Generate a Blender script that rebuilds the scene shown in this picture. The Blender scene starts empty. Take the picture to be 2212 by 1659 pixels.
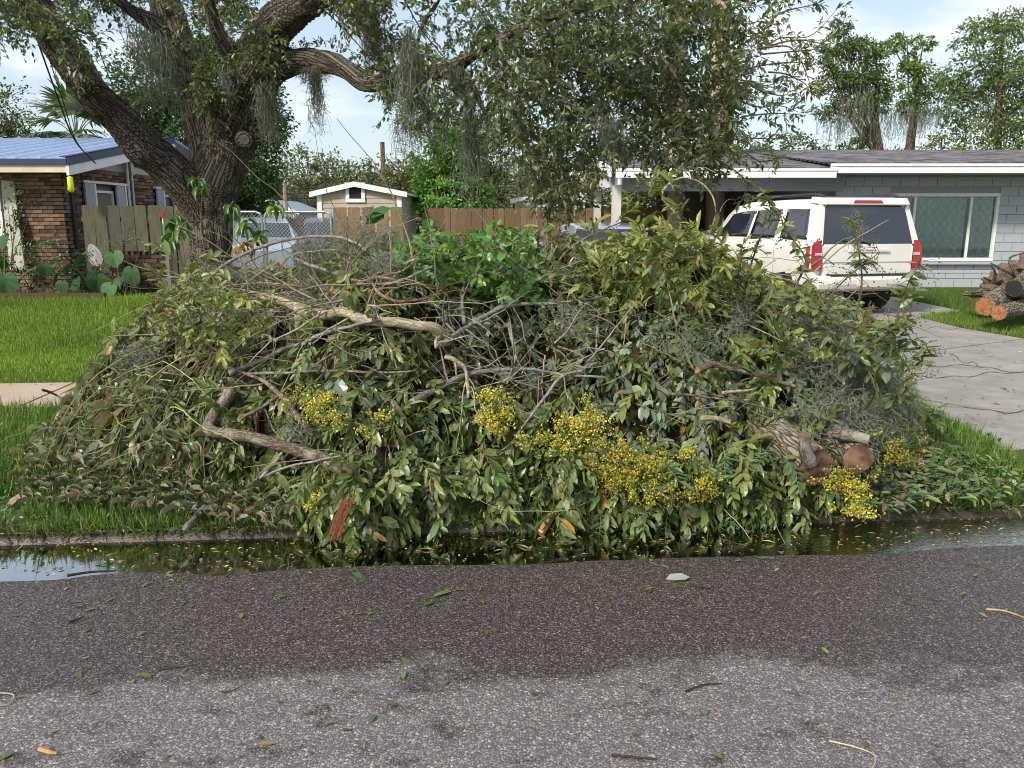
import bpy, math, random
import numpy as np
from mathutils import Vector, Matrix
rad = math.radians
rng = np.random.default_rng(11)
random.seed(5)
SC = bpy.context.scene
COL = SC.collection

# ---------------------------------------------------------------- camera, sky, sun, exposure
CAM_H, PITCH, FPX, CX, CY = 1.7, rad(11.7), 1725.0, 1106.0, 829.5
cd = bpy.data.cameras.new("camera"); cam = bpy.data.objects.new("camera", cd); COL.objects.link(cam)
cam.location = (0, 0, CAM_H); cam.rotation_euler = (rad(90) - PITCH, 0, 0)
cd.sensor_width = 36; cd.lens = 36 * FPX / 2212; cd.clip_start = 0.05; cd.clip_end = 2000
SC.camera = cam
SUN_EL, SUN_AZ = rad(40), rad(222)         # azimuth clockwise from +Y : behind the camera, to the left
w = bpy.data.worlds.new("World"); SC.world = w; w.use_nodes = True
nt = w.node_tree; nt.nodes.clear()
def wn(t, **k):
    n = nt.nodes.new(t)
    for a, b in k.items(): setattr(n, a, b)
    return n
sky = wn('ShaderNodeTexSky', sky_type='NISHITA', sun_disc=False, sun_elevation=SUN_EL, sun_rotation=SUN_AZ)
sky.air_density = 1.0; sky.dust_density = 1.6; sky.ozone_density = 1.0
tc = wn('ShaderNodeTexCoord'); mp = wn('ShaderNodeMapping'); mp.inputs['Scale'].default_value = (1.0, 1.0, 2.6)
mp.inputs['Location'].default_value = (0.35, 0.1, 0.2)
nz = wn('ShaderNodeTexNoise'); nz.inputs['Scale'].default_value = 2.6; nz.inputs['Detail'].default_value = 7; nz.inputs['Roughness'].default_value = .55
cr = wn('ShaderNodeValToRGB'); cr.color_ramp.elements[0].position = .52; cr.color_ramp.elements[1].position = .74
mx = wn('ShaderNodeMixRGB'); mx.inputs['Color2'].default_value = (9.2, 8.5, 8.0, 1)
pale = wn('ShaderNodeMixRGB'); pale.inputs['Fac'].default_value = .42; pale.inputs['Color2'].default_value = (6.4, 7.3, 7.9, 1)
bg = wn('ShaderNodeBackground'); bg.inputs['Strength'].default_value = .105
out = wn('ShaderNodeOutputWorld'); L = nt.links.new
L(tc.outputs['Generated'], mp.inputs['Vector']); L(mp.outputs[0], nz.inputs['Vector']); L(nz.outputs['Fac'], cr.inputs['Fac'])
L(sky.outputs[0], pale.inputs['Color1']); L(pale.outputs[0], mx.inputs['Color1'])
L(cr.outputs['Color'], mx.inputs['Fac']); L(mx.outputs[0], bg.inputs['Color']); L(bg.outputs[0], out.inputs['Surface'])
sl = bpy.data.lights.new("sun", 'SUN'); so = bpy.data.objects.new("sun", sl); COL.objects.link(so)
sl.energy = 2.9; sl.angle = rad(9); sl.color = (1, .93, .82)
sd = Vector((math.sin(SUN_AZ) * math.cos(SUN_EL), math.cos(SUN_AZ) * math.cos(SUN_EL), math.sin(SUN_EL)))
so.rotation_euler = sd.to_track_quat('Z', 'Y').to_euler()
SC.view_settings.view_transform = 'Standard'; SC.view_settings.look = 'None'
SC.view_settings.exposure = 0.58; SC.view_settings.gamma = 1
SC.render.engine = 'CYCLES'
SC.cycles.max_bounces = 7; SC.cycles.diffuse_bounces = 3; SC.cycles.glossy_bounces = 3; SC.cycles.transmission_bounces = 4
SC.cycles.transparent_max_bounces = 10; SC.cycles.use_denoising = True; SC.cycles.filter_width = 1.0; SC.cycles.denoising_input_passes = 'RGB_ALBEDO_NORMAL'; SC.cycles.denoising_prefilter = 'ACCURATE'; SC.cycles.sample_clamp_indirect = 6

# ---------------------------------------------------------------- surveying: photo pixel (2212 wide) -> place
cp, sp = math.cos(PITCH), math.sin(PITCH)
def ray(px, py):
    a = (px - CX) / FPX; b = -(py - CY) / FPX
    return np.array([a, cp + b * sp, -sp + b * cp])
def at(px, py, Y):
    d = ray(px, py); t = Y / d[1]
    return np.array([d[0] * t, Y, CAM_H + d[2] * t])
def gnd(px, py, z=0.1):
    d = ray(px, py); t = (z - CAM_H) / d[2]
    return np.array([d[0] * t, d[1] * t, z])
def m_of(pxs, Y): return pxs * Y / FPX
def proj(P):
    P = np.asarray(P, float); q = P - np.array([0, 0, CAM_H])
    f = q[..., 1] * cp - q[..., 2] * sp; u = q[..., 1] * sp + q[..., 2] * cp
    return CX + FPX * q[..., 0] / f, CY - FPX * u / f
def sstep(a, b, x):
    t = np.clip((x - a) / (b - a), 0, 1); return t * t * (3 - 2 * t)
def gz(X, Y):
    v = (X - E0[0]) * SV[0] + (Y - E0[1]) * SV[1]
    return 0.03 + .07 * sstep(.45, 1.3, v) + sstep(7.5, 16, Y) * (0.2 - 0.15 * sstep(-2, 2, X))

# smooth value noise for shaping (numpy)
_P = np.random.default_rng(3).random((64, 64, 64))
def vnoise(p, s=1.0):
    p = np.asarray(p, float) * s + 100; i = np.floor(p).astype(int); f = p - i; f = f * f * (3 - 2 * f); i = i % 63
    x, y, z = i[..., 0], i[..., 1], i[..., 2]; a, b, c = f[..., 0], f[..., 1], f[..., 2]
    g = lambda dx, dy, dz: _P[x + dx, y + dy, z + dz]
    return ((g(0,0,0)*(1-a)+g(1,0,0)*a)*(1-b)+(g(0,1,0)*(1-a)+g(1,1,0)*a)*b)*(1-c) + ((g(0,0,1)*(1-a)+g(1,0,1)*a)*(1-b)+(g(0,1,1)*(1-a)+g(1,1,1)*a)*b)*c
def nrm(v): return v / np.maximum(np.linalg.norm(v, axis=-1, keepdims=True), 1e-9)

# ---------------------------------------------------------------- mesh helpers
def mesh_raw(name, V, F, tint=None, vec=None, smooth=False, mat=None):
    """V (n,3); F = list of int arrays (m,k)"""
    me = bpy.data.meshes.new(name)
    V = np.asarray(V, np.float32); Fs = [np.asarray(f, np.int32) for f in F if len(f)]
    me.vertices.add(len(V)); me.vertices.foreach_set('co', V.ravel())
    nl = sum(f.size for f in Fs); npoly = sum(len(f) for f in Fs)
    me.loops.add(nl); me.loops.foreach_set('vertex_index', np.concatenate([f.ravel() for f in Fs]))
    me.polygons.add(npoly)
    tot = np.concatenate([np.full(len(f), f.shape[1], np.int32) for f in Fs])
    st = np.zeros(npoly, np.int32); st[1:] = np.cumsum(tot)[:-1]
    me.polygons.foreach_set('loop_start', st)
    me.update(calc_edges=True)
    me.polygons.foreach_set('use_smooth', np.full(npoly, bool(smooth)))
    if tint is not None:
        a = me.attributes.new('tint', 'FLOAT_COLOR', 'POINT'); c = np.ones((len(V), 4), np.float32); c[:, :3] = tint
        a.data.foreach_set('color', c.ravel())
    if vec is not None:
        a = me.attributes.new('grain', 'FLOAT_VECTOR', 'POINT'); a.data.foreach_set('vector', np.asarray(vec, np.float32).ravel())
    if mat: me.materials.append(mat)
    me.validate()
    return me
def link(name, me, parent=None, kind=None, label=None, cat=None, group=None, loc=None):
    o = bpy.data.objects.new(name, me); COL.objects.link(o)
    if parent is not None: o.parent = parent
    if loc is not None: o.location = loc
    if kind: o['kind'] = kind
    if label: o['label'] = label
    if cat: o['category'] = cat
    if group: o['group'] = group
    return o
def thing(name, label, cat, loc=(0, 0, 0), rz=0, group=None):
    o = link(name, None, label=label, cat=cat, group=group); o.location = loc; o.rotation_euler = (0, 0, rz)
    o.empty_display_size = .1
    return o
class MB:
    def __init__(s): s.V = []; s.F = {}; s.n = 0; s.T = []; s.G = []
    def add(s, V, F, tint=None, grain=None):
        V = np.asarray(V, float)
        for f in (F if isinstance(F, list) else [F]):
            f = np.asarray(f)
            if f.size: s.F.setdefault(f.shape[1], []).append(f + s.n)
        s.V.append(V); s.n += len(V)
        t = np.ones((len(V), 3)) * (np.asarray(tint) if tint is not None else 1.0); s.T.append(t)
        s.G.append(grain if grain is not None else V)
        return s
    def box(s, c, d, rz=0, tint=None, taper=1.0, rx=0, bev=0.0):
        x, y, z = np.array(d) / 2.0
        V = np.array([[-x,-y,-z],[x,-y,-z],[x,y,-z],[-x,y,-z],[-x*taper,-y*taper,z],[x*taper,-y*taper,z],[x*taper,y*taper,z],[-x*taper,y*taper,z]])
        F = np.array([[0,3,2,1],[4,5,6,7],[0,1,5,4],[1,2,6,5],[2,3,7,6],[3,0,4,7]])
        if rx: c_, s_ = math.cos(rx), math.sin(rx); V = V @ np.array([[1,0,0],[0,c_,s_],[0,-s_,c_]])
        if rz: c_, s_ = math.cos(rz), math.sin(rz); V = V @ np.array([[c_,s_,0],[-s_,c_,0],[0,0,1]])
        return s.add(V + np.array(c), F, tint)
    def quad(s, pts, tint=None): return s.add(np.array(pts), np.array([list(range(len(pts)))]), tint)
    def prism(s, pts, ext, tint=None):
        """polygon (k,3) swept by vector ext"""
        p = np.array(pts, float); k = len(p); V = np.vstack([p, p + np.array(ext)])
        side = np.array([[i, (i+1) % k, k + (i+1) % k, k + i] for i in range(k)])
        return s.add(V, [side, np.array([list(range(k))[::-1]]), np.array([list(range(k, 2*k))])], tint)
    def tube(s, pts, r, sides=8, tint=None, caps=True, gs=.25):
        P = np.asarray(pts, float); n = len(P); r = np.ones(n) * np.asarray(r)
        V, F, G = tube_arrays(P[None], r[None], sides, gs)
        Fl = [F]
        if caps: Fl.append(np.array([list(range(sides))[::-1]])); Fl.append(np.array([list(range((n-1)*sides, n*sides))]))
        return s.add(V, Fl, tint, G)
    def build(s, name, mat, parent=None, smooth=False, **k):
        me = mesh_raw(name, np.vstack(s.V), [np.vstack(f) for f in s.F.values()], np.vstack(s.T), np.vstack(s.G), smooth, mat)
        return link(name, me, parent, **k)
def tube_arrays(P, R, sides=4, gs=.25):
    """P (N,S,3) polylines, R (N,S) radii -> V,F(quads),grain"""
    N, S, _ = P.shape
    T = np.zeros_like(P); T[:, 1:-1] = P[:, 2:] - P[:, :-2]; T[:, 0] = P[:, 1] - P[:, 0]; T[:, -1] = P[:, -1] - P[:, -2]; T = nrm(T)
    ref = np.where(np.abs(T[:, :1, 2:3]) > .9, np.array([1., 0, 0]), np.array([0, 0, 1.]))
    A = nrm(np.cross(T, ref)); 
    # fall back per point when tangent is near ref
    bad = np.linalg.norm(np.cross(T, np.broadcast_to(ref, T.shape)), axis=-1) < .15
    if bad.any(): A[bad] = nrm(np.cross(T[bad], np.array([.3, 1., .1])))
    B = np.cross(T, A)
    th = np.arange(sides) / sides * 2 * np.pi
    ca, sa = np.cos(th), np.sin(th)
    ring = A[:, :, None] * ca[None, None, :, None] + B[:, :, None] * sa[None, None, :, None]
    V = P[:, :, None] + ring * R[:, :, None, None]
    ln = np.concatenate([np.zeros((N, 1)), np.cumsum(np.linalg.norm(np.diff(P, axis=1), axis=2), 1)], 1)
    G = np.zeros_like(V); G[..., 0] = R[:, :, None] * ca; G[..., 1] = R[:, :, None] * sa; G[..., 2] = ln[:, :, None] * gs
    G[..., 2] += rng.random((N, 1, 1)) * 50
    base = (np.arange(N) * S * sides)[:, None, None] + (np.arange(S - 1) * sides)[None, :, None]
    j = np.arange(sides)[None, None]; jn = (j + 1) % sides
    F = np.stack([base + j, base + jn, base + sides + jn, base + sides + j], -1).reshape(-1, 4)
    return V.reshape(-1, 3), F, G.reshape(-1, 3)
def smooth_line(pts, n=24):
    """Catmull-Rom through points (k,d)"""
    P = np.asarray(pts, float); k = len(P)
    if k < 3: t = np.linspace(0, 1, n)[:, None]; return P[0] * (1 - t) + P[-1] * t
    Q = np.vstack([2*P[0]-P[1], P, 2*P[-1]-P[-2]]); u = np.linspace(0, k - 1 - 1e-6, n); i = u.astype(int); t = (u - i)[:, None]
    a, b, c, d = Q[i], Q[i+1], Q[i+2], Q[i+3]
    return .5 * (2*b + (c-a)*t + (2*a-5*b+4*c-d)*t*t + (3*b-a-3*c+d)*t**3)
def scatter(tV, tF, P, T, tint, jitter=None):
    n, k = len(P), len(tV)
    V = P[:, None] + np.einsum('nij,kj->nki', T, tV)
    F = [(f[None] + (np.arange(n) * k)[:, None, None]).reshape(-1, f.shape[1]) for f in tF]
    return V.reshape(-1, 3), F, np.repeat(tint, k, 0)
def frames(Ld, Nn, ln, wd):
    Ld = nrm(Ld); Nn = nrm(Nn - (Nn * Ld).sum(-1, keepdims=True) * Ld); S = np.cross(Nn, Ld)
    return np.stack([Ld * ln[:, None], S * wd[:, None], Nn * ln[:, None]], -1)
# leaf templates: +X length, Y width (full width 1), Z normal
LEAF8 = (np.array([[0,0,0],[.27,.42,.06],[.74,.43,.0],[1,0,-.12],[.27,-.42,.06],[.74,-.43,.0],[.33,0,0],[.70,0,-.03]]),
         [np.array([[0,6,1],[7,3,2],[0,4,6],[7,5,3]]), np.array([[6,7,2,1],[6,4,5,7]])])
LEAF4 = (np.array([[0,0,0],[.5,.5,.08],[1,0,-.05],[.5,-.5,.08],[.5,0,0]]), [np.array([[0,4,1],[4,2,1],[0,3,4],[3,2,4]])])
LEAF2 = (np.array([[0,0,0],[.55,.5,.1],[1,0,0],[.45,-.5,.1]]), [np.array([[0,3,2],[0,2,1]])])
CURL = (np.array([[0,0,0],[.3,.3,.22],[.62,.34,.12],[.9,.05,-.3],[.3,-.28,.2],[.6,-.3,.16],[.32,0,0],[.66,0,-.1]]), LEAF8[1])
BLADE = (np.array([[0,-.5,0],[0,.5,0],[.55,.38,.12],[.55,-.38,.12],[1,0,.38]]), [np.array([[0,1,2,3]]), np.array([[3,2,4]])])
def grow(P0, D0, S, step, grav=.12, wob=.1):
    P0 = np.asarray(P0, float); d = nrm(np.asarray(D0, float)); N = len(P0); p = P0.copy(); pts = [p.copy()]; ds = [d.copy()]
    step = np.ones(N) * step; grav = np.ones(N) * grav
    for i in range(S):
        d = nrm(d + rng.normal(0, wob, (N, 3)) + grav[:, None] * np.array([0, 0, -1.]))
        p = p + d * step[:, None]; pts.append(p.copy()); ds.append(d.copy())
    return np.stack(pts, 1), np.stack(ds, 1)
def leafset(pts, ds, s0=1, pairs=True, ang=50, ln=.08, ratio=.36, droop=.25, phi=.5, lj=.25, facing=None):
    """leaves along grown stems -> P,L,N,len,width,stem index"""
    N, S, _ = pts.shape; out = []
    up = np.array([0, 0, 1.])
    base_up = nrm(up + rng.normal(0, .35, (N, 3)) + (facing * .8 if facing is not None else 0))
    for s in range(s0, S):
        for side in ((1, -1) if pairs else ((1,) if s % 2 else (-1,))):
            d = ds[:, s]; sv = nrm(np.cross(d, base_up))
            ph = rng.normal(0, phi, N)[:, None]; nn = np.cross(sv, d)
            sv2 = sv * np.cos(ph) * side + nn * np.sin(ph)
            a = np.radians(ang + rng.normal(0, 10, N))[:, None] * (1 if s < S - 1 else .5)
            Ld = nrm(d * np.cos(a) + sv2 * np.sin(a) + rng.normal(0, .12, (N, 3)) - droop * up)
            Nn = base_up + rng.normal(0, .3, (N, 3)) - sv2 * .1
            l = ln * np.exp(rng.normal(0, lj, N)) * (.75 + .25 * math.sin(math.pi * min(1, s / (S - 1) + .1)))
            out.append((pts[:, s], Ld, Nn, l, l * ratio * rng.uniform(.85, 1.15, N), np.arange(N)))
    return [np.concatenate(x) for x in zip(*out)]
def tints(cols, n, v=.18):
    c = np.asarray(cols, float); pick = c[rng.integers(0, len(c), n)]
    return np.clip(pick * np.exp(rng.normal(0, v, (n, 1))) * np.exp(rng.normal(0, .06, (n, 3))), 0, 1)

# ---------------------------------------------------------------- materials
def newmat(name):
    m = bpy.data.materials.new(name); m.use_nodes = True; t = m.node_tree; b = t.nodes['Principled BSDF']
    return m, t, b
def N_(t, typ, **k):
    n = t.nodes.new(typ)
    for a, v in k.items():
        if a.startswith('i_'): n.inputs[a[2:].replace('_', ' ')].default_value = v
        else: setattr(n, a, v)
    return n
def ramp(t, fac, stops):
    r = N_(t, 'ShaderNodeValToRGB'); e = r.color_ramp.elements
    while len(e) < len(stops): e.new(.5)
    for k, (p, c) in enumerate(stops): e[k].position = p; e[k].color = (*c, 1) if len(c) == 3 else c
    t.links.new(fac, r.inputs['Fac']); return r.outputs['Color']
def g3(v): return (v, v, v)
def mixc(t, a, b, fac, mode='MIX'):
    m = N_(t, 'ShaderNodeMixRGB', blend_type=mode)
    for s, x in (('Color1', a), ('Color2', b), ('Fac', fac)):
        if isinstance(x, (int, float)): m.inputs[s].default_value = x
        elif isinstance(x, tuple): m.inputs[s].default_value = (*x, 1)
        else: t.links.new(x, m.inputs[s])
    return m.outputs[0]
def coord(t, scale=(1, 1, 1), what='Object', attr=None):
    if attr: s = N_(t, 'ShaderNodeAttribute', attribute_name=attr).outputs['Vector']
    else: s = N_(t, 'ShaderNodeTexCoord').outputs[what]
    m = N_(t, 'ShaderNodeMapping'); m.inputs['Scale'].default_value = scale; t.links.new(s, m.inputs['Vector']); return m.outputs[0]
def noise(t, vec, scale, detail=4, rough=.55, dist=0):
    n = N_(t, 'ShaderNodeTexNoise'); n.inputs['Scale'].default_value = scale; n.inputs['Detail'].default_value = detail
    n.inputs['Roughness'].default_value = rough; n.inputs['Distortion'].default_value = dist; t.links.new(vec, n.inputs['Vector']); return n.outputs['Fac']
def bump(t, b, h, strength=.5, dist=.01, prev=None):
    n = N_(t, 'ShaderNodeBump'); n.inputs['Strength'].default_value = strength; n.inputs['Distance'].default_value = dist
    t.links.new(h, n.inputs['Height'])
    if prev: t.links.new(prev, n.inputs['Normal'])
    t.links.new(n.outputs[0], b.inputs['Normal']); return n.outputs[0]
def leafmat(name, rough=.42, trans=.28, spec=.5):
    m, t, b = newmat(name)
    a = N_(t, 'ShaderNodeAttribute', attribute_name='tint'); oi = N_(t, 'ShaderNodeObjectInfo')
    br = ramp(t, oi.outputs['Random'], [(0, g3(.8)), (1, g3(1.2))])
    n = noise(t, coord(t, what='Object'), 60, 3)
    c = mixc(t, a.outputs['Color'], br, 1.0, 'MULTIPLY'); c = mixc(t, c, ramp(t, n, [(.3, g3(.75)), (.7, g3(1.2))]), 1.0, 'MULTIPLY')
    t.links.new(c, b.inputs['Base Color']); b.inputs['Roughness'].default_value = rough; b.inputs['Specular IOR Level'].default_value = spec
    tr = N_(t, 'ShaderNodeBsdfTranslucent'); c2 = mixc(t, c, (1.25, 1.35, .6), 1.0, 'MULTIPLY'); t.links.new(c2, tr.inputs['Color'])
    ms = N_(t, 'ShaderNodeMixShader'); ms.inputs[0].default_value = trans
    t.links.new(b.outputs[0], ms.inputs[1]); t.links.new(tr.outputs[0], ms.inputs[2]); t.links.new(ms.outputs[0], t.nodes['Material Output'].inputs['Surface'])
    return m
def paint(name, col, rough=.5, spec=.5, nscale=0, namt=.2, bmp=0, metal=0, tint=False, stretch=(1,1,1), coat=0):
    m, t, b = newmat(name); c = None
    v = coord(t, stretch)
    if nscale:
        f = noise(t, v, nscale, 6, .6); c = mixc(t, col, ramp(t, f, [(.25, g3(1 - namt)), (.75, g3(1 + namt))]), 1.0, 'MULTIPLY')
        if bmp: bump(t, b, f, bmp, .01)
    if tint:
        a = N_(t, 'ShaderNodeAttribute', attribute_name='tint').outputs['Color']; c = mixc(t, c if c else col, a, 1.0, 'MULTIPLY')
    if c: t.links.new(c, b.inputs['Base Color'])
    else: b.inputs['Base Color'].default_value = (*col, 1)
    b.inputs['Roughness'].default_value = rough; b.inputs['Specular IOR Level'].default_value = spec; b.inputs['Metallic'].default_value = metal
    b.inputs['Coat Weight'].default_value = coat
    return m
def barkmat(name, dark, light, scale=22, strength=1.0, dist=.03, lichen=None):
    m, t, b = newmat(name); v = coord(t, (1, 1, 1), attr='grain')
    vo = N_(t, 'ShaderNodeTexVoronoi', feature='DISTANCE_TO_EDGE'); vo.inputs['Scale'].default_value = scale
    nn = N_(t, 'ShaderNodeTexNoise'); nn.inputs['Scale'].default_value = scale * .7; nn.inputs['Detail'].default_value = 3; t.links.new(v, nn.inputs['Vector'])
    vv = N_(t, 'ShaderNodeVectorMath', operation='MULTIPLY_ADD'); t.links.new(nn.outputs['Color'], vv.inputs[0]); vv.inputs[1].default_value = (.05, .05, .05); t.links.new(v, vv.inputs[2])
    t.links.new(vv.outputs[0], vo.inputs['Vector'])
    f = noise(t, v, scale * 3, 6, .65)
    h = mixc(t, ramp(t, vo.outputs['Distance'], [(0, g3(0)), (.16, g3(.75)), (.5, g3(1))]), f, .3)
    big = noise(t, coord(t), 1.6, 4)
    c = ramp(t, h, [(.12, dark), (.42, tuple((a+b_)/2.6 for a, b_ in zip(dark, light))), (.8, light)])
    c = mixc(t, c, ramp(t, big, [(.3, (.6,.55,.5)), (.7, (1.2,1.2,1.2))]), 1.0, 'MULTIPLY')
    if lichen: c = mixc(t, c, lichen, ramp(t, noise(t, coord(t), 5, 5, .7), [(.52, g3(0)), (.62, g3(.6))]))
    t.links.new(c, b.inputs['Base Color']); b.inputs['Roughness'].default_value = .9; b.inputs['Specular IOR Level'].default_value = .2
    bump(t, b, h, strength, dist); return m
M = {}
M['leaf'] = leafmat('leaf_surface', .36, .30, .6); M['oakleaf'] = leafmat('oak_leaf_surface', .38, .38, .6); M['leaf_dull'] = leafmat('leaf_wilted', .6, .15, .3); M['leaf_far'] = leafmat('leaf_far', .6, .3, .3)
M['grass'] = leafmat('grass_blade', .5, .35, .3)
M['oakbark'] = barkmat('oak_bark', (.016, .013, .010), (.20, .172, .14), 30, 1.0, .03)
M['bark'] = barkmat('branch_bark', (.06, .045, .032), (.26, .21, .16), 60, .6, .008, lichen=(.38, .38, .33))
M['palebark'] = barkmat('pale_bark', (.22, .18, .11), (.50, .45, .33), 60, .3, .004)
M['greybark'] = barkmat('grey_bark', (.13, .12, .11), (.34, .33, .31), 70, .4, .005)
M['redbark'] = barkmat('red_bark', (.12, .065, .04), (.32, .20, .135), 60, .4, .005)
M['logbark'] = barkmat('log_bark', (.06, .045, .032), (.34, .28, .22), 38, 1.0, .02, lichen=(.36, .36, .32))
M['farbark'] = barkmat('far_bark', (.07, .045, .03), (.26, .18, .13), 12, .8, .03)
M['twig'] = paint('twig_wood', (1, 1, 1), .85, .2, 40, .35, 0, tint=True)
M['moss'] = paint('spanish_moss', (.17, .185, .135), .95, .1, 30, .3, 0)
M['splint'] = paint('split_wood', (.17, .06, .028), .7, .3, 18, .7, .8, stretch=(6, 6, .6))
M['cutwood'] = None
def cutwood():
    m, t, b = newmat('sawn_wood'); v = coord(t, what='Object')
    wv = N_(t, 'ShaderNodeTexWave', wave_type='RINGS', rings_direction='Z'); wv.inputs['Scale'].default_value = 26; wv.inputs['Distortion'].default_value = 2.5; wv.inputs['Detail'].default_value = 3
    t.links.new(v, wv.inputs['Vector']); f = noise(t, v, 9, 5)
    c = mixc(t, ramp(t, wv.outputs['Fac'], [(0, (.10, .05, .03)), (1, (.26, .15, .09))]), ramp(t, f, [(.3, g3(.6)), (.7, g3(1.1))]), 1.0, 'MULTIPLY')
    t.links.new(c, b.inputs['Base Color']); b.inputs['Roughness'].default_value = .75; return m
M['cutwood'] = cutwood()
M['yellow'] = leafmat('yellow_blossom', .6, .25, .3)
M['white'] = paint('white_paint', (.76, .76, .74), .5, .4, 5, .08)
M['cream'] = paint('cream_paint', (.62, .52, .38), .6, .3, 3, .15)
M['offwhite'] = paint('stucco_cream', (.62, .58, .52), .85, .2, 8, .1, .2)
M['darkglass'] = paint('dark_glass', (.012, .015, .024), .04, 1.0, coat=.3); M['darkglass'].node_tree.nodes['Principled BSDF'].inputs['IOR'].default_value = 1.55
M['metal'] = paint('galvanised', (.45, .46, .46), .4, .5, 8, .15, 0, .7)
M['black'] = paint('black_rubber_and_shade', (.015, .015, .016), .7, .3)
M['wire'] = paint('cable', (.02, .02, .022), .6, .3)

# ---------------------------------------------------------------- ground surfaces
def asphalt():
    m, t, b = newmat('asphalt'); v = coord(t)
    def vor(s, r=1.0, off=0):
        x = N_(t, 'ShaderNodeTexVoronoi'); x.inputs['Scale'].default_value = s; x.inputs['Randomness'].default_value = r; t.links.new(v, x.inputs['Vector']); return x
    a = vor(95); a2 = vor(210)
    sep = N_(t, 'ShaderNodeSeparateColor'); t.links.new(a.outputs['Color'], sep.inputs[0]); sep2 = N_(t, 'ShaderNodeSeparateColor'); t.links.new(a2.outputs['Color'], sep2.inputs[0])
    stone = ramp(t, sep.outputs[0], [(0, (.028, .026, .027)), (.45, (.06, .052, .053)), (.72, (.12, .105, .105)), (.88, (.26, .24, .235)), (1, (.50, .48, .46))])
    fine = ramp(t, sep2.outputs[1], [(0, (.03, .027, .028)), (.6, (.08, .07, .071)), (1, (.33, .31, .30))])
    shp = ramp(t, a.outputs['Distance'], [(.3, g3(1)), (.55, g3(0))])
    c = mixc(t, fine, stone, shp)
    # wet / dry: boundary wanders ; wet near the gutter, dry towards the middle of the road
    geo = N_(t, 'ShaderNodeSeparateXYZ'); t.links.new(v, geo.inputs[0])
    nb = noise(t, coord(t, (1, 1.6, 1)), 1.7, 6, .62); mm = N_(t, 'ShaderNodeMath', operation='MULTIPLY_ADD'); t.links.new(nb, mm.inputs[0]); mm.inputs[1].default_value = 1.1
    t.links.new(geo.outputs[1], mm.inputs[2])
    sub = N_(t, 'ShaderNodeMath', operation='MULTIPLY_ADD'); t.links.new(geo.outputs[0], sub.inputs[0]); sub.inputs[1].default_value = -.03; t.links.new(mm.outputs[0], sub.inputs[2])
    wet = ramp(t, sub.outputs[0], [(0, g3(0)), (1, g3(1))])
    mr = N_(t, 'ShaderNodeMapRange'); t.links.new(sub.outputs[0], mr.inputs[0]); mr.inputs[1].default_value = 3.2; mr.inputs[2].default_value = 3.36
    blot = ramp(t, noise(t, coord(t, (1, 1.4, 1)), 5.5, 5, .65), [(.54, g3(0)), (.66, g3(.85))])
    mxx = N_(t, 'ShaderNodeMath', operation='MAXIMUM'); t.links.new(mr.outputs[0], mxx.inputs[0]); t.links.new(blot, mxx.inputs[1]); W = mxx.outputs[0]
    dry = mixc(t, c, (1.5, 1.44, 1.44), 1.0, 'MULTIPLY'); dry = mixc(t, dry, (.125, .118, .118), .4)
    wetc = mixc(t, c, (.62, .54, .52), 1.0, 'MULTIPLY')
    t.links.new(mixc(t, dry, wetc, W), b.inputs['Base Color'])
    t.links.new(ramp(t, W, [(0, g3(.85)), (1, g3(.42))]), b.inputs['Roughness'])
    h = mixc(t, a.outputs['Distance'], a2.outputs['Distance'], .35); inv = N_(t, 'ShaderNodeInvert'); t.links.new(h, inv.inputs['Color'])
    bump(t, b, inv.outputs[0], .55, .006); return m
def concrete(name, c0, c1, sc=3, rough=.85, grit=120, crack=True, wetline=False):
    m, t, b = newmat(name); v = coord(t)
    f = noise(t, v, sc, 8, .68); g = noise(t, v, grit, 3, .6)
    c = ramp(t, f, [(.3, c0), (.7, c1)])
    c = mixc(t, c, ramp(t, g, [(.35, g3(.65)), (.5, g3(1)), (.72, g3(1.35))]), .8, 'MULTIPLY')
    t.links.new(c, b.inputs['Base Color']); b.inputs['Roughness'].default_value = rough
    bump(t, b, g, .35, .006); return m
M['asphalt'] = asphalt()
M['gutter'] = concrete('gutter_concrete', (.022, .018, .013), (.070, .056, .040), 4, .38, 90)
M['walk'] = concrete('sidewalk_concrete', (.36, .27, .20), (.50, .40, .31), 1.5)
M['drive'] = concrete('driveway_concrete', (.20, .185, .165), (.36, .335, .305), 2.6)
M['soil'] = paint('soil', (.06, .045, .03), .95, .1, 12, .4, .6)
def turf():
    m, t, b = newmat('turf'); v = coord(t)
    f = noise(t, v, 30, 6, .7); g = noise(t, v, .6, 3)
    c = ramp(t, f, [(.3, (.03, .05, .012)), (.6, (.07, .12, .02)), (.8, (.12, .17, .04))])
    c = mixc(t, c, ramp(t, g, [(.35, (.8, .85, .8)), (.65, (1.2, 1.15, 1))]), 1.0, 'MULTIPLY')
    t.links.new(c, b.inputs['Base Color']); b.inputs['Roughness'].default_value = .9; bump(t, b, f, .8, .03); return m
M['turf'] = turf()

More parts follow.
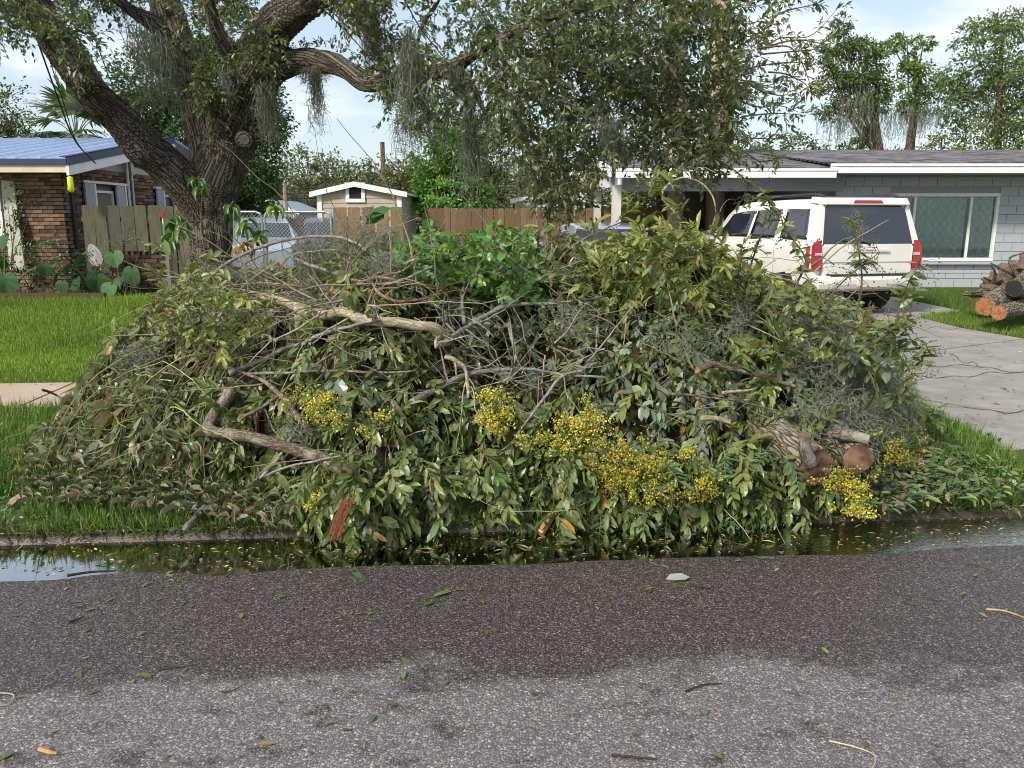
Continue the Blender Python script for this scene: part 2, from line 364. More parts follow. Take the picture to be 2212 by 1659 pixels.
# street frame: road edge line from two surveyed points
E0 = gnd(0, 1247, -.02)[:2]; E1 = gnd(2212, 1178, -.02)[:2]
SU = (E1 - E0) / np.linalg.norm(E1 - E0); SV = np.array([-SU[1], SU[0]])
def st(u, v, z=0): p = E0 + SU * u + SV * v; return np.array([p[0], p[1], z])
def strip(name, prof, u0, u1, nu, mat, jit=0, sub=None, kind='structure'):
    us = np.linspace(u0, u1, nu); V = []; 
    for u in us:
        for (v, z) in prof:
            p = st(u, v, z)
            if jit: p[2] += jit * (vnoise(np.array([p[0] * 2.2, p[1] * 2.2, 1.0])) - .5)
            V.append(p)
    k = len(prof); F = [[i*k+j, (i+1)*k+j, (i+1)*k+j+1, i*k+j+1] for i in range(nu-1) for j in range(k-1)]
    return link(name, mesh_raw(name, V, [np.array(F)], smooth=True, mat=mat), kind=kind)
rp = [(-12, .12)] + [(-v, .02 * (v) ** .9 - .02) for v in np.linspace(4, 0, 26)]
strip('road', rp, -25, 35, 160, M['asphalt'], .004)
def arc(a, b, n, f): return [(a + (b - a) * i / (n - 1), f(i / (n - 1))) for i in range(n)]
gp = arc(0.0, .33, 8, lambda t: -.022 - .035 * t) + arc(.35, .46, 10, lambda t: -.055 + .078 * (t * t * (3 - 2 * t)))
gp[0] = (0.0, -.024)
strip('gutter', gp, -25, 35, 260, M['gutter'], .008)
# standing water in the gutter
def water():
    m, t, b = newmat('gutter_water'); t.nodes.remove(b)
    v = coord(t, (1, 2.2, 1)); geo = N_(t, 'ShaderNodeSeparateXYZ'); t.links.new(coord(t), geo.inputs[0])
    f1 = noise(t, v, 26, 3, .5, 1.2); amp = N_(t, 'ShaderNodeMapRange'); t.links.new(geo.outputs[0], amp.inputs[0]); amp.inputs[1].default_value = 1.0; amp.inputs[2].default_value = 2.6; amp.inputs[3].default_value = .03; amp.inputs[4].default_value = .5
    bn = N_(t, 'ShaderNodeBump'); bn.inputs['Distance'].default_value = .01; t.links.new(f1, bn.inputs['Height']); t.links.new(amp.outputs[0], bn.inputs['Strength'])
    gl = N_(t, 'ShaderNodeBsdfGlossy'); gl.inputs['Roughness'].default_value = .015; t.links.new(bn.outputs[0], gl.inputs['Normal'])
    tr = N_(t, 'ShaderNodeBsdfTransparent'); tr.inputs['Color'].default_value = (.66, .52, .32, 1)
    fr = N_(t, 'ShaderNodeFresnel'); fr.inputs['IOR'].default_value = 1.5; t.links.new(bn.outputs[0], fr.inputs['Normal'])
    fm = N_(t, 'ShaderNodeMath', operation='MULTIPLY_ADD'); t.links.new(fr.outputs[0], fm.inputs[0]); fm.inputs[1].default_value = 4.5; fm.inputs[2].default_value = .08
    ms = N_(t, 'ShaderNodeMixShader'); t.links.new(fm.outputs[0], ms.inputs[0]); t.links.new(tr.outputs[0], ms.inputs[1]); t.links.new(gl.outputs[0], ms.inputs[2])
    t.links.new(ms.outputs[0], t.nodes['Material Output'].inputs['Surface']); return m
M['water'] = water()
strip('water', [(-.12, -.0195), (.2, -.0195), (.42, -.0195)], -20, 30, 40, M['water'])
# wide ground, gently rising to the houses
def ground_grid():
    us = np.concatenate([np.linspace(-400, -20, 12), np.linspace(-19, 30, 70), np.linspace(32, 400, 12)])
    vs = np.concatenate([np.linspace(.475, 2, 9), np.linspace(2.2, 24, 40), np.array([30, 45, 80, 160, 400, 900])])
    V = []
    for u in us:
        for v in vs:
            p = st(u, v); z = gz(p[0], p[1]) - .012
            if v < .5: z = .022
            p[2] = z + (.02 * (vnoise(np.array([p[0], p[1], 0.])) - .5) if v > .9 and v < 20 else 0); V.append(p)
    k = len(vs); F = [[i*k+j, (i+1)*k+j, (i+1)*k+j+1, i*k+j+1] for i in range(len(us)-1) for j in range(k-1)]
    link('lawn', mesh_raw('lawn', V, [np.array(F)], smooth=True, mat=M['turf']), kind='structure')
ground_grid()
def slab(name, poly, mat, z_off=.02, th=.1, n=1):
    """flat sheet following the ground; poly list of xy (convex-ish quads strips)"""
    mb = MB(); P = [np.array([p[0], p[1], gz(p[0], p[1]) + z_off]) for p in poly]
    mb.prism([p - np.array([0, 0, th]) for p in P], (0, 0, th)); return mb.build(name, mat, kind='structure')
W0, W1 = gnd(0, 884, .1)[:2], gnd(0, 833, .1)[:2]
wv0 = (W0 - E0) @ SV; wv1 = (W1 - E0) @ SV
def walk():
    # concrete sidewalk in separate flags with recessed joints
    root = thing('sidewalk', 'tan concrete sidewalk crossing behind the debris pile', 'sidewalk'); root['kind'] = 'structure'
    L0 = 1.5
    for i in range(-6, 14):
        a, b2 = i * L0 + .006, (i + 1) * L0 - .006
        if a > 5.4: break
        mb = MB(); P = [st(a, wv0), st(b2, wv0), st(b2, wv1), st(a, wv1)]
        for p in P: p[2] = gz(p[0], p[1]) + .018 + .004 * math.sin(i * 2.3)
        mb.prism([p - np.array([0, 0, .1]) for p in P], (0, 0, .1)); mb.build('slab', M['walk'], root)
walk()
# driveway: flare at the street, runs back to the carport; slabs with cracked joints between
dr = [gnd(2330, 1062, .1)[:2], gnd(2212, 1003, .1)[:2], gnd(2120, 945, .1)[:2], gnd(1990, 880, .1)[:2], gnd(1800, 842, .1)[:2], gnd(1700, 800, .1)[:2], gnd(1640, 720, .1)[:2]]
rt = [gnd(2700, 960, .1)[:2], gnd(2500, 800, .1)[:2], gnd(2212, 737, .1)[:2], gnd(2080, 712, .12)[:2], gnd(1985, 690, .12)[:2]]
M['driveside'] = M['drive']
def driveway():
    root = thing('driveway', 'grey cracked concrete driveway leading to the carport', 'driveway'); root['kind'] = 'structure'
    e = lambda X, Y: np.array([X, Y])
    A = [dr[0], dr[1], dr[2], dr[3]]; 
    slabs = [
        [e(9.5, 4.6), e(12, 5.0), e(12, 7.2), e(5.6, 6.35), dr[3], dr[2], dr[1], dr[0]],
        [dr[3] + e(0, .015), e(5.6, 6.365), e(12, 7.215), e(12, 8.5), e(4.4, 7.7), e(3.2, 7.4), dr[4]],
        [e(3.2, 7.415), e(4.4, 7.715), e(12, 8.515), rt[2] + e(3.0, 0.2), rt[2], e(5.1, 9.6), e(3.1, 9.1)],
        [e(3.1, 9.115), e(5.1, 9.615), rt[2] + e(0, .01), rt[3], rt[4], e(2.9, 11.4)],
        [e(2.9, 11.415), rt[4] + e(0, .015), e(7.7, 13.4), e(7.7, 20.0), e(1.8, 20.0), e(2.2, 14)]]
    for k, s in enumerate(slabs):
        mb = MB(); P = [np.array([p[0], p[1], gz(p[0], p[1]) + .012 + .006 * (k % 2)]) for p in s]
        mb.prism([p - np.array([0, 0, .1]) for p in P], (0, 0, .1)); mb.build('slab', M['drive'], root)
    # cracks: thin dark soil-filled lines with a little dead grass
    cm = MB()
    for a, b2 in (((2000, 862), (2212, 892)), ((1985, 812), (2212, 806)), ((2000, 790), (2212, 800)), ((1960, 712), (2140, 716)), ((2050, 768), (2130, 792))):
        q = smooth_line([np.array([a[0] + (b2[0]-a[0])*s, a[1] + (b2[1]-a[1])*s + random.uniform(-6, 6)]) for s in np.linspace(0, 1, 7)], 22)
        pts = np.array([gnd(x, y, .12) for x, y in q]); pts[:, 2] = np.array([gz(p[0], p[1]) for p in pts]) + .019
        cm.tube(pts, .002 + .003 * rng.random(len(pts)), 4)
    cm.build('crack', paint('crack_dirt', (.13, .11, .085), .95, .1, 20, .4), root)
driveway()
def inside_walk(X, Y):
    v = (X - E0[0]) * SV[0] + (Y - E0[1]) * SV[1]; u = (X - E0[0]) * SU[0] + (Y - E0[1]) * SU[1]
    return (v > wv0 - .02) & (v < wv1 + .02) & (u < 6.1)
def poly_in(X, Y, poly):
    X = np.asarray(X); Y = np.asarray(Y); ins = np.zeros(X.shape, bool); n = len(poly)
    for i in range(n):
        x1, y1 = poly[i][:2]; x2, y2 = poly[(i + 1) % n][:2]
        c = ((y1 > Y) != (y2 > Y)); ins ^= c & (X < (x2 - x1) * (Y - y1) / (y2 - y1 + 1e-12) + x1)
    return ins
DRIVE_POLY = [dr[0], dr[1], dr[2], dr[3], dr[4], (2.9, 11.4), (1.8, 20), (7.7, 20), (7.7, 13.4), rt[4], rt[3], rt[2], (14, 8.8), (14, 4.8)]

# ================================================================ LARGE STRUCTURE
def panel_col(c, v=.12): return np.clip(np.array(c) * math.exp(random.gauss(0, v)) * np.exp(rng.normal(0, .05, 3)), 0, 1)
# ---------------- brick house on the left
BX, BY = -8.72, 15.9; BG = .3; BZ = 2.72      # corner of front and side wall, ground, top of brick
M['brick'] = paint('brick', (1, 1, 1), .9, .15, 14, .4, .5, tint=True)
M['mortar'] = paint('mortar', (.20, .17, .14), .95, .1, 20, .25, .4)
M['bluemetal'] = paint('blue_metal_roof', (.42, .52, .74), .35, .6, 3, .12, 0, .55)
M['navytrim'] = paint('navy_trim', (.02, .035, .09), .35, .5)
house = thing('brick_house', 'red brown brick house with blue ribbed metal roof behind the lawn', 'house', (BX, BY, BG))
def H(p): return np.array(p) - np.array([BX, BY, BG])
SIDE_L = 8.6; WD = 7.0
mb = MB()   # wall bodies behind the brick skin
mb.box((-WD/2 - .06, .16, (BZ - BG)/2), (WD, .2, BZ - BG)); mb.box((-.16, SIDE_L/2 + .06, (BZ - BG)/2), (.2, SIDE_L, BZ - BG)); mb.build('wall', M['mortar'], house)
win_front = (-3.2, -1.22, .95, 2.15)        # x0,x1,z0,z1 local
win_side = [(.75, 2.5, .9, 2.12), (4.1, 5.5, .9, 2.12)]
brickmesh = []
BC = [(.15, .082, .056), (.19, .115, .08), (.105, .064, .046), (.23, .165, .125), (.08, .052, .042), (.16, .12, .095)]
for k in range(8):
    b_ = MB(); b_.box((0, 0, 0), (.196, .05, .062), tint=np.array(BC[k % 6]) * (.9 + .05 * k)); brickmesh.append(mesh_raw('brick', np.vstack(b_.V), [np.vstack(f) for f in b_.F.values()], np.vstack(b_.T), np.vstack(b_.G), False, M['brick']))
spots = []; RH = .075; 
for r in range(int((BZ - BG) / RH)):
    z = .035 + r * RH; off = .103 if r % 2 else 0
    for c in range(-18, 0):
        x = c * .206 + off + .1
        if x > -.06: x = -.1
        if x < -3.4 or (win_front[0] - .08 < x < win_front[1] + .08 and win_front[2] - .05 < z < win_front[3] + .08): continue
        spots.append((x, .02, z, 0))
    for c in range(0, 41):
        y = c * .206 + .1 + off
        if any(a - .08 < y < b + .08 and z0 - .05 < z < z1 + .06 for a, b, z0, z1 in win_side): continue
        spots.append((-.02, y, z, 1))
def brick_rank(s):
    X, Y, Z = s[0] + BX, s[1] + BY, s[2] + BG; px, py = proj((X, Y, Z))
    if px < 0 or py > 600 or py < 350: return 99
    if s[3] and (py > 445): return 99
    return Y + (2 if py > 560 else 0)
spots.sort(key=brick_rank)
mbs = MB()
for i, s in enumerate(spots):
    if i < 300:
        o = link('brick', brickmesh[random.randrange(8)], house); o.location = (s[0] + random.gauss(0, .001), s[1] + random.gauss(0, .002) * (1 - s[3]), s[2]); o.rotation_euler = (0, 0, rad(90) * s[3] + random.gauss(0, .004))
    elif s[1] < 8.5 and s[0] > -3.3:
        c = np.array(BC[random.randrange(6)]) * random.uniform(.8, 1.15)
        mbs.box(s[:3], (.196, .05, .062), rz=rad(90) * s[3], tint=c)
o = mbs.build('brick', M['brick'], house, kind='stuff')
# gable triangle, boards, vent
ridgeY = 4.3; ridgeZ = BZ - BG + .68
gb = MB(); gb.prism([(-.1, 0.1, BZ-BG), (-.1, ridgeY*2, BZ-BG), (-.1, ridgeY, ridgeZ)], (-.12, 0, 0)); gb.build('gable_wall', M['offwhite'], house)
vt = MB(); vt.box((-.07, 3.6, BZ-BG+.42), (.05, 1.0, .52)); vent = vt.build('gable_vent', paint('vent_brown', (.05, .035, .025), .8), house)
for k in range(6):
    s_ = MB(); s_.box((-.03, 3.6, BZ-BG+.22 + k*.08), (.04, .9, .03), rx=0); s_.build('slat', paint('vent_slat', (.10, .075, .055), .7) if k == 0 else bpy.data.materials['vent_slat'], vent)
# roof: front slope, rake trim, ribs
eY, eZ = -.62, BZ - BG - .02; ov = .5
def roofp(x, y): t = (y - eY) / (ridgeY - eY); return (x, y, eZ + .04 + (ridgeZ + .12 - eZ) * t)
rf = MB(); rf.prism([roofp(-WD, eY), roofp(ov, eY), roofp(ov, ridgeY), roofp(-WD, ridgeY)], (0, 0, .05))
rf.prism([(-WD, ridgeY, ridgeZ+.16), (ov, ridgeY, ridgeZ+.16), (ov, 2*ridgeY-eY, eZ+.04), (-WD, 2*ridgeY-eY, eZ+.04)], (0, 0, .05))
roof = rf.build('roof', M['bluemetal'], house)
for k in range(26):
    x = ov - .05 - k * .23; big = k % 2 == 0
    r_ = MB(); a, b = np.array(roofp(x, eY - .02)), np.array(roofp(x, ridgeY)); w_ = .045 if big else .02; h_ = .028 if big else .012
    r_.prism([a + (-w_, 0, .05), a + (w_, 0, .05), a + (w_*.4, 0, .05 + h_), a + (-w_*.4, 0, .05 + h_)], b - a); r_.build('roof_rib', M['bluemetal'], roof)
rc = MB(); a, b = np.array(roofp(ov+.02, eY - .03)), np.array(roofp(ov+.02, ridgeY)); rc.prism([a + (0, 0, -.07), a + (.02, 0, -.07), a + (.02, 0, .09), a + (0, 0, .09)], b - a)
rc.prism([a + (-.14, 0, .075), a + (.02, 0, .075), a + (.02, 0, .092), a + (-.14, 0, .092)], b - a)
rc.box(((ov - WD)/2, eY - .02, eZ + .03), (WD + ov, .02, .11)); rc.build('edge_trim', M['navytrim'], roof)
fa = MB(); fa.box(((ov - WD)/2, eY + .03, eZ - .085), (WD + ov, .04, .15)); fa.build('fascia', M['cream'], house)
fa = MB(); fa.prism([a + (-.05, .02, -.25), a + (0, .02, -.25), a + (0, .02, -.072), a + (-.05, .02, -.072)], b - a); fa.build('rake_board', M['white'], house)
so_ = MB(); so_.box(((ov - WD)/2, -.3, eZ - .03), (WD + ov - .1, .6, .02)); so_.build('soffit', M['cream'], house)
# front window with pale slats, splayed side board
wf = MB(); x0, x1, z0, z1 = win_front; y = -.03
for c, d in ((((x0+x1)/2, y, z1+.03), (x1-x0+.2, .10, .07)), (((x0+x1)/2, y, z0-.03), (x1-x0+.2, .12, .07)), ((x1, y, (z0+z1)/2), (.1, .08, z1-z0)), ((x0, y, (z0+z1)/2), (.1, .08, z1-z0))): wf.box(c, d)
fw = wf.build('window', M['white'], house)
g_ = MB(); g_.box(((x0+x1)/2, .04, (z0+z1)/2), (x1-x0, .01, z1-z0)); g_.build('pane', M['darkglass'], fw)
for k in range(12):
    s_ = MB(); s_.box((x1 - .12 - k*.15, -.05, (z0+z1)/2 - .04), (.045, .03, z1-z0-.1)); s_.build('slat', M['cream'], fw)
s_ = MB(); s_.prism([(x1+.08, -.03, z1-.02), (x1+.34, -.06, z1-.05), (x1+.50, -.30, z0-.55), (x1+.20, -.28, z0-.52)], (0, .04, 0)); s_.build('splayed_board', paint('grey_green_board', (.42, .42, .34), .7, .3, 4, .25), house)
# side windows
M['greyshutter'] = paint('grey_shutter', (.36, .38, .41), .6)
for k, (y0, y1, z0, z1) in enumerate(win_side):
    wf = MB(); x = .03
    wf.box((x, (y0+y1)/2, z1+.02), (.12, y1-y0+.1, .05)); wf.box((x, y0+.42, (z0+z1)/2), (.08, .06, z1-z0)); wf.box((x, y1-.02, (z0+z1)/2), (.1, .06, z1-z0)); fw = wf.build('window', M['white'], house)
    f2 = MB(); f2.box((-.05, (y0+y1)/2 + .1, z1-.16), (.06, .8, .05)); f2.box((-.05, (y0+y1)/2 - .28, (z0+z1)/2-.1), (.06, .05, z1-z0-.15)); f2.box((-.05, (y0+y1)/2 + .45, (z0+z1)/2-.1), (.06, .05, z1-z0-.15)); f2.build('inner_frame', M['white'], fw)
    g_ = MB(); g_.box((-.1, (y0+y1)/2, (z0+z1)/2), (.01, y1-y0, z1-z0)); g_.build('pane', M['darkglass'], fw)
    s_ = MB(); s_.box((.05, y0+.2, (z0+z1)/2), (.04, .38, z1-z0)); s_.build('shutter', M['greyshutter'], fw)
    s_ = MB(); s_.box((.05, y1-.25, (z0+z1)/2), (.04, .34, z1-z0)); s_.build('shutter', M['greyshutter'], fw)
# electric meter conduit and downpipes
p_ = MB(); p_.tube([(.07, 2.62, .9), (.07, 2.62, BZ-BG+.62)], .04, 8); p_.tube([(.07, 2.84, .9), (.07, 2.84, BZ-BG+.5)], .028, 8); p_.box((.09, 2.72, 1.0), (.12, .34, .3)); p_.box((.06, 2.86, BZ-BG+.2), (.08, .16, .5)); p_.build('conduit', M['metal'], house)
p_ = MB(); p_.box((.02, .30, 1.55), (.06, .10, 1.5)); p_.build('downpipe', paint('brown_pipe', (.02, .015, .012), .6), house)
p_ = MB(); q = smooth_line([(.45, -.3, eZ), (.1, .9, eZ-.15), (.06, 1.2, eZ-.25), (.05, 2.6, eZ-.35), (.05, 5, eZ-.25)], 30); p_.tube(q, .011, 5)
p_.tube(smooth_line([(.3, .2, eZ-.05), (.12, .55, eZ-.2), (.05, .62, .9), (.05, .62, .2)], 20), .014, 5); p_.build('wire', M['wire'], house)
# low brick planter in front of the fence
pl = thing('brick_planter', 'low dark brick planter wall in front of the plank fence', 'planter', (-7.0, 14.9, .28))
p_ = MB(); p_.box((.13, .1, .38), (1.06, .16, .76)); p_.build('core', M['mortar'], pl)
pm = []
for k in range(5):
    b_ = MB(); b_.box((0, 0, 0), (.215, .05, .066), tint=np.array(BC[k]) * .38); pm.append(mesh_raw('brick', np.vstack(b_.V), [np.vstack(f) for f in b_.F.values()], np.vstack(b_.T), np.vstack(b_.G), False, M['brick']))
for r in range(10):
    for c in range(4):
        o = link('brick', pm[random.randrange(5)], pl); o.location = (-.33 + c*.225 + (.11 if r % 2 else 0), 0, .035 + r*.078)
for c in range(10): o = link('brick', pm[random.randrange(5)], pl); o.location = (-.4 + c*.104, .08, .80); o.rotation_euler = (0, 0, rad(90))
p_ = MB(); p_.box((-.6, -.45, .05), (4.2, .1, .14), tint=(1, 1, 1)); o = p_.build('garden_edging', paint('edging', (.10, .055, .04), .9, .2, 9, .3), None, label='dark timber edging along the foot of the planting bed', cat='edging'); o.location = (-8.8, 14.8, .27)

# ---------------- plank fences
M['oldwood'] = paint('weathered_plank', (1, 1, 1), .85, .2, 5, .45, .3, tint=True, stretch=(5, 5, .5))
def plank_fence(name, label, cat, x0, x1, Y0, Y1, z0, z1, wd, col, thick=.02, gap=.006, dogear=.02, lean=0, var=.15, step=0, loc=None):
    root = thing(name, label, cat, (x0, Y0, z0)); n = max(1, int(abs(x1 - x0) / (wd + gap))); ms = []
    for k in range(5):
        h = z1 - z0; b_ = MB(); c = panel_col(col, var); e = dogear
        b_.prism([(-wd/2, 0, 0), (wd/2, 0, 0), (wd/2, 0, h-e), (wd/2-e, 0, h), (-wd/2+e, 0, h), (-wd/2, 0, h-e)], (0, thick, 0), tint=c)
        ms.append(mesh_raw('plank', np.vstack(b_.V), [np.vstack(f) if f[0].ndim > 1 else f for f in b_.F.values()], np.vstack(b_.T), np.vstack(b_.G), False, M['oldwood']))
    for k in range(n):
        o = link('plank', ms[random.randrange(5)], root); t = (k + .5) / n
        o.location = ((x1 - x0) * t, (Y1 - Y0) * t + random.uniform(-.004, .004), random.uniform(-.015, .01) - step * (k % 3 == 1)); o.rotation_euler = (0, random.gauss(lean, .004), math.atan2(Y1 - Y0, x1 - x0)); o.scale = (1, 1, random.uniform(.995, 1.005))
    r_ = MB()
    for z in (.35, (z1 - z0) - .3):
        d = np.array([x1 - x0, Y1 - Y0, 0]); nn = np.array([-d[1], d[0], 0]) / np.linalg.norm(d)
        a = nn * (thick + .001) + np.array([0, 0, z]); r_.prism([a, a + nn * .04, a + nn * .04 + (0, 0, .09), a + (0, 0, .09)], d, tint=panel_col(col, .05))
    r_.build('rail', M['oldwood'], root); return root
fz = 1.7 + 27 / FPX * 15.7
plank_fence('plank_fence', 'weathered grey green plank fence joining the brick house to the oak', 'fence', at(172, 450, 15.7)[0], at(462, 450, 15.7)[0], 15.7, 15.7, .25, fz, .225, (.115, .105, .068), gap=.012, var=.18)
zf = 1.7 + 19 / FPX * 22
plank_fence('tall_plank_fence', 'brown dog-eared plank fence behind the bright green shrub and pile', 'fence', at(925, 455, 22)[0], at(1500, 455, 22)[0], 22, 22, .2, zf + .04, .142, (.18, .115, .068), gap=.004, dogear=.03, var=.1)
plank_fence('shed_plank_fence', 'tan plank fence in front of the beige shed', 'fence', at(719, 455, 18.5)[0], at(872, 455, 18.5)[0], 18.5, 18.5, .2, 1.7 + 24/FPX*18.5, .27, (.24, .17, .09), gap=.008, var=.15)
root = bpy.data.objects['tall_plank_fence']
p_ = MB(); c = at(1283, 498, 21.97) - np.array(root.location); p_.prism([c + (-.24, 0, 0), c + (0, 0, -.06), c + (.24, 0, 0), c + (0, 0, .06)], (0, -.02, 0)); p_.build('hinge_plate', M['wire'], root)
# reflector stake leaning on the left fence
r_ = thing('marker_stake', 'thin white stake with a round red top leaning on the plank fence', 'stake', at(357, 595, 15.5))
a, b = at(350, 462, 15.55) - np.array(r_.location), at(364, 566, 15.45) - np.array(r_.location)
p_ = MB(); p_.tube([b - (0, 0, .25), a], .012, 6); p_.build('rod', M['white'], r_)
p_ = MB(); p_.tube([a + (0, -.02, 0), a + (0, -.05, 0)], .06, 14); p_.build('reflector', paint('reflector_red', (.30, .02, .02), .3), r_)

# ---------------- chain link gates
gate = thing('chain_link_gate', 'galvanised chain link double gate standing between oak and tan planks', 'gate', (0, 0, 0))
def leaf_gate(x0, x1, Y, zb, zt):
    p_ = MB(); a, b = at(x0, 500, Y), at(x1, 500, Y); r = .12
    q = [(a[0], Y, zb), (a[0], Y, zt - r), (a[0] + r*.3, Y, zt - r*.3), (a[0] + r, Y, zt), (b[0] - r, Y, zt), (b[0] - r*.3, Y, zt - r*.3), (b[0], Y, zt - r), (b[0], Y, zb), (a[0], Y, zb)]
    p_.tube(q, .024, 8, caps=False); p_.build('frame', M['metal'], gate)
    V, R = [], []; s = .075; wdt = b[0] - a[0]; hh = zt - zb
    for sg in (1, -1):
        for k in range(int((wdt + hh) / s)):
            c = k * s
            x_0 = max(0, c - hh); x_1 = min(wdt, c)
            if x_1 - x_0 < .03: continue
            z_0, z_1 = c - x_0, c - x_1
            xa, xb = (x_0, x_1) if sg == 1 else (wdt - x_0, wdt - x_1)
            V.append([(a[0] + xa, Y, zb + z_0), (a[0] + xb, Y + .004 * sg, zb + z_1)]); R.append([.0035, .0035])
    V, F, G = tube_arrays(np.array(V), np.array(R), 3); link('chain_mesh', mesh_raw('chain_mesh', V, [F], mat=M['metal']), gate, kind='stuff')
leaf_gate(456, 567, 16.6, .25, 1.7 + 14/FPX*16.6); leaf_gate(573, 716, 16.6, .25, 1.7 + 14/FPX*16.6)
p_ = MB(); p_.tube([at(720, 600, 16.65) * (1, 1, 0) + (0, 0, .2), at(720, 460, 16.65) * (1, 1, 0) + (0, 0, 1.9)], .035, 10); p_.build('gate_post', M['metal'], gate)
# brushwood screen behind
bs = thing('reed_screen', 'dark brushwood screen fence behind the chain link gate', 'screen', (0, 0, 0)); V = []; R = []
for k in range(520):
    x = at(470 + 260 * k / 520, 500, 24)[0]; h = 1.45 + random.random() * .12; V.append([(x, 24 + random.random() * .05, .2), (x + random.gauss(0, .03), 24, .2 + h)]); R.append([.014, .010])
V, F, G = tube_arrays(np.array(V), np.array(R), 4); link('reeds', mesh_raw('reeds', V, [F], tint=np.array([.12, .075, .05]), mat=M['twig']), bs, kind='stuff')

# ---------------- sheds
def shed(name, label, x0, x1, Y, depth, zt_eave, zt_ridge, wallc, roofc, ridge_px=None, vent=True, boardh=.125):
    a, b = at(x0, 480, Y)[0], at(x1, 480, Y)[0]; xr = at(ridge_px, 480, Y)[0] if ridge_px else (a + b) / 2
    root = thing(name, label, 'shed', (a, Y, .2)); wm = paint(name + '_siding', wallc, .6, .3, 4, .08); rm = paint(name + '_roof', roofc, .4, .4, 4, .1)
    W = b - a; xr -= a; he, hr = zt_eave - .2, zt_ridge - .2
    p_ = MB(); p_.prism([(0, .03, 0), (W, .03, 0), (W, .03, he), (xr, .03, hr), (0, .03, he)], (0, depth, 0)); p_.build('wall', wm, root)
    z = .02
    while z < hr - .05:
        zt = min(z + boardh - .008, hr); 
        def xs(zz): 
            if zz <= he: return 0., W
            t = (zz - he) / (hr - he); return xr * t, W - (W - xr) * t
        l0, r0 = xs(z); l1, r1 = xs(zt); l, r = max(l0, l1) + .04, min(r0, r1) - .04
        if r - l > .1:
            q = MB(); q.prism([(l, .03, z), (l, 0, z), (l, .015, zt), (l, .03, zt)], (r - l, 0, 0)); q.build('siding_board', wm, root)
        z += boardh
    p_ = MB()
    for (xa, za, xb, zb2) in ((-.15, he - .04, xr, hr + .04), (xr, hr + .04, W + .15, he - .04)):
        p_.prism([(xa, -.12, za), (xb, -.12, zb2), (xb, -.12, zb2 + .06), (xa, -.12, za + .06)], (0, depth + .2, 0))
    p_.build('roof', rm, root)
    p_ = MB()
    for (xa, za, xb, zb2) in ((-.17, he - .10, xr, hr - .01), (xr, hr - .01, W + .17, he - .10)):
        p_.prism([(xa, -.15, za), (xb, -.15, zb2), (xb, -.15, zb2 + .13), (xa, -.15, za + .13)], (0, .028, 0))
    p_.box((.05, -.012, he/2), (.12, .03, he)); p_.box((W - .05, -.012, he/2), (.12, .03, he)); p_.build('trim', M['white'], root)
    if vent:
        v_ = MB(); c = (xr + .0, -.02, he + .02); s = .2
        for dx, dz, w_, h_ in ((0, s, .5, .09), (0, -s, .5, .09), (s, 0, .09, .32), (-s, 0, .09, .32)): v_.box((c[0] + dx, c[1], c[2] + dz), (w_, .03, h_))
        vo = v_.build('vent', M['white'], root); d_ = MB(); d_.box((c[0], .0, c[2]), (.32, .02, .32)); d_.build('vent_shade', M['black'], vo)  # flat black plate whose colour gives the shade inside the vent
        for k in range(5): d_ = MB(); d_.box((c[0], -.015, c[2] - .13 + k*.065), (.31, .012, .022)); d_.build('slat', M['wire'], vo)
    return root
shed('garden_shed', 'beige sided garden shed with shallow white roof and square vent', 688, 868, 21.0, 3, 1.7 + 52/FPX*21, 1.7 + 66/FPX*21, (.42, .35, .28), (.7, .7, .7), 770)
shed('grey_shed', 'pale grey metal shed rising behind the brown plank fence', 1114, 1262, 25.0, 3, 1.7 + 38/FPX*25, 1.7 + 47/FPX*25, (.42, .46, .48), (.62, .64, .66), 1200, False, .14)
shed('far_shed', 'small distant outbuilding with blue grey roof beyond the gate', 546, 640, 34.0, 5, 1.7 + 13/FPX*34, 1.7 + 35/FPX*34, (.33, .31, .30), (.22, .28, .36), 577, False)

# ---------------- grey block house on the right, with carport
HY = 18.4; HGz = .15
M['block'] = paint('painted_block', (.40, .42, .45), .8, .2, 5, .06, .15)
M['blockjoint'] = paint('block_joint', (.30, .315, .34), .9, .1)
M['shingle'] = paint('shingle', (1, 1, 1), .95, .1, 30, .4, .5, tint=True)
hx0 = at(1800, 480, HY)[0]; hx1 = hx0 + 10.5
gh = thing('grey_block_house', 'low grey concrete block house with shingle roof and white fascia', 'house', (hx0, HY, HGz))
wx0, wx1 = at(1918, 480, HY)[0] - hx0, at(2153, 480, HY)[0] - hx0
wz0, wz1 = at(2000, 563, HY)[2] - HGz, at(2000, 418, HY)[2] - HGz
top = 2.52
p_ = MB()
for (xa, xb, za, zb2) in ((0, wx0, 0, top), (wx1, 10.5, 0, top), (wx0, wx1, 0, wz0), (wx0, wx1, wz1, top)): p_.box(((xa+xb)/2, .12, (za+zb2)/2), (xb-xa, .2, zb2-za))
p_.box((.1, 3.2, top/2), (.2, 6, top)); p_.build('wall', M['blockjoint'], gh)
bm_ = {}
def block(l, h):
    k = (round(l, 3), round(h, 3))
    if k not in bm_:
        b_ = MB(); b_.box((0, 0, 0), (l - .012, .03, h - .012)); bm_[k] = mesh_raw('block', np.vstack(b_.V), [np.vstack(f) for f in b_.F.values()], np.vstack(b_.T), None, False, M['block'])
    return bm_[k]
bl, bh = .41, .205
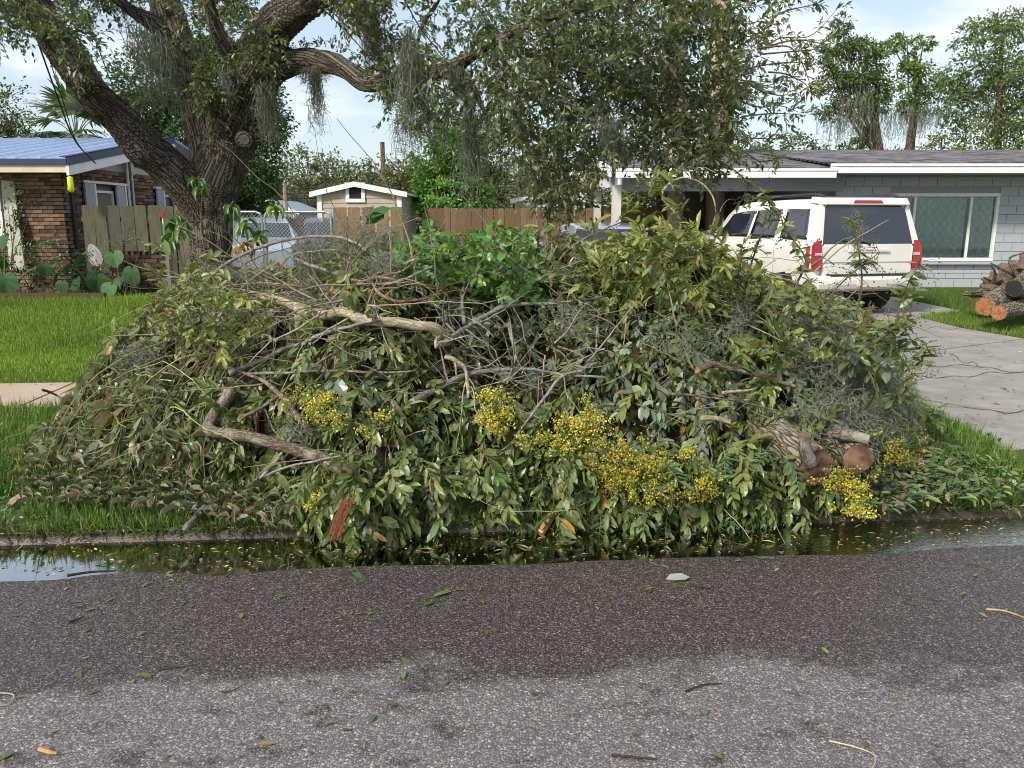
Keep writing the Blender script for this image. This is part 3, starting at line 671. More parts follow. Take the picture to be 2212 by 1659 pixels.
for r in range(12):
    z = r * bh; x = -(bl / 2 if r % 2 else 0)
    while x < 8.2:
        xa, xb = max(x, 0), x + bl; zc = z + bh / 2
        if zc + bh/2 > wz0 + .02 and zc - bh/2 < wz1 - .02:
            if xa < wx1 and xb > wx0:
                if xa < wx0 - .05: xb = wx0
                elif xb > wx1 + .05: xa = wx1
                else: x += bl; continue
        if xb - xa > .04: o = link('block', block(xb - xa, bh), gh); o.location = ((xa + xb) / 2, .012, zc + random.gauss(0, .0006))
        x += bl
# window: frame, three lights, curtain
p_ = MB(); W_ = wx1 - wx0; Hh = wz1 - wz0; cx_, cz_ = (wx0 + wx1)/2, (wz0 + wz1)/2
for dx, dz, w_, h_ in ((0, Hh/2 - .03, W_, .07), (0, -Hh/2 + .03, W_, .07), (W_/2 - .03, 0, .06, Hh), (-W_/2 + .03, 0, .06, Hh)): p_.box((cx_ + dx, .03, cz_ + dz), (w_, .11, h_ - (.14 if w_ < .1 else 0)))
winf = p_.build('window', M['white'], gh)
for fx in (.24, .755):
    p_ = MB(); p_.box((wx0 + W_ * fx, .05, cz_), (.055, .06, Hh - .14)); p_.build('mullion', M['white'], winf)
p_ = MB(); p_.box((cx_, -.03, wz0 - .05), (W_ + .1, .14, .06)); p_.box((cx_ - .03, 0.0, wz0 - .26), (W_ + .05, .03, .035)); p_.build('sill', M['block'], winf)
def glass(name='window_glass', tintc=(.8, .86, .86), f0=.03):
    m, t, b = newmat(name); t.nodes.remove(b)
    gl = N_(t, 'ShaderNodeBsdfGlossy'); gl.inputs['Roughness'].default_value = .02; tr = N_(t, 'ShaderNodeBsdfTransparent'); tr.inputs['Color'].default_value = (*tintc, 1)
    fr = N_(t, 'ShaderNodeFresnel'); fr.inputs['IOR'].default_value = 1.5; fm = N_(t, 'ShaderNodeMath', operation='ADD'); t.links.new(fr.outputs[0], fm.inputs[0]); fm.inputs[1].default_value = f0
    ms = N_(t, 'ShaderNodeMixShader'); t.links.new(fm.outputs[0], ms.inputs[0]); t.links.new(tr.outputs[0], ms.inputs[1]); t.links.new(gl.outputs[0], ms.inputs[2]); t.links.new(ms.outputs[0], t.nodes['Material Output'].inputs['Surface']); return m
M['glass'] = glass()
for a, b in ((.0, .24), (.24, .755), (.755, 1.)):
    p_ = MB(); p_.box((wx0 + W_ * (a + b)/2, .045, cz_), (W_ * (b - a) - .07, .006, Hh - .14)); p_.build('pane', M['glass'], winf)
def curtainmat():
    m, t, b = newmat('lattice_curtain'); v = coord(t, what='Object'); s = N_(t, 'ShaderNodeSeparateXYZ'); t.links.new(v, s.inputs[0])
    def math_(op, a, b_=0.):
        n = N_(t, 'ShaderNodeMath', operation=op)
        for i, x in enumerate((a, b_)):
            if isinstance(x, (int, float)): n.inputs[i].default_value = x
            else: t.links.new(x, n.inputs[i])
        return n.outputs[0]
    k = 2 * math.pi / .19; kz = 2 * math.pi / .24
    cx = math_('COSINE', math_('MULTIPLY', s.outputs[0], k)); cz = math_('COSINE', math_('MULTIPLY', s.outputs[2], kz)); a = math_('ABSOLUTE', math_('ADD', cx, cz))
    c = ramp(t, a, [(0, (.62, .66, .60)), (.17, (.62, .66, .60)), (.26, (.36, .56, .47)), (1, (.34, .54, .45))])
    t.links.new(c, b.inputs['Base Color']); b.inputs['Roughness'].default_value = .9; return m
cm_ = curtainmat()
for a, b in ((.03, .21), (.26, .72), (.775, .97)):
    n = 60; xs = np.linspace(wx0 + W_ * a, wx0 + W_ * b, n); V = []
    for x in xs:
        yy = .10 + .03 * math.sin(x * 31) + .012 * math.sin(x * 67); V += [(x, yy, wz0 + .06), (x, yy, wz1 - .07)]
    F = [[2*i, 2*i+2, 2*i+3, 2*i+1] for i in range(n-1)]
    link('curtain', mesh_raw('curtain', V, [np.array(F)], smooth=True, mat=cm_), gh)
p_ = MB(); p_.box((cx_, .35, cz_), (W_, .02, Hh)); p_.build('room_shadow', M['black'], gh)  # black sheet whose colour stands for the unlit room behind the curtains
# roof with shingle tabs, fascia, soffit
EY = -1.0; EZ = top + .02; RY = 6.2; RZ = EZ + .84
RX0, RX1 = -.55, 10.8
def rp_(x, y): return np.array([x, y, EZ + .12 + (RZ - EZ) * (y - EY) / (RY - EY)])
cx0 = at(1330, 480, 17.0)[0] - hx0      # carport left end
p_ = MB(); p_.prism([rp_(RX0, EY), rp_(RX1, EY), rp_(RX1, RY), rp_(RX0, RY)], (0, 0, .03)); p_.prism([rp_(RX1, RY), rp_(RX0, RY), rp_(RX0, RY) + (0, RY - EY, -.84), rp_(RX1, RY) + (0, RY - EY, -.84)], (0, 0, .03))
dz = -.10
p_.prism([rp_(cx0, EY) + (0, 0, dz), rp_(RX0 - .003, EY) + (0, 0, dz), rp_(RX0 - .003, RY) + (0, 0, 0), rp_(cx0, RY)], (0, 0, .03)); p_.prism([rp_(RX0 - .003, RY), rp_(cx0, RY), rp_(cx0, RY) + (0, RY - EY, -.84), rp_(RX0 - .003, RY) + (0, RY - EY, -.84)], (0, 0, .03))
groof = p_.build('roof', paint('roof_felt', (.08, .075, .08), .95), gh)
sm_ = []
for k in range(8):
    b_ = MB(); b_.box((0, 0, 0), (.30, .17, .012), tint=np.array([.13, .12, .13]) * (.55 + .16 * k)); sm_.append(mesh_raw('shingle', np.vstack(b_.V), [np.vstack(f) for f in b_.F.values()], np.vstack(b_.T), None, False, M['shingle']))
sh = []; rowh = .145; slope = math.atan2(RZ - EZ, RY - EY); sl_ = math.hypot(RZ - EZ, RY - EY)
for r in range(int(sl_ / rowh)):
    y = EY + (r + .45) * rowh * math.cos(slope)
    for k in range(int((RX1 - cx0) / .31)):
        x = cx0 + .16 + k * .31 + (.15 if r % 2 else 0); q = rp_(x, y)
        if x < RX0: q[2] += dz * (1 - (y - EY) / (RY - EY))
        q[2] += .043; sh.append((x, y, q[2]))
sh.sort(key=lambda s: s[1] + (0 if -3 < s[0] < 6.5 else 50)); mbs = MB()
for i, s in enumerate(sh):
    if i < 300: o = link('shingle', sm_[random.randrange(8)], groof); o.location = (s[0], s[1], s[2] + random.uniform(0, .006)); o.rotation_euler = (slope + .03, 0, 0)
    else: mbs.box((s[0], s[1], s[2] + random.uniform(0, .006)), (.30, .17, .012), rx=slope + .03, tint=np.array([.13, .12, .13]) * random.uniform(.5, 1.7))
mbs.build('shingle', M['shingle'], groof, kind='stuff')
p_ = MB(); p_.box(((RX0 + RX1)/2, EY - .02, EZ + .035), (RX1 - RX0, .03, .17)); p_.box(((RX0 + RX1)/2, EY - .045, EZ + .12), (RX1 - RX0, .03, .05)); p_.build('fascia', M['white'], gh)
p_ = MB(); p_.box(((cx0 + RX0 - .06)/2 + .1, EY - .05, EZ - .06), (RX0 - cx0 + .1, .03, .17)); p_.box(((cx0 + RX0)/2 + .07, EY - .07, EZ + .02), (RX0 - cx0 + .1, .03, .05)); p_.build('carport_fascia', M['white'], gh)
p_ = MB(); p_.box(((cx0 + RX1)/2, EY/2 + .0, EZ - .03), (RX1 - cx0, -EY, .02)); p_.build('soffit', paint('soffit_grey', (.34, .36, .38), .8), gh)
# carport: back wall, side beam, posts, gable end
cw = at(1345, 480, 17)[0] - hx0
p_ = MB(); p_.box(((cx0 + 0)/2 + 1.0, 5.2, top/2), (0 - cx0 - 2.0, .15, top)); p_.build('carport_wall', paint('carport_stucco', (.20, .19, .185), .95, .1, 4, .2, .5), gh)
p_ = MB(); p_.box((-.9, 5.08, 1.03), (.85, .06, 2.06)); p_.build('carport_door', paint('dark_door', (.05, .055, .06), .5), gh)
p_ = MB(); p_.box(((cx0)/2, -.35, EZ - .23), (-cx0, .12, .34)); p_.build('header_beam', paint('beam_grey', (.22, .235, .26), .8), gh)
sb0 = at(1328, 398, 17.4); sb1 = at(1238, 428, 27.0)
L0 = np.array([hx0, HY, HGz])
p_ = MB(); a = sb0 - L0; b = sb1 - L0; a = np.array([cx0 + .08, EY + .1, EZ - .28]); b = np.array([cx0 + .08, 9.2, EZ - .28]); p_.prism([a, a + (.1, 0, 0), a + (.1, 0, .22), a + (0, 0, .22)], b - a); p_.build('side_beam', M['white'], gh)
for yy in (-.4, 3.6, 7.6):
    p_ = MB(); p_.box((cx0 + .13, yy, (EZ - .28)/2), (.19, .19, EZ - .28)); p_.build('post', paint('post_paint', (.55, .52, .47), .6, .3, 5, .15) if yy < 0 else bpy.data.materials['post_paint'], gh)
p_ = MB(); p_.prism([(cx0 + .12, EY + .15, EZ - .055), (cx0 + .12, 2*RY - EY, EZ - .055), (cx0 + .12, RY, RZ + .08)], (.05, 0, 0)); p_.build('gable_wall', paint('tan_panel', (.50, .42, .32), .8, .2, 3, .15), gh)
a = rp_(cx0 - .12, EY - .06) + (0, 0, -.14 + dz); b = rp_(cx0 - .12, RY) + (0, 0, -.14); p_ = MB(); p_.prism([a, a + (.05, 0, 0), a + (.05, 0, .2), a + (0, 0, .2)], b - a); c = b + np.array([0, RY - EY, -1.28]); p_.prism([b, b + (.05, 0, 0), b + (.05, 0, .2), b + (0, 0, .2)], c - b); p_.build('rake_board', M['white'], gh)
# tan hull-like round thing with cords under the gable
c = np.array([cx0 + hx0 - .1, HY + 4.5, EZ + HGz + .05]); k_ = thing('hanging_float', 'rounded tan hull with dark cords hung under the carport gable', 'float', c)
p_ = MB(); q = np.array([(0, -1.9 + .38*i, .0) for i in range(11)]); p_.tube(q, [.02, .16, .26, .32, .34, .35, .34, .32, .26, .16, .02], 14); p_.build('hull', M['cream'], k_, smooth=True)
p_ = MB(); p_.tube(smooth_line([(-.36, -.9, .3), (-.38, -.7, -.1), (-.4, -.3, .1), (-.38, 0, -.35), (-.36, .5, .2)], 20), .015, 5); p_.build('cord', M['wire'], k_)

# ================================================================ CARS
def carpaint(name, col, rough=.22, metal=0.0):
    m, t, b = newmat(name); f = noise(t, coord(t), 3, 3)
    t.links.new(mixc(t, col, ramp(t, f, [(.3, g3(.94)), (.7, g3(1.03))]), 1.0, 'MULTIPLY'), b.inputs['Base Color'])
    b.inputs['Roughness'].default_value = rough; b.inputs['Metallic'].default_value = metal; b.inputs['Coat Weight'].default_value = .6; b.inputs['Coat Roughness'].default_value = .06; return m
M['taillight'] = paint('tail_light_red', (.35, .012, .015), .12, .7); M['chrome'] = paint('chrome', (.6, .6, .6), .15, .5, 0, 0, 0, 1); M['rim'] = paint('rim_grey', (.35, .35, .36), .3, .5, 0, 0, 0, .8)
M['plastic'] = paint('dark_trim', (.03, .033, .04), .5, .4)
class Car:
    """stations (y, zb, zbelt, ztop, wb, wbelt, wtop) from the rear (y=0) forward; local +Y is ahead"""
    def __init__(s, st_, rake=0, zr=1.13): s.S = np.array(st_, float); s.rake = rake; s.zr = zr
    def rk(s, V):
        V = np.array(V, float); V[:, 1] += s.rake * np.maximum(0, V[:, 2] - s.zr) * np.clip(1 - V[:, 1] / 1.2, 0, 1); return V
    def at(s, y): return np.array([np.interp(y, s.S[:, 0], s.S[:, k]) for k in range(1, 7)])
    def ring(s, y):
        zb, zm, zt, wb, wm, wt = s.at(y); h = zt - zm; r = min(.07, h * .4)
        return np.array([(.80*wb, zb), (wb, zb + .07), (wm + .012, zb + (zm - zb)*.45), (wm + .02, zm - .12), (wm, zm - .02), (wm - .02, zm + .01*(h > .1)), (wt + .0, zt - r*1.1), (wt - r*.5, zt - r*.35), (wt*.72, zt - .012), (0, zt)])
    def body(s, mat, parent, n=60):
        ys = np.linspace(s.S[0, 0], s.S[-1, 0], n); ys = np.unique(np.concatenate([ys, s.S[:, 0]])); V = []; K = 20
        for y in ys:
            R = s.ring(y); full = np.vstack([R, R[::-1] * (-1, 1)]); V += [(x, y, z) for x, z in full]
        V = s.rk(V); F = [[i*K+j, i*K+(j+1) % K, (i+1)*K+(j+1) % K, (i+1)*K+j] for i in range(len(ys)-1) for j in range(K)]
        caps = [list(range(K))[::-1], [(len(ys)-1)*K + j for j in range(K)]]
        me = mesh_raw('body', V, [np.array(F), np.array(caps)], smooth=True, mat=mat); o = link('body', me, parent)
        md = o.modifiers.new('edges', 'EDGE_SPLIT'); md.split_angle = rad(38); return o
    def side(s, y, f, sg, off):
        """point on greenhouse side: f 0 belt .. 1 roof edge"""
        R = s.ring(y); a, b = R[5], R[6]; p = a + (b - a) * f; nn = np.array([b[1] - a[1], a[0] - b[0]]); nn = nn / (np.linalg.norm(nn) + 1e-9)
        p = p + nn * off; return (p[0] * sg, y, p[1])
    def low(s, y, z, sg, off):
        R = s.ring(y)[:6]; x = np.interp(z, R[:, 1], R[:, 0]); return ((x + off) * sg, y, z)
    def glass(s, name, quad, sg, mat, parent, off=.008, n=8, fn='side'):
        """quad: (y0b, y1b, f0, y0t, y1t, f1)"""
        y0b, y1b, f0, y0t, y1t, f1 = quad; V = []
        for i in range(n + 1):
            t = i / n; f = f0 + (f1 - f0) * t; a = y0b + (y0t - y0b) * t; b = y1b + (y1t - y1b) * t
            for j in range(n + 1): V.append((s.side if fn == 'side' else s.low)(a + (b - a) * j / n, f, sg, off))
        V = s.rk(V); K = n + 1; F = [[i*K+j, i*K+j+1, (i+1)*K+j+1, (i+1)*K+j] for i in range(n) for j in range(n)]
        if sg < 0: F = [f[::-1] for f in F]
        o = link(name, mesh_raw(name, V, [np.array(F)], smooth=True, mat=mat), parent); md = o.modifiers.new('thick', 'SOLIDIFY'); md.thickness = .006; md.offset = -1; return o
def wheel(parent, x, y, r, wd=.24):
    p_ = MB(); sg = 1 if x > 0 else -1
    q = [(x - sg*wd, y, r), (x - sg*wd, y, r), (x - sg*.02, y, r), (x, y, r)]; p_.tube([(x - sg*wd, y, r), (x - sg*wd*.85, y, r), (x - sg*.04, y, r), (x, y, r)], [r*.86, r, r, r*.9], 28); t = p_.build('wheel', M['black'], parent, smooth=False)
    p_ = MB(); p_.tube([(x - sg*.03, y, r), (x + sg*.004, y, r), (x + sg*.008, y, r)], [r*.62, r*.62, r*.5], 20); p_.build('rim', M['rim'], t)
def sprig_box(): pass
# ---- white SUV
WHT = carpaint('suv_white', (.70, .68, .63))
suv = thing('white_suv', 'large white sport utility vehicle backed behind the debris on the driveway', 'suv', (5.75, 13.15, gz(5.7, 13.2) + .012), rad(13))
SV_ = Car([(-.02, .46, 1.12, 1.86, .86, .90, .72), (.02, .44, 1.13, 1.87, .93, .955, .74), (.25, .42, 1.14, 1.885, .96, .975, .76), (1.2, .42, 1.15, 1.89, .975, .985, .78), (2.4, .42, 1.15, 1.87, .975, .985, .77), (3.0, .42, 1.15, 1.80, .975, .985, .74), (3.35, .42, 1.15, 1.66, .97, .98, .72), (3.85, .42, 1.15, 1.22, .97, .975, .80), (4.05, .42, 1.13, 1.19, .96, .965, .8), (4.9, .42, 1.05, 1.10, .95, .94, .8), (5.1, .45, .95, 1.02, .88, .88, .75)], .26)
SV_.body(WHT, suv)
# rear wall pieces (rear face at y<=0): tapered shell with raked upper part
def rear_poly(name, pts, mat, parent, th=.03, y0=-.02, rake=.26, n=1, zr=1.13):
    """pts (x,z) -> plate on raked rear face: above 1.13 leans forward"""
    f = lambda z: y0 + max(0, z - zr) * rake - (.03 * math.sin(max(0, min(1, (z - .45) / .7)) * math.pi))
    V = []; K = len(pts)
    for x, z in pts: V.append((x, f(z) + .02 * (x / .9) ** 2 - th, z))
    for x, z in pts: V.append((x, f(z) + .02 * (x / .9) ** 2, z))
    F = [[i, (i+1) % K, K + (i+1) % K, K + i] for i in range(K)]
    me = mesh_raw(name, V, [np.array(F), np.array([list(range(K))]), np.array([list(range(K, 2*K))[::-1]])], mat=mat); o = link(name, me, parent)
    md = o.modifiers.new('soft', 'BEVEL'); md.width = min(.008, th*.3); md.segments = 2; md.limit_method = 'ANGLE'; return o
gate_ = rear_poly('tailgate', [(-.80, .66), (.80, .66), (.83, 1.10), (.80, 1.14), (-.80, 1.14), (-.83, 1.10)], WHT, suv, .05, -.02)
rear_poly('rear_glass', [(-.82, 1.155), (.82, 1.155), (.73, 1.70), (.66, 1.745), (-.66, 1.745), (-.73, 1.70)], M['darkglass'], suv, .03, -.035)
for sg in (1, -1):
    rear_poly('rear_pillar', [(sg*.835, 1.15), (sg*.95, 1.15), (sg*.80, 1.79), (sg*.745, 1.72)] if sg > 0 else [(-.95, 1.15), (-.835, 1.15), (-.745, 1.72), (-.80, 1.79)], WHT, suv, .04, -.03)
p_ = MB(); p_.prism([(-.79, .03, 1.765), (.79, .03, 1.765), (.75, .06, 1.875), (-.75, .06, 1.875)], (0, .42, .03)); spo = p_.build('spoiler', WHT, suv); md = spo.modifiers.new('soft', 'BEVEL'); md.width = .02; md.segments = 3
p_ = MB(); p_.prism([(-.27, .025, 1.80), (.27, .025, 1.80), (.24, .035, 1.84), (-.24, .035, 1.84)], (0, .02, 0)); p_.build('brake_light', M['taillight'], spo)
for sg in (1, -1):
    pts = [(.84, .76), (.985, .76), (1.0, .9), (.99, 1.12), (.93, 1.20), (.86, 1.2)]
    pts = pts if sg > 0 else [(-x, z) for x, z in pts][::-1]
    tl = rear_poly('tail_light', pts, M['taillight'], suv, .05, -.03)
    # wraps round the side
    V = [SV_.low(y, z, sg, .01) for z in (.76, 1.0, 1.12) for y in (-.01, .14)]; 
    q = link('side_lens', mesh_raw('side_lens', V, [np.array([[0, 1, 3, 2], [2, 3, 5, 4]])], mat=M['taillight']), tl); md = q.modifiers.new('t', 'SOLIDIFY'); md.thickness = .01
    p_ = MB(); p_.box((sg*.905, -.075, .99), (.12, .012, .05)); p_.build('reverse_lens', paint('lens_clear', (.55, .45, .45), .1) if sg > 0 else bpy.data.materials['lens_clear'], tl)
# bumper, step pad, plate, handle bar, wiper
bp = MB(); prof = [(-.10, .40), (-.20, .44), (-.235, .52), (-.235, .60), (-.20, .655), (0, .66), (0, .38)]
V = []; K = len(prof)
for x in (-.99, -.93, -.7, 0, .7, .93, .99):
    k = 0 if abs(x) < .8 else (.05 if abs(x) < .95 else .16)
    V += [(x, min(0.02, y + k), z) for y, z in prof]
F = [[i*K+j, i*K+(j+1) % K, (i+1)*K+(j+1) % K, (i+1)*K+j] for i in range(6) for j in range(K)]
bmp = link('bumper', mesh_raw('bumper', V, [np.array(F), np.array([list(range(K)), [6*K+j for j in range(K)][::-1]])], smooth=False, mat=WHT), suv); md = bmp.modifiers.new('soft', 'BEVEL'); md.width = .015; md.segments = 2
p_ = MB(); p_.box((0, -.12, .666), (1.5, .2, .022)); p_.build('step_pad', M['plastic'], bmp)
p_ = MB(); p_.box((0, -.242, .53), (.55, .02, .11), taper=.95); p_.build('bumper_recess', paint('warm_white', (.6, .57, .5), .4), bmp)
p_ = MB(); p_.box((0, -.082, 1.045), (.75, .03, .035)); p_.build('gate_bar', WHT, gate_)
p_ = MB(); p_.box((0, -.088, 1.05), (.14, .02, .02)); p_.build('badge', paint('gold_badge', (.55, .38, .12), .3, .5, 0, 0, 0, .9), gate_)
plate = MB(); plate.box((0, -.094, .92), (.30, .01, .15)); plo = plate.build('licence_plate', paint('plate_white', (.72, .74, .74), .4), gate_)
def text(body, size, loc, mat, parent, ext=.002, rot=(rad(90), 0, 0), name='lettering', xs=1.0):
    cu = bpy.data.curves.new(name, 'FONT'); cu.body = body; cu.size = size; cu.extrude = ext; cu.align_x = 'CENTER'; cu.align_y = 'CENTER'
    tmp = bpy.data.objects.new('tmp', cu); me = bpy.data.meshes.new_from_object(tmp); bpy.data.objects.remove(tmp); me.materials.clear(); me.materials.append(mat)
    o = link(name, me, parent); o.location = loc; o.rotation_euler = rot; o.scale = (xs, 1, 1); return o
plg = paint('plate_green', (.03, .10, .05), .5)
text('A', .085, (-.10, -.102, .915), plg, plo, xs=.7); text('J', .085, (.06, -.102, .915), plg, plo, xs=.7); text('N', .085, (.11, -.102, .915), plg, plo, xs=.7)
p_ = MB(); p_.tube([(-.015, -.1005, .93), (-.015, -.103, .93)], .026, 12); p_.tube([(.02, -.1005, .905), (.02, -.103, .905)], .022, 12); p_.build('orange_emblem', paint('plate_orange', (.62, .17, .02), .5), plo)
p_ = MB(); p_.tube([(0, -.07, 1.16), (-.10, -.058, 1.19), (-.50, -.05, 1.215)], .011, 5); p_.tube([(0, -.09, 1.14), (0, -.05, 1.16)], .02, 8); p_.build('wiper', M['plastic'], gate_)
p_ = MB(); p_.box((0, -.08, .86), (1.62, .004, .006)); p_.build('panel_seam', M['plastic'], gate_)
for sg in (1, -1):
    SV_.glass('quarter_glass', (.22, 1.02, .10, .30, 1.02, .84), sg, M['darkglass'], suv)
    SV_.glass('rear_door_glass', (1.20, 2.05, .10, 1.20, 2.02, .84), sg, M['darkglass'], suv)
    SV_.glass('front_door_glass', (2.14, 3.45, .10, 2.12, 2.98, .84), sg, M['darkglass'], suv)
    for y in (1.1, 2.1, 3.42):
        V = [SV_.low(y + dy, z, sg, .004) for z in np.linspace(.5, 1.13, 6) for dy in (-.004, .004)]
        F = [[2*i, 2*i+1, 2*i+3, 2*i+2] for i in range(5)]; link('door_seam', mesh_raw('door_seam', V, [np.array(F)], mat=M['plastic']), suv)
    for y in (1.25, 2.3): p_ = MB(); q = SV_.low(y, 1.0, sg, .02); p_.box(q, (.035, .2, .035)); p_.build('door_handle', WHT, suv)
    p_ = MB(); z = 1.89
    p_.tube([(sg*.70, .18, 1.87), (sg*.70, .34, 1.935), (sg*.70, 2.3, 1.93), (sg*.69, 2.55, 1.85)], [.02, .028, .028, .02], 6); p_.build('roof_rail', M['plastic'], suv)
    p_ = MB(); p_.box((sg*1.12, 3.35, 1.22), (.24, .12, .19)); mm_ = p_.build('mirror', M['plastic'], suv); md = mm_.modifiers.new('soft', 'BEVEL'); md.width = .03
    p_ = MB(); p_.box((sg*1.12, 3.285, 1.22), (.19, .01, .14)); p_.build('mirror_glass', M['chrome'], mm_)
    for y in (.95, 4.1):
        V = [(SV_.low(y, .6, sg, 0)[0] + sg*.004, y, .40)]; q = MB(); q.tube([(sg*.72, y, .42), (sg*.982, y, .42)], [.455, .455], 28); q.build('wheel_arch', M['plastic'], suv); wheel(suv, sg * .985, y, .39)
p_ = MB(); p_.box((0, .5, .36), (1.5, 1.0, .16)); p_.tube([(-.3, -.05, .38), (-.3, .6, .36)], .05, 10); p_.build('underbody', M['black'], suv)
# ---- silver blue hatchback between the pile and the tall fence
def generic_car(name, label, loc, rz, paintm, stt, belt_glass, wheels, r=.32):
    root = thing(name, label, 'car', loc, rz); C = Car(stt, .75, .97); C.body(paintm, root, 40)
    for sg in (1, -1):
        for q in belt_glass: C.glass('side_glass', q, sg, M['darkglass'], root)
        for y in wheels:
            q = MB(); q.tube([(sg*.6, y, r + .03), (sg*(C.at(y)[4] + .012), y, r + .03)], [r + .07] * 2, 24); q.build('wheel_arch', M['plastic'], root); wheel(root, sg * (C.at(y)[4] + .022), y, r, .2)
        p_ = MB(); ym = belt_glass[0][1] - .35; p_.box((sg*(C.at(ym)[4] + .12), ym, C.at(ym)[1] + .08), (.2, .1, .12)); p_.build('mirror', paintm, root)
    return root, C
hb = [(0, .35, .97, 1.40, .80, .82, .60), (.06, .3, .98, 1.43, .84, .86, .62), (.35, .28, .98, 1.46, .86, .87, .63), (1.2, .28, .97, 1.50, .87, .88, .64), (2.2, .28, .96, 1.47, .87, .88, .63), (2.6, .28, .96, 1.38, .87, .88, .62), (3.25, .28, .95, 1.0, .87, .87, .7), (3.9, .3, .85, .90, .84, .84, .68), (4.15, .35, .7, .74, .7, .72, .55)]
c1, C1 = generic_car('silver_hatchback', 'pale silver blue hatchback with dark windows half hidden by the pile', (at(1322, 520, 14.3)[0], 14.3, .13), rad(4), carpaint('silver_blue', (.42, .50, .58), .2, .5), hb, [(.55, 3.0, .12, .7, 2.55, .86)], (.75, 3.3))
rear_poly('rear_glass', [(-.72, 1.0), (.72, 1.0), (.58, 1.38), (-.58, 1.38)], M['darkglass'], c1, .03, -.01, .75, zr=.97)
for sg in (1, -1): rear_poly('tail_light', [(sg*.62, .66), (sg*.80, .66), (sg*.80, .80), (sg*.62, .80)][::sg], M['taillight'], c1, .03, -.01)
c2, C2 = generic_car('pale_blue_car', 'pale blue silver car parked behind the chain link gate', (at(532, 520, 20.5)[0] - .3, 22.2, .25), rad(-158), carpaint('pale_silver', (.50, .57, .66), .25, .35), hb, [(.55, 3.0, .12, .7, 2.55, .86)], (.75, 3.3))
F = [[i*7+j, i*7+j+1, (i+1)*7+j+1, (i+1)*7+j] for i in range(8) for j in range(6)]
V = []
for i in range(9):
    for j in range(7):
        y = 2.66 + .56 * i / 8; V.append((( -.58 + 1.16*j/6.), y, np.interp(y, [2.6, 3.25], [1.38, 1.0]) + .014 - .02 * (abs(j-3)/3)**2))
link('windscreen', mesh_raw('windscreen', V, [np.array(F)], smooth=True, mat=M['darkglass']), c2)
for sg in (1, -1): p_ = MB(); p_.box((sg*.66, 4.0, .74), (.26, .22, .12)); p_.build('headlight', M['chrome'], c2)
generic_car('dark_car', 'dark car glimpsed at the right end of the chain link gate', (at(722, 520, 22)[0] - .1, 22.6, .25), rad(-170), carpaint('dark_grey_paint', (.03, .03, .035), .25), hb, [(.55, 3.0, .12, .7, 2.55, .86)], (.75, 3.3))

# lime bottle-shaped trap hanging from the eave
bt = thing('hanging_trap', 'lime yellow plastic bottle hanging from the corner of the blue roofed eave', 'bottle', at(152, 395, 15.3))
p_ = MB(); p_.tube([(0, 0, -.17), (0, 0, -.14), (0, 0, -.13), (0, 0, -.06), (0, 0, .10), (0, 0, .12)], [.03, .05, .062, .052, .052, .02], 14); p_.build('bottle_body', leafmat('lime_plastic', .25, .3, .5), bt, smooth=True)
bpy.data.objects['bottle_body'].data.attributes['tint'].data.foreach_set('color', np.tile([.62, .68, .03, 1], len(bpy.data.objects['bottle_body'].data.vertices)).astype(np.float32))
p_ = MB(); p_.tube([(0, 0, .12), (0, 0, .33)], .006, 5); p_.build('string', M['wire'], bt)
# pale oval ornament by the planter
p_ = MB(); q = [(.13*math.cos(a)*(1 - .25*math.sin(a)), 0, .21*math.sin(a)) for a in np.linspace(0, 2*math.pi, 24, endpoint=False)]; p_.prism(q, (0, .03, 0)); o = p_.build('oval_stone', paint('pale_stone', (.36, .34, .33), .8, .2, 9, .2, .4), None, label='pale oval stone leaning upright against the plank fence', cat='ornament'); o.location = at(204, 551, 15.0); o.rotation_euler = (0, rad(-18), 0)

# ================================================================ TREES
def build_scatter(name, tmpl, P, Ld, Nn, ln, wd, tint, mat, parent=None, **k):
    V, F, C = scatter(tmpl[0], tmpl[1], P, frames(Ld, Nn, ln, wd), tint)
    return link(name, mesh_raw(name, V, F, tint=C, mat=mat), parent, **k)
def crown_leaves(blobs, density, leaf, rnd=1.0, shell=.55):
    """blobs (x,y,z,rx,ry,rz) -> leaf positions & directions in clumps"""
    Ps, Ds = [], []
    for (x, y, z, rx, ry, rz) in blobs:
        n = max(10, int(density * rx * rz * (1 + .3 * ry)))
        d = nrm(rng.normal(0, 1, (n, 3))); r = (shell + (1 - shell) * rng.random((n, 1))) * (.75 + .5 * vnoise(d * 2.3 + x, 1.0))[:, None]
        # secondary clumping
        c = nrm(rng.normal(0, 1, (max(4, n // 45), 3))) * (.55 + .5 * rng.random((max(4, n // 45), 1)))
        pick = c[rng.integers(0, len(c), n)] + rng.normal(0, .14, (n, 3))
        q = np.where(rng.random((n, 1)) < .72, pick, d * r)
        Ps.append(np.array([x, y, z]) + q * np.array([rx, ry, rz])); Ds.append(nrm(q + rng.normal(0, .7, (n, 3)) - np.array([0, 0, .3])))
    return np.vstack(Ps), np.vstack(Ds)
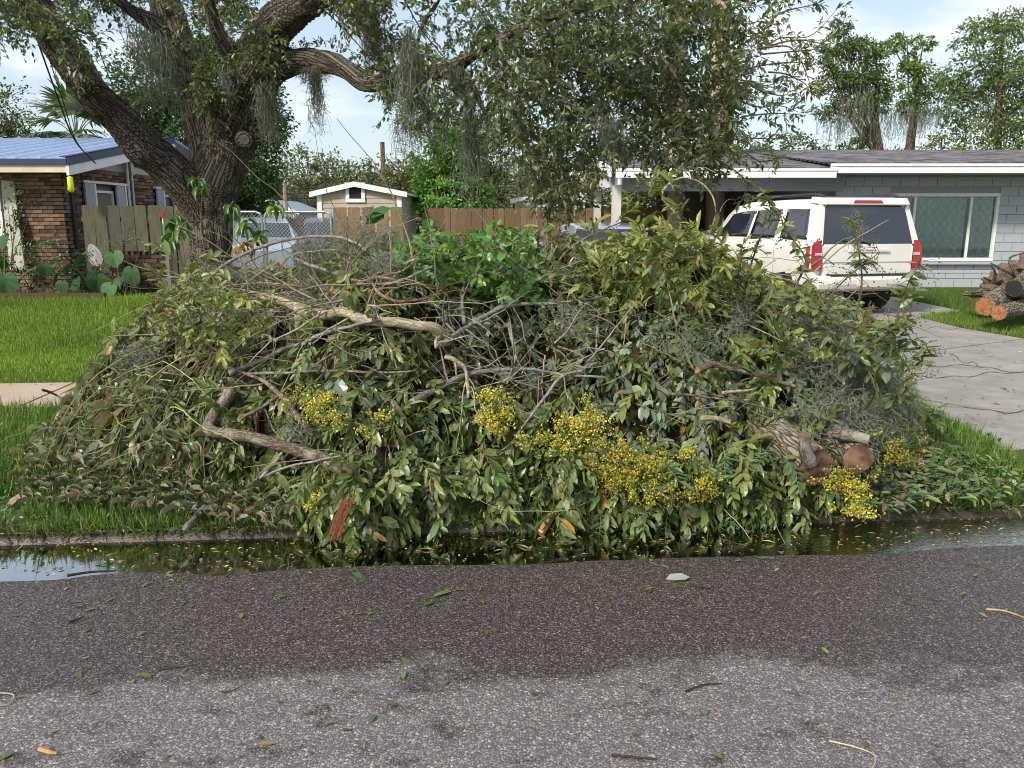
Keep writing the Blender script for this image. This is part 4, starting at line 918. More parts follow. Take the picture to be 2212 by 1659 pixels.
def tree(name, label, Y, blobs_px, trunk_px, cols, leaf=.10, density=240, group=None, ratio=.6, v=.3, mat='leaf_far', bark='farbark', yspread=.8, limbs=True, gz0=.2, shell=.5, cat='tree'):
    x0, y0, r0 = trunk_px[0]; base = at(x0, y0, Y); base[2] = gz0
    root = thing(name, label, cat, base, 0, group); B = []
    for (px, py, rx, ry) in blobs_px:
        c = at(px, py, Y); rxm, rzm = m_of(rx, Y), m_of(ry, Y); B.append((c[0], c[1] + random.uniform(-.5, .5) * yspread * rxm, c[2], rxm, rxm * yspread, rzm))
    P, D = crown_leaves(B, density / (leaf * leaf) * (.15 if 'cypress' in name or 'bright' in name or 'airy' in name or 'dark_tree' in name else .055), leaf, shell=shell)
    P = P - base; n = len(P)
    cl = vnoise(P, .9)[:, None]; T = tints(cols, n, v) * (.72 + .56 * cl)
    build_scatter('crown', LEAF2, P, D, rng.normal(0, .6, (n, 3)) + np.array([0, 0, 1.]), leaf * np.exp(rng.normal(0, .25, n)), leaf * ratio * np.ones(n), T, M[mat], root)
    if len(trunk_px) > 1:
        mb = MB(); q = [at(a, b, Y) - base for a, b, r in trunk_px]; q[0][2] = 0; R = [m_of(r, Y) for a, b, r in trunk_px]
        ql = smooth_line(q, 14); mb.tube(ql, np.interp(np.linspace(0, 1, 14), np.linspace(0, 1, len(R)), R), 9, gs=.3)
        if limbs:
            for b_ in B[::max(1, len(B)//7)]:
                e = np.array(b_[:3]) - base; s = ql[min(13, 5 + random.randrange(8))]; m_ = (s + e) / 2 + np.array([0, 0, -.1 * np.linalg.norm(e - s)]); mb.tube(smooth_line([s, m_, e], 8), np.linspace(R[-1] * .7, R[-1] * .2, 8), 5, gs=.3)
        mb.build('trunk', M[bark], root, smooth=True)
    return root
GD = [(.045, .075, .022), (.06, .095, .028), (.035, .06, .02)]; GM = [(.08, .13, .035), (.10, .15, .04), (.06, .10, .03)]; GB = [(.10, .23, .03), (.13, .28, .045), (.07, .17, .025)]; GY = [(.16, .17, .04), (.20, .19, .05), (.11, .13, .03), (.2, .13, .05)]; GO = [(.16, .175, .085), (.19, .20, .11), (.13, .145, .07)]; GL = [(.13, .165, .09), (.17, .20, .11), (.11, .14, .08)]
tree('dark_tree', 'dense dark green tree standing directly behind the big oak', 24, [(470, 200, 90, 90), (420, 300, 70, 80), (540, 250, 75, 75), (560, 330, 50, 80), (520, 400, 70, 70), (330, 180, 90, 70), (300, 250, 80, 60), (490, 130, 50, 40), (580, 260, 40, 50), (380, 110, 60, 50), (560, 430, 40, 50)], [(480, 500, 14), (480, 300, 10)], [(.04, .075, .028), (.055, .095, .04), (.07, .12, .03)], .12, 230)
tree('left_tree', 'olive green leafy tree at the left edge above the blue roof', 30, [(10, 240, 60, 50), (40, 280, 40, 45), (-40, 260, 60, 60), (60, 305, 40, 25), (15, 300, 60, 30)], [(20, 400, 9), (20, 260, 6)], GO + GM, .13, 200)
tree('far_oak_line', 'hazy olive oaks in a row far beyond the beige shed', 52, [(600, 390, 60, 50), (660, 365, 55, 42), (720, 375, 55, 48), (770, 385, 40, 45), (640, 420, 90, 30), (740, 420, 80, 30), (690, 345, 30, 22), (570, 430, 50, 40)], [(660, 470, 8), (660, 390, 5)], GL + GO, .2, 190)
tree('slim_far_tree', 'small grey green far tree between the shed roof and the yellowish tree', 50, [(800, 365, 22, 35), (812, 395, 22, 30), (790, 400, 25, 25), (838, 352, 16, 18)], [(802, 470, 4), (802, 380, 3)], GL, .18, 170)
tree('yellowing_tree', 'yellow olive rounded tree right of the beige shed', 27, [(875, 380, 48, 40), (850, 410, 40, 35), (910, 400, 50, 50), (890, 350, 30, 22), (860, 440, 45, 25), (930, 430, 45, 30), (1010, 430, 30, 25)], [(880, 500, 9), (880, 400, 6)], GY + GM, .13, 230)
tree('bright_green_tree', 'bright green leafy young tree above the brown plank fence', 23.5, [(965, 320, 48, 50), (1000, 350, 52, 40), (940, 370, 45, 45), (985, 400, 65, 50), (950, 430, 55, 35), (1025, 430, 40, 35), (1000, 300, 26, 26), (930, 410, 40, 40)], [(975, 480, 8), (970, 330, 5)], GB, .11, 260)
tree('pale_low_shrub', 'pale green shrub mass against the brown fence left part', 22.8, [(960, 415, 42, 28), (985, 440, 48, 24), (935, 445, 38, 24)], [(960, 480, 5), (960, 430, 3)], [(.16, .30, .08), (.2, .34, .1)], .10, 260, cat='shrub')
tree('mid_dark_tree', 'dark mossy tree between the leaning branch and the grey shed', 26, [(1030, 290, 50, 40), (1060, 330, 45, 50), (1040, 390, 40, 40), (1075, 400, 30, 30), (900, 250, 35, 40), (945, 225, 45, 40), (980, 270, 35, 30)], [(950, 470, 8), (946, 330, 7), (944, 240, 5)], GD + GM, .12, 180)
tree('low_far_tree', 'small far tree beside the grey shed', 44, [(1075, 430, 30, 18), (1050, 445, 30, 15)], [(1075, 470, 4), (1075, 440, 3)], GM, .16, 180)
tree('distant_round_tree', 'grey green rounded tree over the shingle roof left of the cypresses', 46, [(1690, 325, 50, 30), (1740, 318, 50, 30), (1650, 335, 40, 28), (1640, 305, 35, 20), (1770, 335, 28, 22), (1620, 345, 60, 22)], [(1700, 470, 6), (1700, 340, 4)], GL, .2, 190)
tree('mossy_cypress', 'broad moss hung cypress behind the roof, left of its neighbour', 34, [(1815, 60, 26, 22), (1830, 95, 45, 22), (1790, 125, 38, 22), (1860, 110, 40, 24), (1895, 125, 34, 20), (1850, 165, 55, 28), (1900, 180, 45, 30), (1800, 180, 40, 22), (1790, 240, 26, 22), (1840, 215, 50, 25), (1890, 225, 40, 22), (1870, 300, 30, 16), (1835, 330, 40, 20)], [(1900, 470, 14), (1900, 370, 11), (1893, 290, 9), (1880, 200, 7)], [(.12, .19, .05), (.16, .24, .065), (.09, .14, .04)], .12, 200, shell=.2)
tree('leaning_cypress', 'slender red barked cypress with flat foliage pads behind the roof', 33, [(1960, 90, 36, 14), (1935, 105, 30, 14), (2000, 92, 28, 12), (1970, 135, 30, 18), (1985, 160, 38, 20), (1960, 200, 30, 24), (2030, 195, 40, 22), (1975, 235, 34, 20)], [(1965, 470, 12), (1963, 350, 10), (1972, 270, 8), (1985, 180, 6), (1975, 110, 4)], [(.12, .19, .05), (.15, .22, .06)], .12, 200, shell=.2)
tree('tall_airy_tree', 'tall airy tree filling the right edge above the roof', 31, [(2140, 55, 50, 25), (2090, 85, 40, 22), (2190, 60, 50, 40), (2120, 130, 60, 35), (2190, 150, 60, 45), (2090, 190, 55, 35), (2150, 220, 70, 40), (2215, 240, 60, 50), (2120, 280, 60, 40), (2190, 310, 60, 40), (2070, 240, 35, 30), (2050, 170, 35, 25), (2250, 150, 60, 60)], [(2155, 470, 11), (2155, 300, 8), (2160, 160, 5), (2165, 80, 3)], [(.14, .19, .075), (.17, .22, .09), (.11, .155, .06)], .12, 150, shell=.15)
tree('low_right_trees', 'low green scrub along the roof line at the right', 38, [(2000, 330, 45, 22), (2050, 320, 45, 26), (2110, 330, 50, 26), (2170, 340, 50, 24), (1935, 335, 40, 16), (2030, 295, 28, 22), (2215, 330, 50, 30), (1800, 345, 40, 14)], [(2050, 470, 7), (2050, 340, 5)], GM + GY, .15, 200)
# wood at the back: one mass closing the gaps at the horizon
P = []; 
for k in range(70):
    x = -75 + 150 * k / 69; P.append((x, 75 + random.uniform(-4, 4), 2.2, 3.0, 2, 2.6 + random.random() * 1.6))
Pp, Dd = crown_leaves(P, 150, .3); n = len(Pp)
build_scatter('far_woods', LEAF2, Pp, Dd, rng.normal(0, .6, (n, 3)) + np.array([0, 0, 1.]), .42 * np.ones(n), .3 * np.ones(n), tints(GL + GO, n, .25), M['leaf_far'], None, kind='stuff')

# moss hanging from branches
def moss_strands(tops, length, n, spread, r=.0035, curl=.35, steps=10, grav=1.0):
    P0 = np.repeat(np.asarray(tops), n, 0) + rng.normal(0, 1, (len(tops) * n, 3)) * np.array([spread, spread, spread * .4]); N = len(P0)
    L_ = length * rng.uniform(.35, 1.0, N); pts = [P0]; d = np.zeros((N, 3))
    for i in range(steps):
        d = nrm(d * .5 + rng.normal(0, curl, (N, 3)) + np.array([0, 0, -grav])); pts.append(pts[-1] + d * (L_ / steps)[:, None])
    pts = np.stack(pts, 1); R = np.broadcast_to(np.linspace(1, .35, steps + 1), (N, steps + 1)) * r
    return pts, R
def moss(label, tops, length, n=40, spread=.06, r=.004, curl=.35, group='spanish moss hanging from the trees', steps=10, cat='moss', grav=1.0):
    pts, R = moss_strands(tops, length, n, spread, r, curl, steps, grav); o0 = pts[0, 0].copy(); V, F, G = tube_arrays(pts - o0, R, 3)
    # short side curls
    m_ = len(pts) * 4; a = rng.integers(0, len(pts), m_); s = rng.integers(1, pts.shape[1], m_); q, dd = grow(pts[a, s] - o0, rng.normal(0, 1, (m_, 3)), 4, length * .03 + .01, .1, .6)
    V2, F2, G2 = tube_arrays(q, np.broadcast_to(np.linspace(r * .7, r * .4, 5), (m_, 5)), 3)
    return link('spanish_moss', mesh_raw('spanish_moss', np.vstack([V, V2]), [F, F2 + len(V)], vec=None, mat=M['moss']), None, label=label, cat=cat, group=group, loc=o0)
def line_pts(a, b, Y, n, Y1=None): return [at(a[0] + (b[0] - a[0]) * t, a[1] + (b[1] - a[1]) * t, Y + ((Y1 or Y) - Y) * t) for t in np.linspace(0, 1, n)]
far_moss = [((1830, 215), (1930, 225), 33.7, 1.7), ((1790, 240), (1850, 250), 33.6, 1.5), ((1860, 190), (1920, 250), 33.5, 1.9), ((1940, 235), (2010, 225), 32.8, 1.5), ((1870, 345), (1895, 320), 33.5, 1.2), ((1970, 250), (2040, 225), 32.7, 1.1)]
for k, (a, b, Y, l) in enumerate(far_moss):
    moss(['wide curtain of grey moss under the broad cypress', 'grey moss fringe at the far left pads of the broad cypress', 'long grey moss veils in the middle of the broad cypress', 'grey moss draped under the slender cypress', 'short grey moss over the trunk of the broad cypress', 'thin grey moss right of the slender cypress trunk'][k], line_pts(a, b, Y, 7), l, 12, .3, .010, .3, steps=7)

# fan palms
def fan_palm(name, label, Y, cx, cy, n, rpx, trunk=None, cols=((.10, .14, .06), (.14, .18, .08), (.08, .11, .04)), group=None, hang=.15, dead=0):
    c = at(cx, cy, Y); R = m_of(rpx, Y); root = thing(name, label, 'palm', (c[0], c[1], .2), 0, group); c = c - np.array([c[0], c[1], .2])
    if trunk:
        mb = MB(); a = np.array([0, 0, 0.]); mb.tube(smooth_line([a, (c + a) / 2 + np.array([.08, 0, 0]), c], 12), np.linspace(m_of(trunk, Y) * 1.15, m_of(trunk, Y), 12), 12, gs=.8); mb.build('trunk', M['farbark'], root, smooth=True)
    for k in range(n):
        az = rng.uniform(0, 2 * math.pi); el = rng.uniform(-.4, 1.35); d = np.array([math.cos(az) * math.cos(el), math.sin(az) * math.cos(el), math.sin(el)])
        L_ = R * rng.uniform(.45, .65); tip = c + d * L_; mb = MB(); q = smooth_line([c, (c + tip) / 2 + np.array([0, 0, .06 * R]), tip], 6); mb.tube(q, [.02, .016, .014, .012, .01, .008], 4, tint=(.14, .16, .06))
        fd = nrm(d + np.array([0, 0, -hang])); s = nrm(np.cross(fd, [0, 0, 1.]) + 1e-6); u = np.cross(s, fd); m_ = 26; T = []
        ths = np.linspace(-1.9, 1.9, m_); Ld = nrm(np.cos(ths)[:, None] * fd + np.sin(ths)[:, None] * s + rng.normal(0, .05, (m_, 3))); col = (.26, .19, .09) if k < dead else cols[random.randrange(len(cols))]
        ll = R * .55 * rng.uniform(.85, 1.1, m_) * (1 - .25 * np.abs(ths) / 1.9)
        nn = np.broadcast_to(u, (m_, 3)); V, F, C = scatter(BLADE_F[0], BLADE_F[1], np.repeat(tip[None], m_, 0), frames(Ld, nn, ll, .10 * R * np.ones(m_) * .55), tints([col], m_, .15))
        mb.add(V, F, C); mb.build('frond', M['twig_leaf'], root)
BLADE_F = (np.array([[0,-.2,0],[0,.2,0],[.45,.5,-.02],[.45,-.5,-.02],[.8,.3,-.13],[.8,-.3,-.13],[1,0,-.26]]), [np.array([[0,1,2,3],[3,2,4,5]]), np.array([[5,4,6]])])
M['twig_leaf'] = leafmat('palm_leaf', .45, .2, .5)
fan_palm('fan_palm', 'wide fan palm rising behind the blue metal roof', 24, 165, 300, 26, 115, 8, ((.15, .19, .09), (.19, .23, .12), (.11, .15, .06)), None, .35)
fan_palm('small_fan_palm', 'smaller fan palm beside the left limb behind the roof', 25, 345, 320, 14, 70, 6, ((.12, .17, .07), (.16, .2, .09)), None, .3)
fan_palm('carport_palm', 'palm with browning fronds showing through the hanging oak leaves', 21.5, 1465, 255, 20, 75, 16, dead=8, hang=.6)
fan_palm('green_palm', 'green headed palm deep behind the hanging oak foliage', 22.5, 1570, 200, 16, 80, 15, dead=2, hang=.4)
for k, (x0_, x1_, Yk, r_, lb) in enumerate(((1462, 1466, 21.0, 17, 'tall pinkish bare palm trunk rising left in the hanging foliage'), (1547, 1562, 21.8, 19, 'tall pinkish bare palm trunk rising right in the hanging foliage'))):
    a = at(x0_, 470, Yk); a[2] = .2; o0 = a.copy(); b = at(x1_, -120, Yk); rt_ = thing('palm_trunk', lb, 'palm', o0); mb = MB(); n = 40; q = np.linspace(a, b, n) - o0; R = m_of(r_, Yk) * (1 + .05 * np.sin(np.arange(n) * 2.1)); mb.tube(q, R, 14, gs=1.2); mb.build('trunk', paint('palm_bark', (.42, .30, .23), .9, .1, 7, .3, .6, stretch=(1, 1, 4)) if k == 0 else bpy.data.materials['palm_bark'], rt_, smooth=True)

# ---------------------------------------------------------------- the big oak
OB = at(455, 760, 9.8); OB[2] = gz(OB[0], 9.8) - .05
oak = thing('live_oak', 'massive live oak with rough forked trunk behind the debris pile', 'tree', OB)
LIMBS = [
 [(452, 790, 9.8, 84), (452, 750, 9.8, 74), (452, 715, 9.8, 66), (452, 670, 9.8, 60), (452, 620, 9.8, 56), (450, 540, 9.8, 50), (452, 470, 9.8, 51), (462, 400, 9.8, 60), (480, 340, 9.8, 58), (492, 290, 9.8, 48)],
 [(440, 470, 9.75, 40), (400, 400, 9.65, 44), (352, 352, 9.5, 43), (305, 315, 9.3, 42), (245, 255, 9.1, 39), (190, 197, 8.9, 38), (155, 140, 8.8, 41), (128, 92, 8.7, 38), (98, 42, 8.6, 36), (62, -10, 8.5, 34), (10, -80, 8.3, 30), (-60, -170, 8.1, 26)],
 [(185, 180, 8.8, 34), (158, 166, 8.75, 26), (138, 176, 8.7, 10)],
 [(465, 380, 9.85, 40), (440, 300, 10, 40), (424, 215, 10.1, 39), (402, 140, 10.2, 36), (372, 62, 10.3, 34), (345, -15, 10.4, 32), (318, -100, 10.5, 28), (300, -190, 10.6, 22)],
 [(480, 330, 9.8, 50), (502, 255, 9.75, 44), (530, 175, 9.7, 44), (566, 95, 9.6, 46), (608, 42, 9.5, 42), (668, -4, 9.3, 38), (745, -58, 9.1, 34), (840, -130, 8.9, 28)],
 [(500, 330, 9.9, 46), (540, 270, 9.95, 40), (563, 215, 9.95, 36), (585, 170, 9.85, 32), (628, 136, 9.7, 28), (690, 130, 9.5, 26), (748, 154, 9.2, 25), (800, 184, 8.9, 24), (850, 176, 8.6, 23), (900, 160, 8.4, 22), (960, 150, 8.1, 20), (1010, 128, 7.9, 16), (1060, 98, 7.7, 13), (1130, 60, 7.5, 10), (1230, 30, 7.3, 8), (1340, 10, 7.2, 6)],
 [(950, 150, 8.15, 18), (990, 168, 8.0, 17), (1020, 195, 7.9, 14), (1045, 240, 7.8, 10), (1085, 300, 7.7, 7), (1130, 360, 7.6, 5)],
 [(1060, 98, 7.7, 11), (1130, 110, 7.5, 9), (1230, 150, 7.3, 8), (1330, 170, 7.2, 6), (1420, 230, 7.1, 4)],
 [(745, -58, 9.1, 26), (850, -60, 8.6, 20), (980, -70, 8.0, 16), (1130, -60, 7.6, 12), (1300, -50, 7.2, 10), (1480, -30, 7.0, 8), (1640, 10, 7.0, 6)],
 [(530, 175, 9.7, 20), (480, 90, 9.4, 18), (455, 20, 9.2, 16), (440, -60, 9.0, 13)],
 [(402, 140, 10.2, 22), (340, 60, 9.9, 18), (280, 20, 9.6, 15), (220, -30, 9.3, 12)],
 [(1300, -50, 7.2, 9), (1380, 60, 7.0, 7), (1450, 150, 6.9, 6), (1500, 260, 6.8, 4)],
 [(905, 158, 8.4, 10), (900, 100, 8.3, 9), (915, 50, 8.2, 8), (950, 0, 8.1, 7), (990, -60, 8.0, 6)],
 [(420, 700, 9.5, 40), (380, 745, 9.2, 26), (340, 775, 9.0, 12)], [(490, 700, 9.5, 40), (540, 745, 9.3, 26), (580, 775, 9.2, 12)],
]
mb = MB(); SK = []
for Lm in LIMBS:
    P = np.array([at(a, b, Y) for a, b, Y, r in Lm]); R = np.array([m_of(r, Y) * .88 for a, b, Y, r in Lm]); n = max(10, len(P) * 6)
    q = smooth_line(P, n); rr = np.interp(np.linspace(0, 1, n), np.linspace(0, 1, len(R)), R) * (1 + .07 * (vnoise(q, 2.6) - .5) * 2); q[1:-1] += (np.stack([vnoise(q[1:-1] + 7 * i, 2.2) for i in range(3)], -1) - .5) * rr[1:-1, None] * .35
    mb.tube(q - OB, rr, 18); SK.append((q - OB, rr))
wood = mb.build('trunk', M['oakbark'], oak)
rm_ = wood.modifiers.new('merge', 'REMESH'); rm_.mode = 'VOXEL'; rm_.voxel_size = .026
sm2 = wood.modifiers.new('soften', 'SMOOTH'); sm2.iterations = 8; sm2.factor = .6
dg = bpy.context.evaluated_depsgraph_get(); me = bpy.data.meshes.new_from_object(wood.evaluated_get(dg)); wood.modifiers.clear()
nv = len(me.vertices); co = np.zeros(nv * 3, np.float32); me.vertices.foreach_get('co', co); co = co.reshape(-1, 3); no = np.zeros(nv * 3, np.float32); me.vertices.foreach_get('normal', no); no = no.reshape(-1, 3)
A = np.vstack([q[:-1] for q, r in SK]); Bq = np.vstack([q[1:] for q, r in SK]); Rr = np.concatenate([r[:-1] for q, r in SK]); cum = np.concatenate([np.concatenate([[0], np.cumsum(np.linalg.norm(np.diff(q, axis=0), axis=1))])[:-1] + 17 * i for i, (q, r) in enumerate(SK)])
G = np.zeros((nv, 3), np.float32); 
for s in range(0, nv, 20000):
    c = co[s:s+20000]; AB = Bq - A; ll = (AB ** 2).sum(1); t = np.clip(((c[:, None] - A[None]) * AB[None]).sum(-1) / ll, 0, 1); pr = A[None] + t[..., None] * AB; d = np.linalg.norm(c[:, None] - pr, axis=-1) / Rr; k = d.argmin(1); ar = np.arange(len(c))
    T_ = AB[k] / np.sqrt(ll[k])[:, None]; off = c - pr[ar, k]; G[s:s+20000] = off + T_ * 0; G[s:s+20000, 2] += (cum[k] + t[ar, k] * np.sqrt(ll[k])) * .085
# deep furrows as real relief
rid = np.abs(vnoise(G * np.array([16, 16, 16.]), 1.0) - .5) * 2; co2 = co + no * ((rid - .5) * .030 + (vnoise(co, 3.1) - .5) * .05)[:, None]
me.vertices.foreach_set('co', co2.astype(np.float32).ravel()); a_ = me.attributes.new('grain', 'FLOAT_VECTOR', 'POINT'); a_.data.foreach_set('vector', G.ravel()); me.materials.clear(); me.materials.append(M['oakbark']); me.polygons.foreach_set('use_smooth', np.ones(len(me.polygons), bool)); me.update(); wood.data = me
# sawn stub
sb_ = MB(); c = at(528, 302, 9.35) - OB; dd = nrm(np.array([.35, -1., -.1])); sb_.tube([c - dd * .25, c, c + dd * .06], [.10, .085, .08], 14); st_o = sb_.build('cut_stub', M['oakbark'], oak, smooth=False)
sb_ = MB(); sb_.tube([c + dd * .058, c + dd * .066], [.055, .05], 16); sb_.build('cut_face', paint('old_cut', (.12, .10, .085), .9, .1, 30, .4), st_o)

# oak foliage: twigs with leaves
OAKC = [(.095, .14, .055), (.07, .11, .04), (.13, .18, .07), (.17, .21, .09), (.08, .10, .05), (.17, .155, .065), (.21, .25, .12)]
def twig_leaves(P0, D0, S=7, step=.05, ln=.055, ratio=.36, grav=.10, cols=OAKC, phi=.9, lr=.0035, tmpl=LEAF4, v=.25, ang=48, droop=.15):
    pts, ds = grow(P0, D0, S, step * np.exp(rng.normal(0, .2, len(P0))), grav, .16)
    P, Ld, Nn, l, w_, idx = leafset(pts, ds, 1, True, ang, ln, ratio, droop, phi, .25)
    Vl, Fl, Cl = scatter(tmpl[0], tmpl[1], P, frames(Ld, Nn, l, w_), tints(cols, len(P), v))
    R = np.broadcast_to(np.linspace(1, .4, S + 1), (len(P0), S + 1)) * lr; Vt, Ft, Gt = tube_arrays(pts, R, 3)
    return (Vl, Fl, Cl), (Vt, [Ft], np.broadcast_to(np.array([.12, .095, .075]), Vt.shape))
def sample_poly(poly, n, Ya, Yb, gaps=.0, fs=1.2, seed=0):
    xs = [p[0] for p in poly]; ys = [p[1] for p in poly]; out = []
    while len(out) < n:
        x = rng.uniform(min(xs), max(xs), n * 3); y = rng.uniform(min(ys), max(ys), n * 3); m_ = poly_in(x, y, poly); Y = rng.uniform(Ya, Yb, n * 3)
        for a, b, c, ok in zip(x, y, Y, m_):
            if ok: out.append((a, b, c))
            if len(out) >= n * 2: break
    P = np.array([at(a, b, c) for a, b, c in out]); nn = vnoise(P + seed, fs); keep = nn > gaps; P = P[keep]; return P[:n]
RC = [(1035, -60), (1010, 60), (1000, 130), (1015, 215), (1050, 250), (1100, 330), (1135, 410), (1170, 455), (1215, 450), (1250, 380), (1330, 335), (1390, 360), (1450, 400), (1510, 400), (1570, 370), (1610, 330), (1605, 250), (1625, 180), (1650, 90), (1690, -60)]
sets = []
P = sample_poly(RC, 1250, 6.6, 9.0, .47, 1.9); sets.append(P)
sets.append(sample_poly([(1090, 20), (1040, 150), (1120, 330), (1180, 450), (1230, 440), (1290, 330), (1400, 340), (1500, 380), (1590, 320), (1590, 200), (1610, 60), (1600, -40), (1200, -40)], 950, 6.7, 8.6, .47, 2.4))
sets.append(sample_poly([(845, -40), (865, 60), (900, 150), (850, 215), (860, 285), (930, 300), (1000, 260), (1040, 200), (1060, 60), (1040, -40)], 130, 7.4, 8.8, .48, 2.2))
sets.append(sample_poly([(700, -40), (720, 30), (790, 30), (840, -40)], 120, 8.0, 9.0, .4))
sets.append(sample_poly([(775, 70), (790, 130), (830, 200), (870, 195), (880, 110), (840, 60)], 90, 8.2, 8.8, .42))
sets.append(sample_poly([(60, -60), (110, 60), (190, 120), (330, 110), (400, 60), (440, 130), (520, 60), (560, -60)], 520, 8.9, 10.6, .47, 1.6))
sets.append(sample_poly([(235, 70), (250, 200), (330, 230), (400, 150), (330, 60)], 130, 9.8, 10.8, .48, 1.6))
sets.append(sample_poly([(500, 60), (510, 190), (560, 200), (620, 120), (560, 40)], 90, 9.0, 9.4, .45, 2))
sets.append(sample_poly([(390, 60), (410, 190), (470, 210), (480, 90)], 55, 9.3, 9.9, .45, 2))
sets.append(sample_poly([(-60, -60), (-60, 50), (40, 70), (130, 60), (100, -60)], 190, 8.0, 9.3, .45))
sets.append(sample_poly([(110, 30), (130, 150), (185, 170), (170, 40)], 35, 8.1, 8.4, .3))
sets.append(sample_poly([(430, 150), (440, 240), (470, 260), (480, 170)], 50, 9.4, 9.6, .3))
P = np.vstack(sets); n = len(P)
D0 = nrm(rng.normal(0, .8, (n, 3)) + np.array([.25, 0, -.15]))
(a, b) = twig_leaves(P, D0, 6, .044, .068, .43, .03)
crown = link('crown', mesh_raw('crown', a[0], a[1], tint=a[2], mat=M['oakleaf']), oak, loc=-OB)
tw = link('twigs', mesh_raw('twigs', b[0], b[1], tint=b[2], mat=M['twig']), oak, loc=-OB, kind='stuff')
# small leaf fringe on top of the level limb
q = smooth_line([at(x, y, Y) for x, y, Y in ((600, 150, 9.75), (640, 108, 9.65), (700, 103, 9.45), (760, 130, 9.15), (800, 160, 8.9), (870, 150, 8.5), (960, 128, 8.1))], 90) + rng.normal(0, .03, (90, 3))
(a, b) = twig_leaves(q, rng.normal(0, .6, (90, 3)) + np.array([0, 0, .8]), 3, .03, .05, .4, .0)
link('resurrection_fern', mesh_raw('resurrection_fern', a[0], a[1], tint=a[2], mat=M['oakleaf']), oak, loc=-OB, kind='stuff')
# fine silhouetted sprays leaving the right edge of the canopy
sprays = [((1640, 95), (1700, 75), (1760, 60), (1820, 10)), ((1640, 95), (1710, 90), (1775, 95), (1812, 60)), ((1640, 110), (1720, 110), (1770, 120), (1785, 105)), ((1640, 150), (1700, 170), (1745, 195), (1735, 200)), ((1610, 170), (1660, 200), (1700, 200), (1715, 180)), ((1600, 215), (1640, 220), (1680, 240), (1745, 240)), ((1600, 260), (1650, 270), (1690, 260), (1740, 245)), ((1600, 290), (1640, 300), (1680, 290), (1710, 270)), ((1640, 60), (1690, 30), (1740, 20), (1790, -10)), ((1640, 20), (1700, 0), (1760, -10), (1800, -40)), ((1600, 130), (1660, 140), (1710, 130), (1745, 150)), ((1600, 180), (1640, 185), (1670, 170), (1690, 165)), ((1660, 90), (1720, 120), (1745, 160), (1740, 200)), ((1600, 320), (1640, 330), (1670, 350), (1690, 340)), ((1560, 330), (1600, 370), (1610, 420), (1600, 450))]
Pl = []; Dl = []; mbt = MB()
for s in sprays:
    Y = random.uniform(6.6, 7.4); q = smooth_line([at(a, b, Y) + rng.normal(0, .04, 3) for a, b in s], 26); mbt.tube(q, np.linspace(.008, .002, 26), 4, tint=(.13, .10, .085))
    for i in range(6, 26, 1): Pl.append(q[i]); Dl.append(q[min(25, i+1)] - q[i-1] + rng.normal(0, .06, 3))
(a, b) = twig_leaves(np.array(Pl), np.array(Dl) / .04, 2, .035, .062, .34, .05, phi=.6)
link('outer_spray', mesh_raw('outer_spray', a[0], a[1], tint=a[2], mat=M['oakleaf']), oak, loc=-OB); mbt.build('spray_stem', M['twig'], oak, loc=-OB)
# moss on the oak
mo = [('thick grey moss beard hanging inside the left fork of the oak', (288, 40), (352, 95), 9.7, .95, 26, .08), ('second grey moss beard beside the central limb of the oak', (345, 80), (395, 130), 9.9, .8, 16, .06),
 ('long thin moss string dangling under the level oak limb', (679, 152), (683, 158), 9.45, .75, 14, .015), ('short moss tuft on the front of the level limb', (655, 150), (700, 140), 9.35, .2, 20, .03),
 ('golden grey moss on the right shoulder of the oak trunk', (565, 185), (585, 175), 9.5, .75, 30, .03), ('moss tassel dropping from the top edge near the power lines', (760, -10), (800, 10), 8.6, .45, 22, .06), ('smaller moss tassel right of the top edge one', (800, 40), (810, 60), 8.6, .45, 25, .05),
 ('long moss rope crossing the level limb near its bend', (884, 60), (892, 110), 8.0, 1.25, 26, .02), ('moss wisp under the bend of the level limb', (835, 190), (845, 195), 8.6, .22, 16, .02),
 ('moss clothed hanging branch left of the leafy mass', (1012, 195), (1020, 250), 7.8, 1.0, 22, .02), ('broad moss veil below the canopy fork', (1040, 225), (1110, 330), 7.7, .45, 9, .09), ('moss tuft at the fork of the level limb', (985, 140), (1000, 155), 7.9, .35, 30, .03),
 ('moss strands beneath the small leafy lump left of the canopy', (870, 255), (960, 270), 8.1, .5, 8, .09), ('moss fringe deep in the canopy above the carport', (1120, 350), (1180, 370), 7.6, .4, 10, .08), ('pale moss tangle in front of the hanging leaves', (1310, 260), (1330, 290), 6.9, .3, 20, .05), ('moss thread on the central limb of the oak', (485, 140), (490, 150), 9.4, .5, 12, .02)]
for lb, a, b, Y, l, n, sp_ in mo: moss(lb, line_pts(a, b, Y, 5), l, n, sp_, .0035)
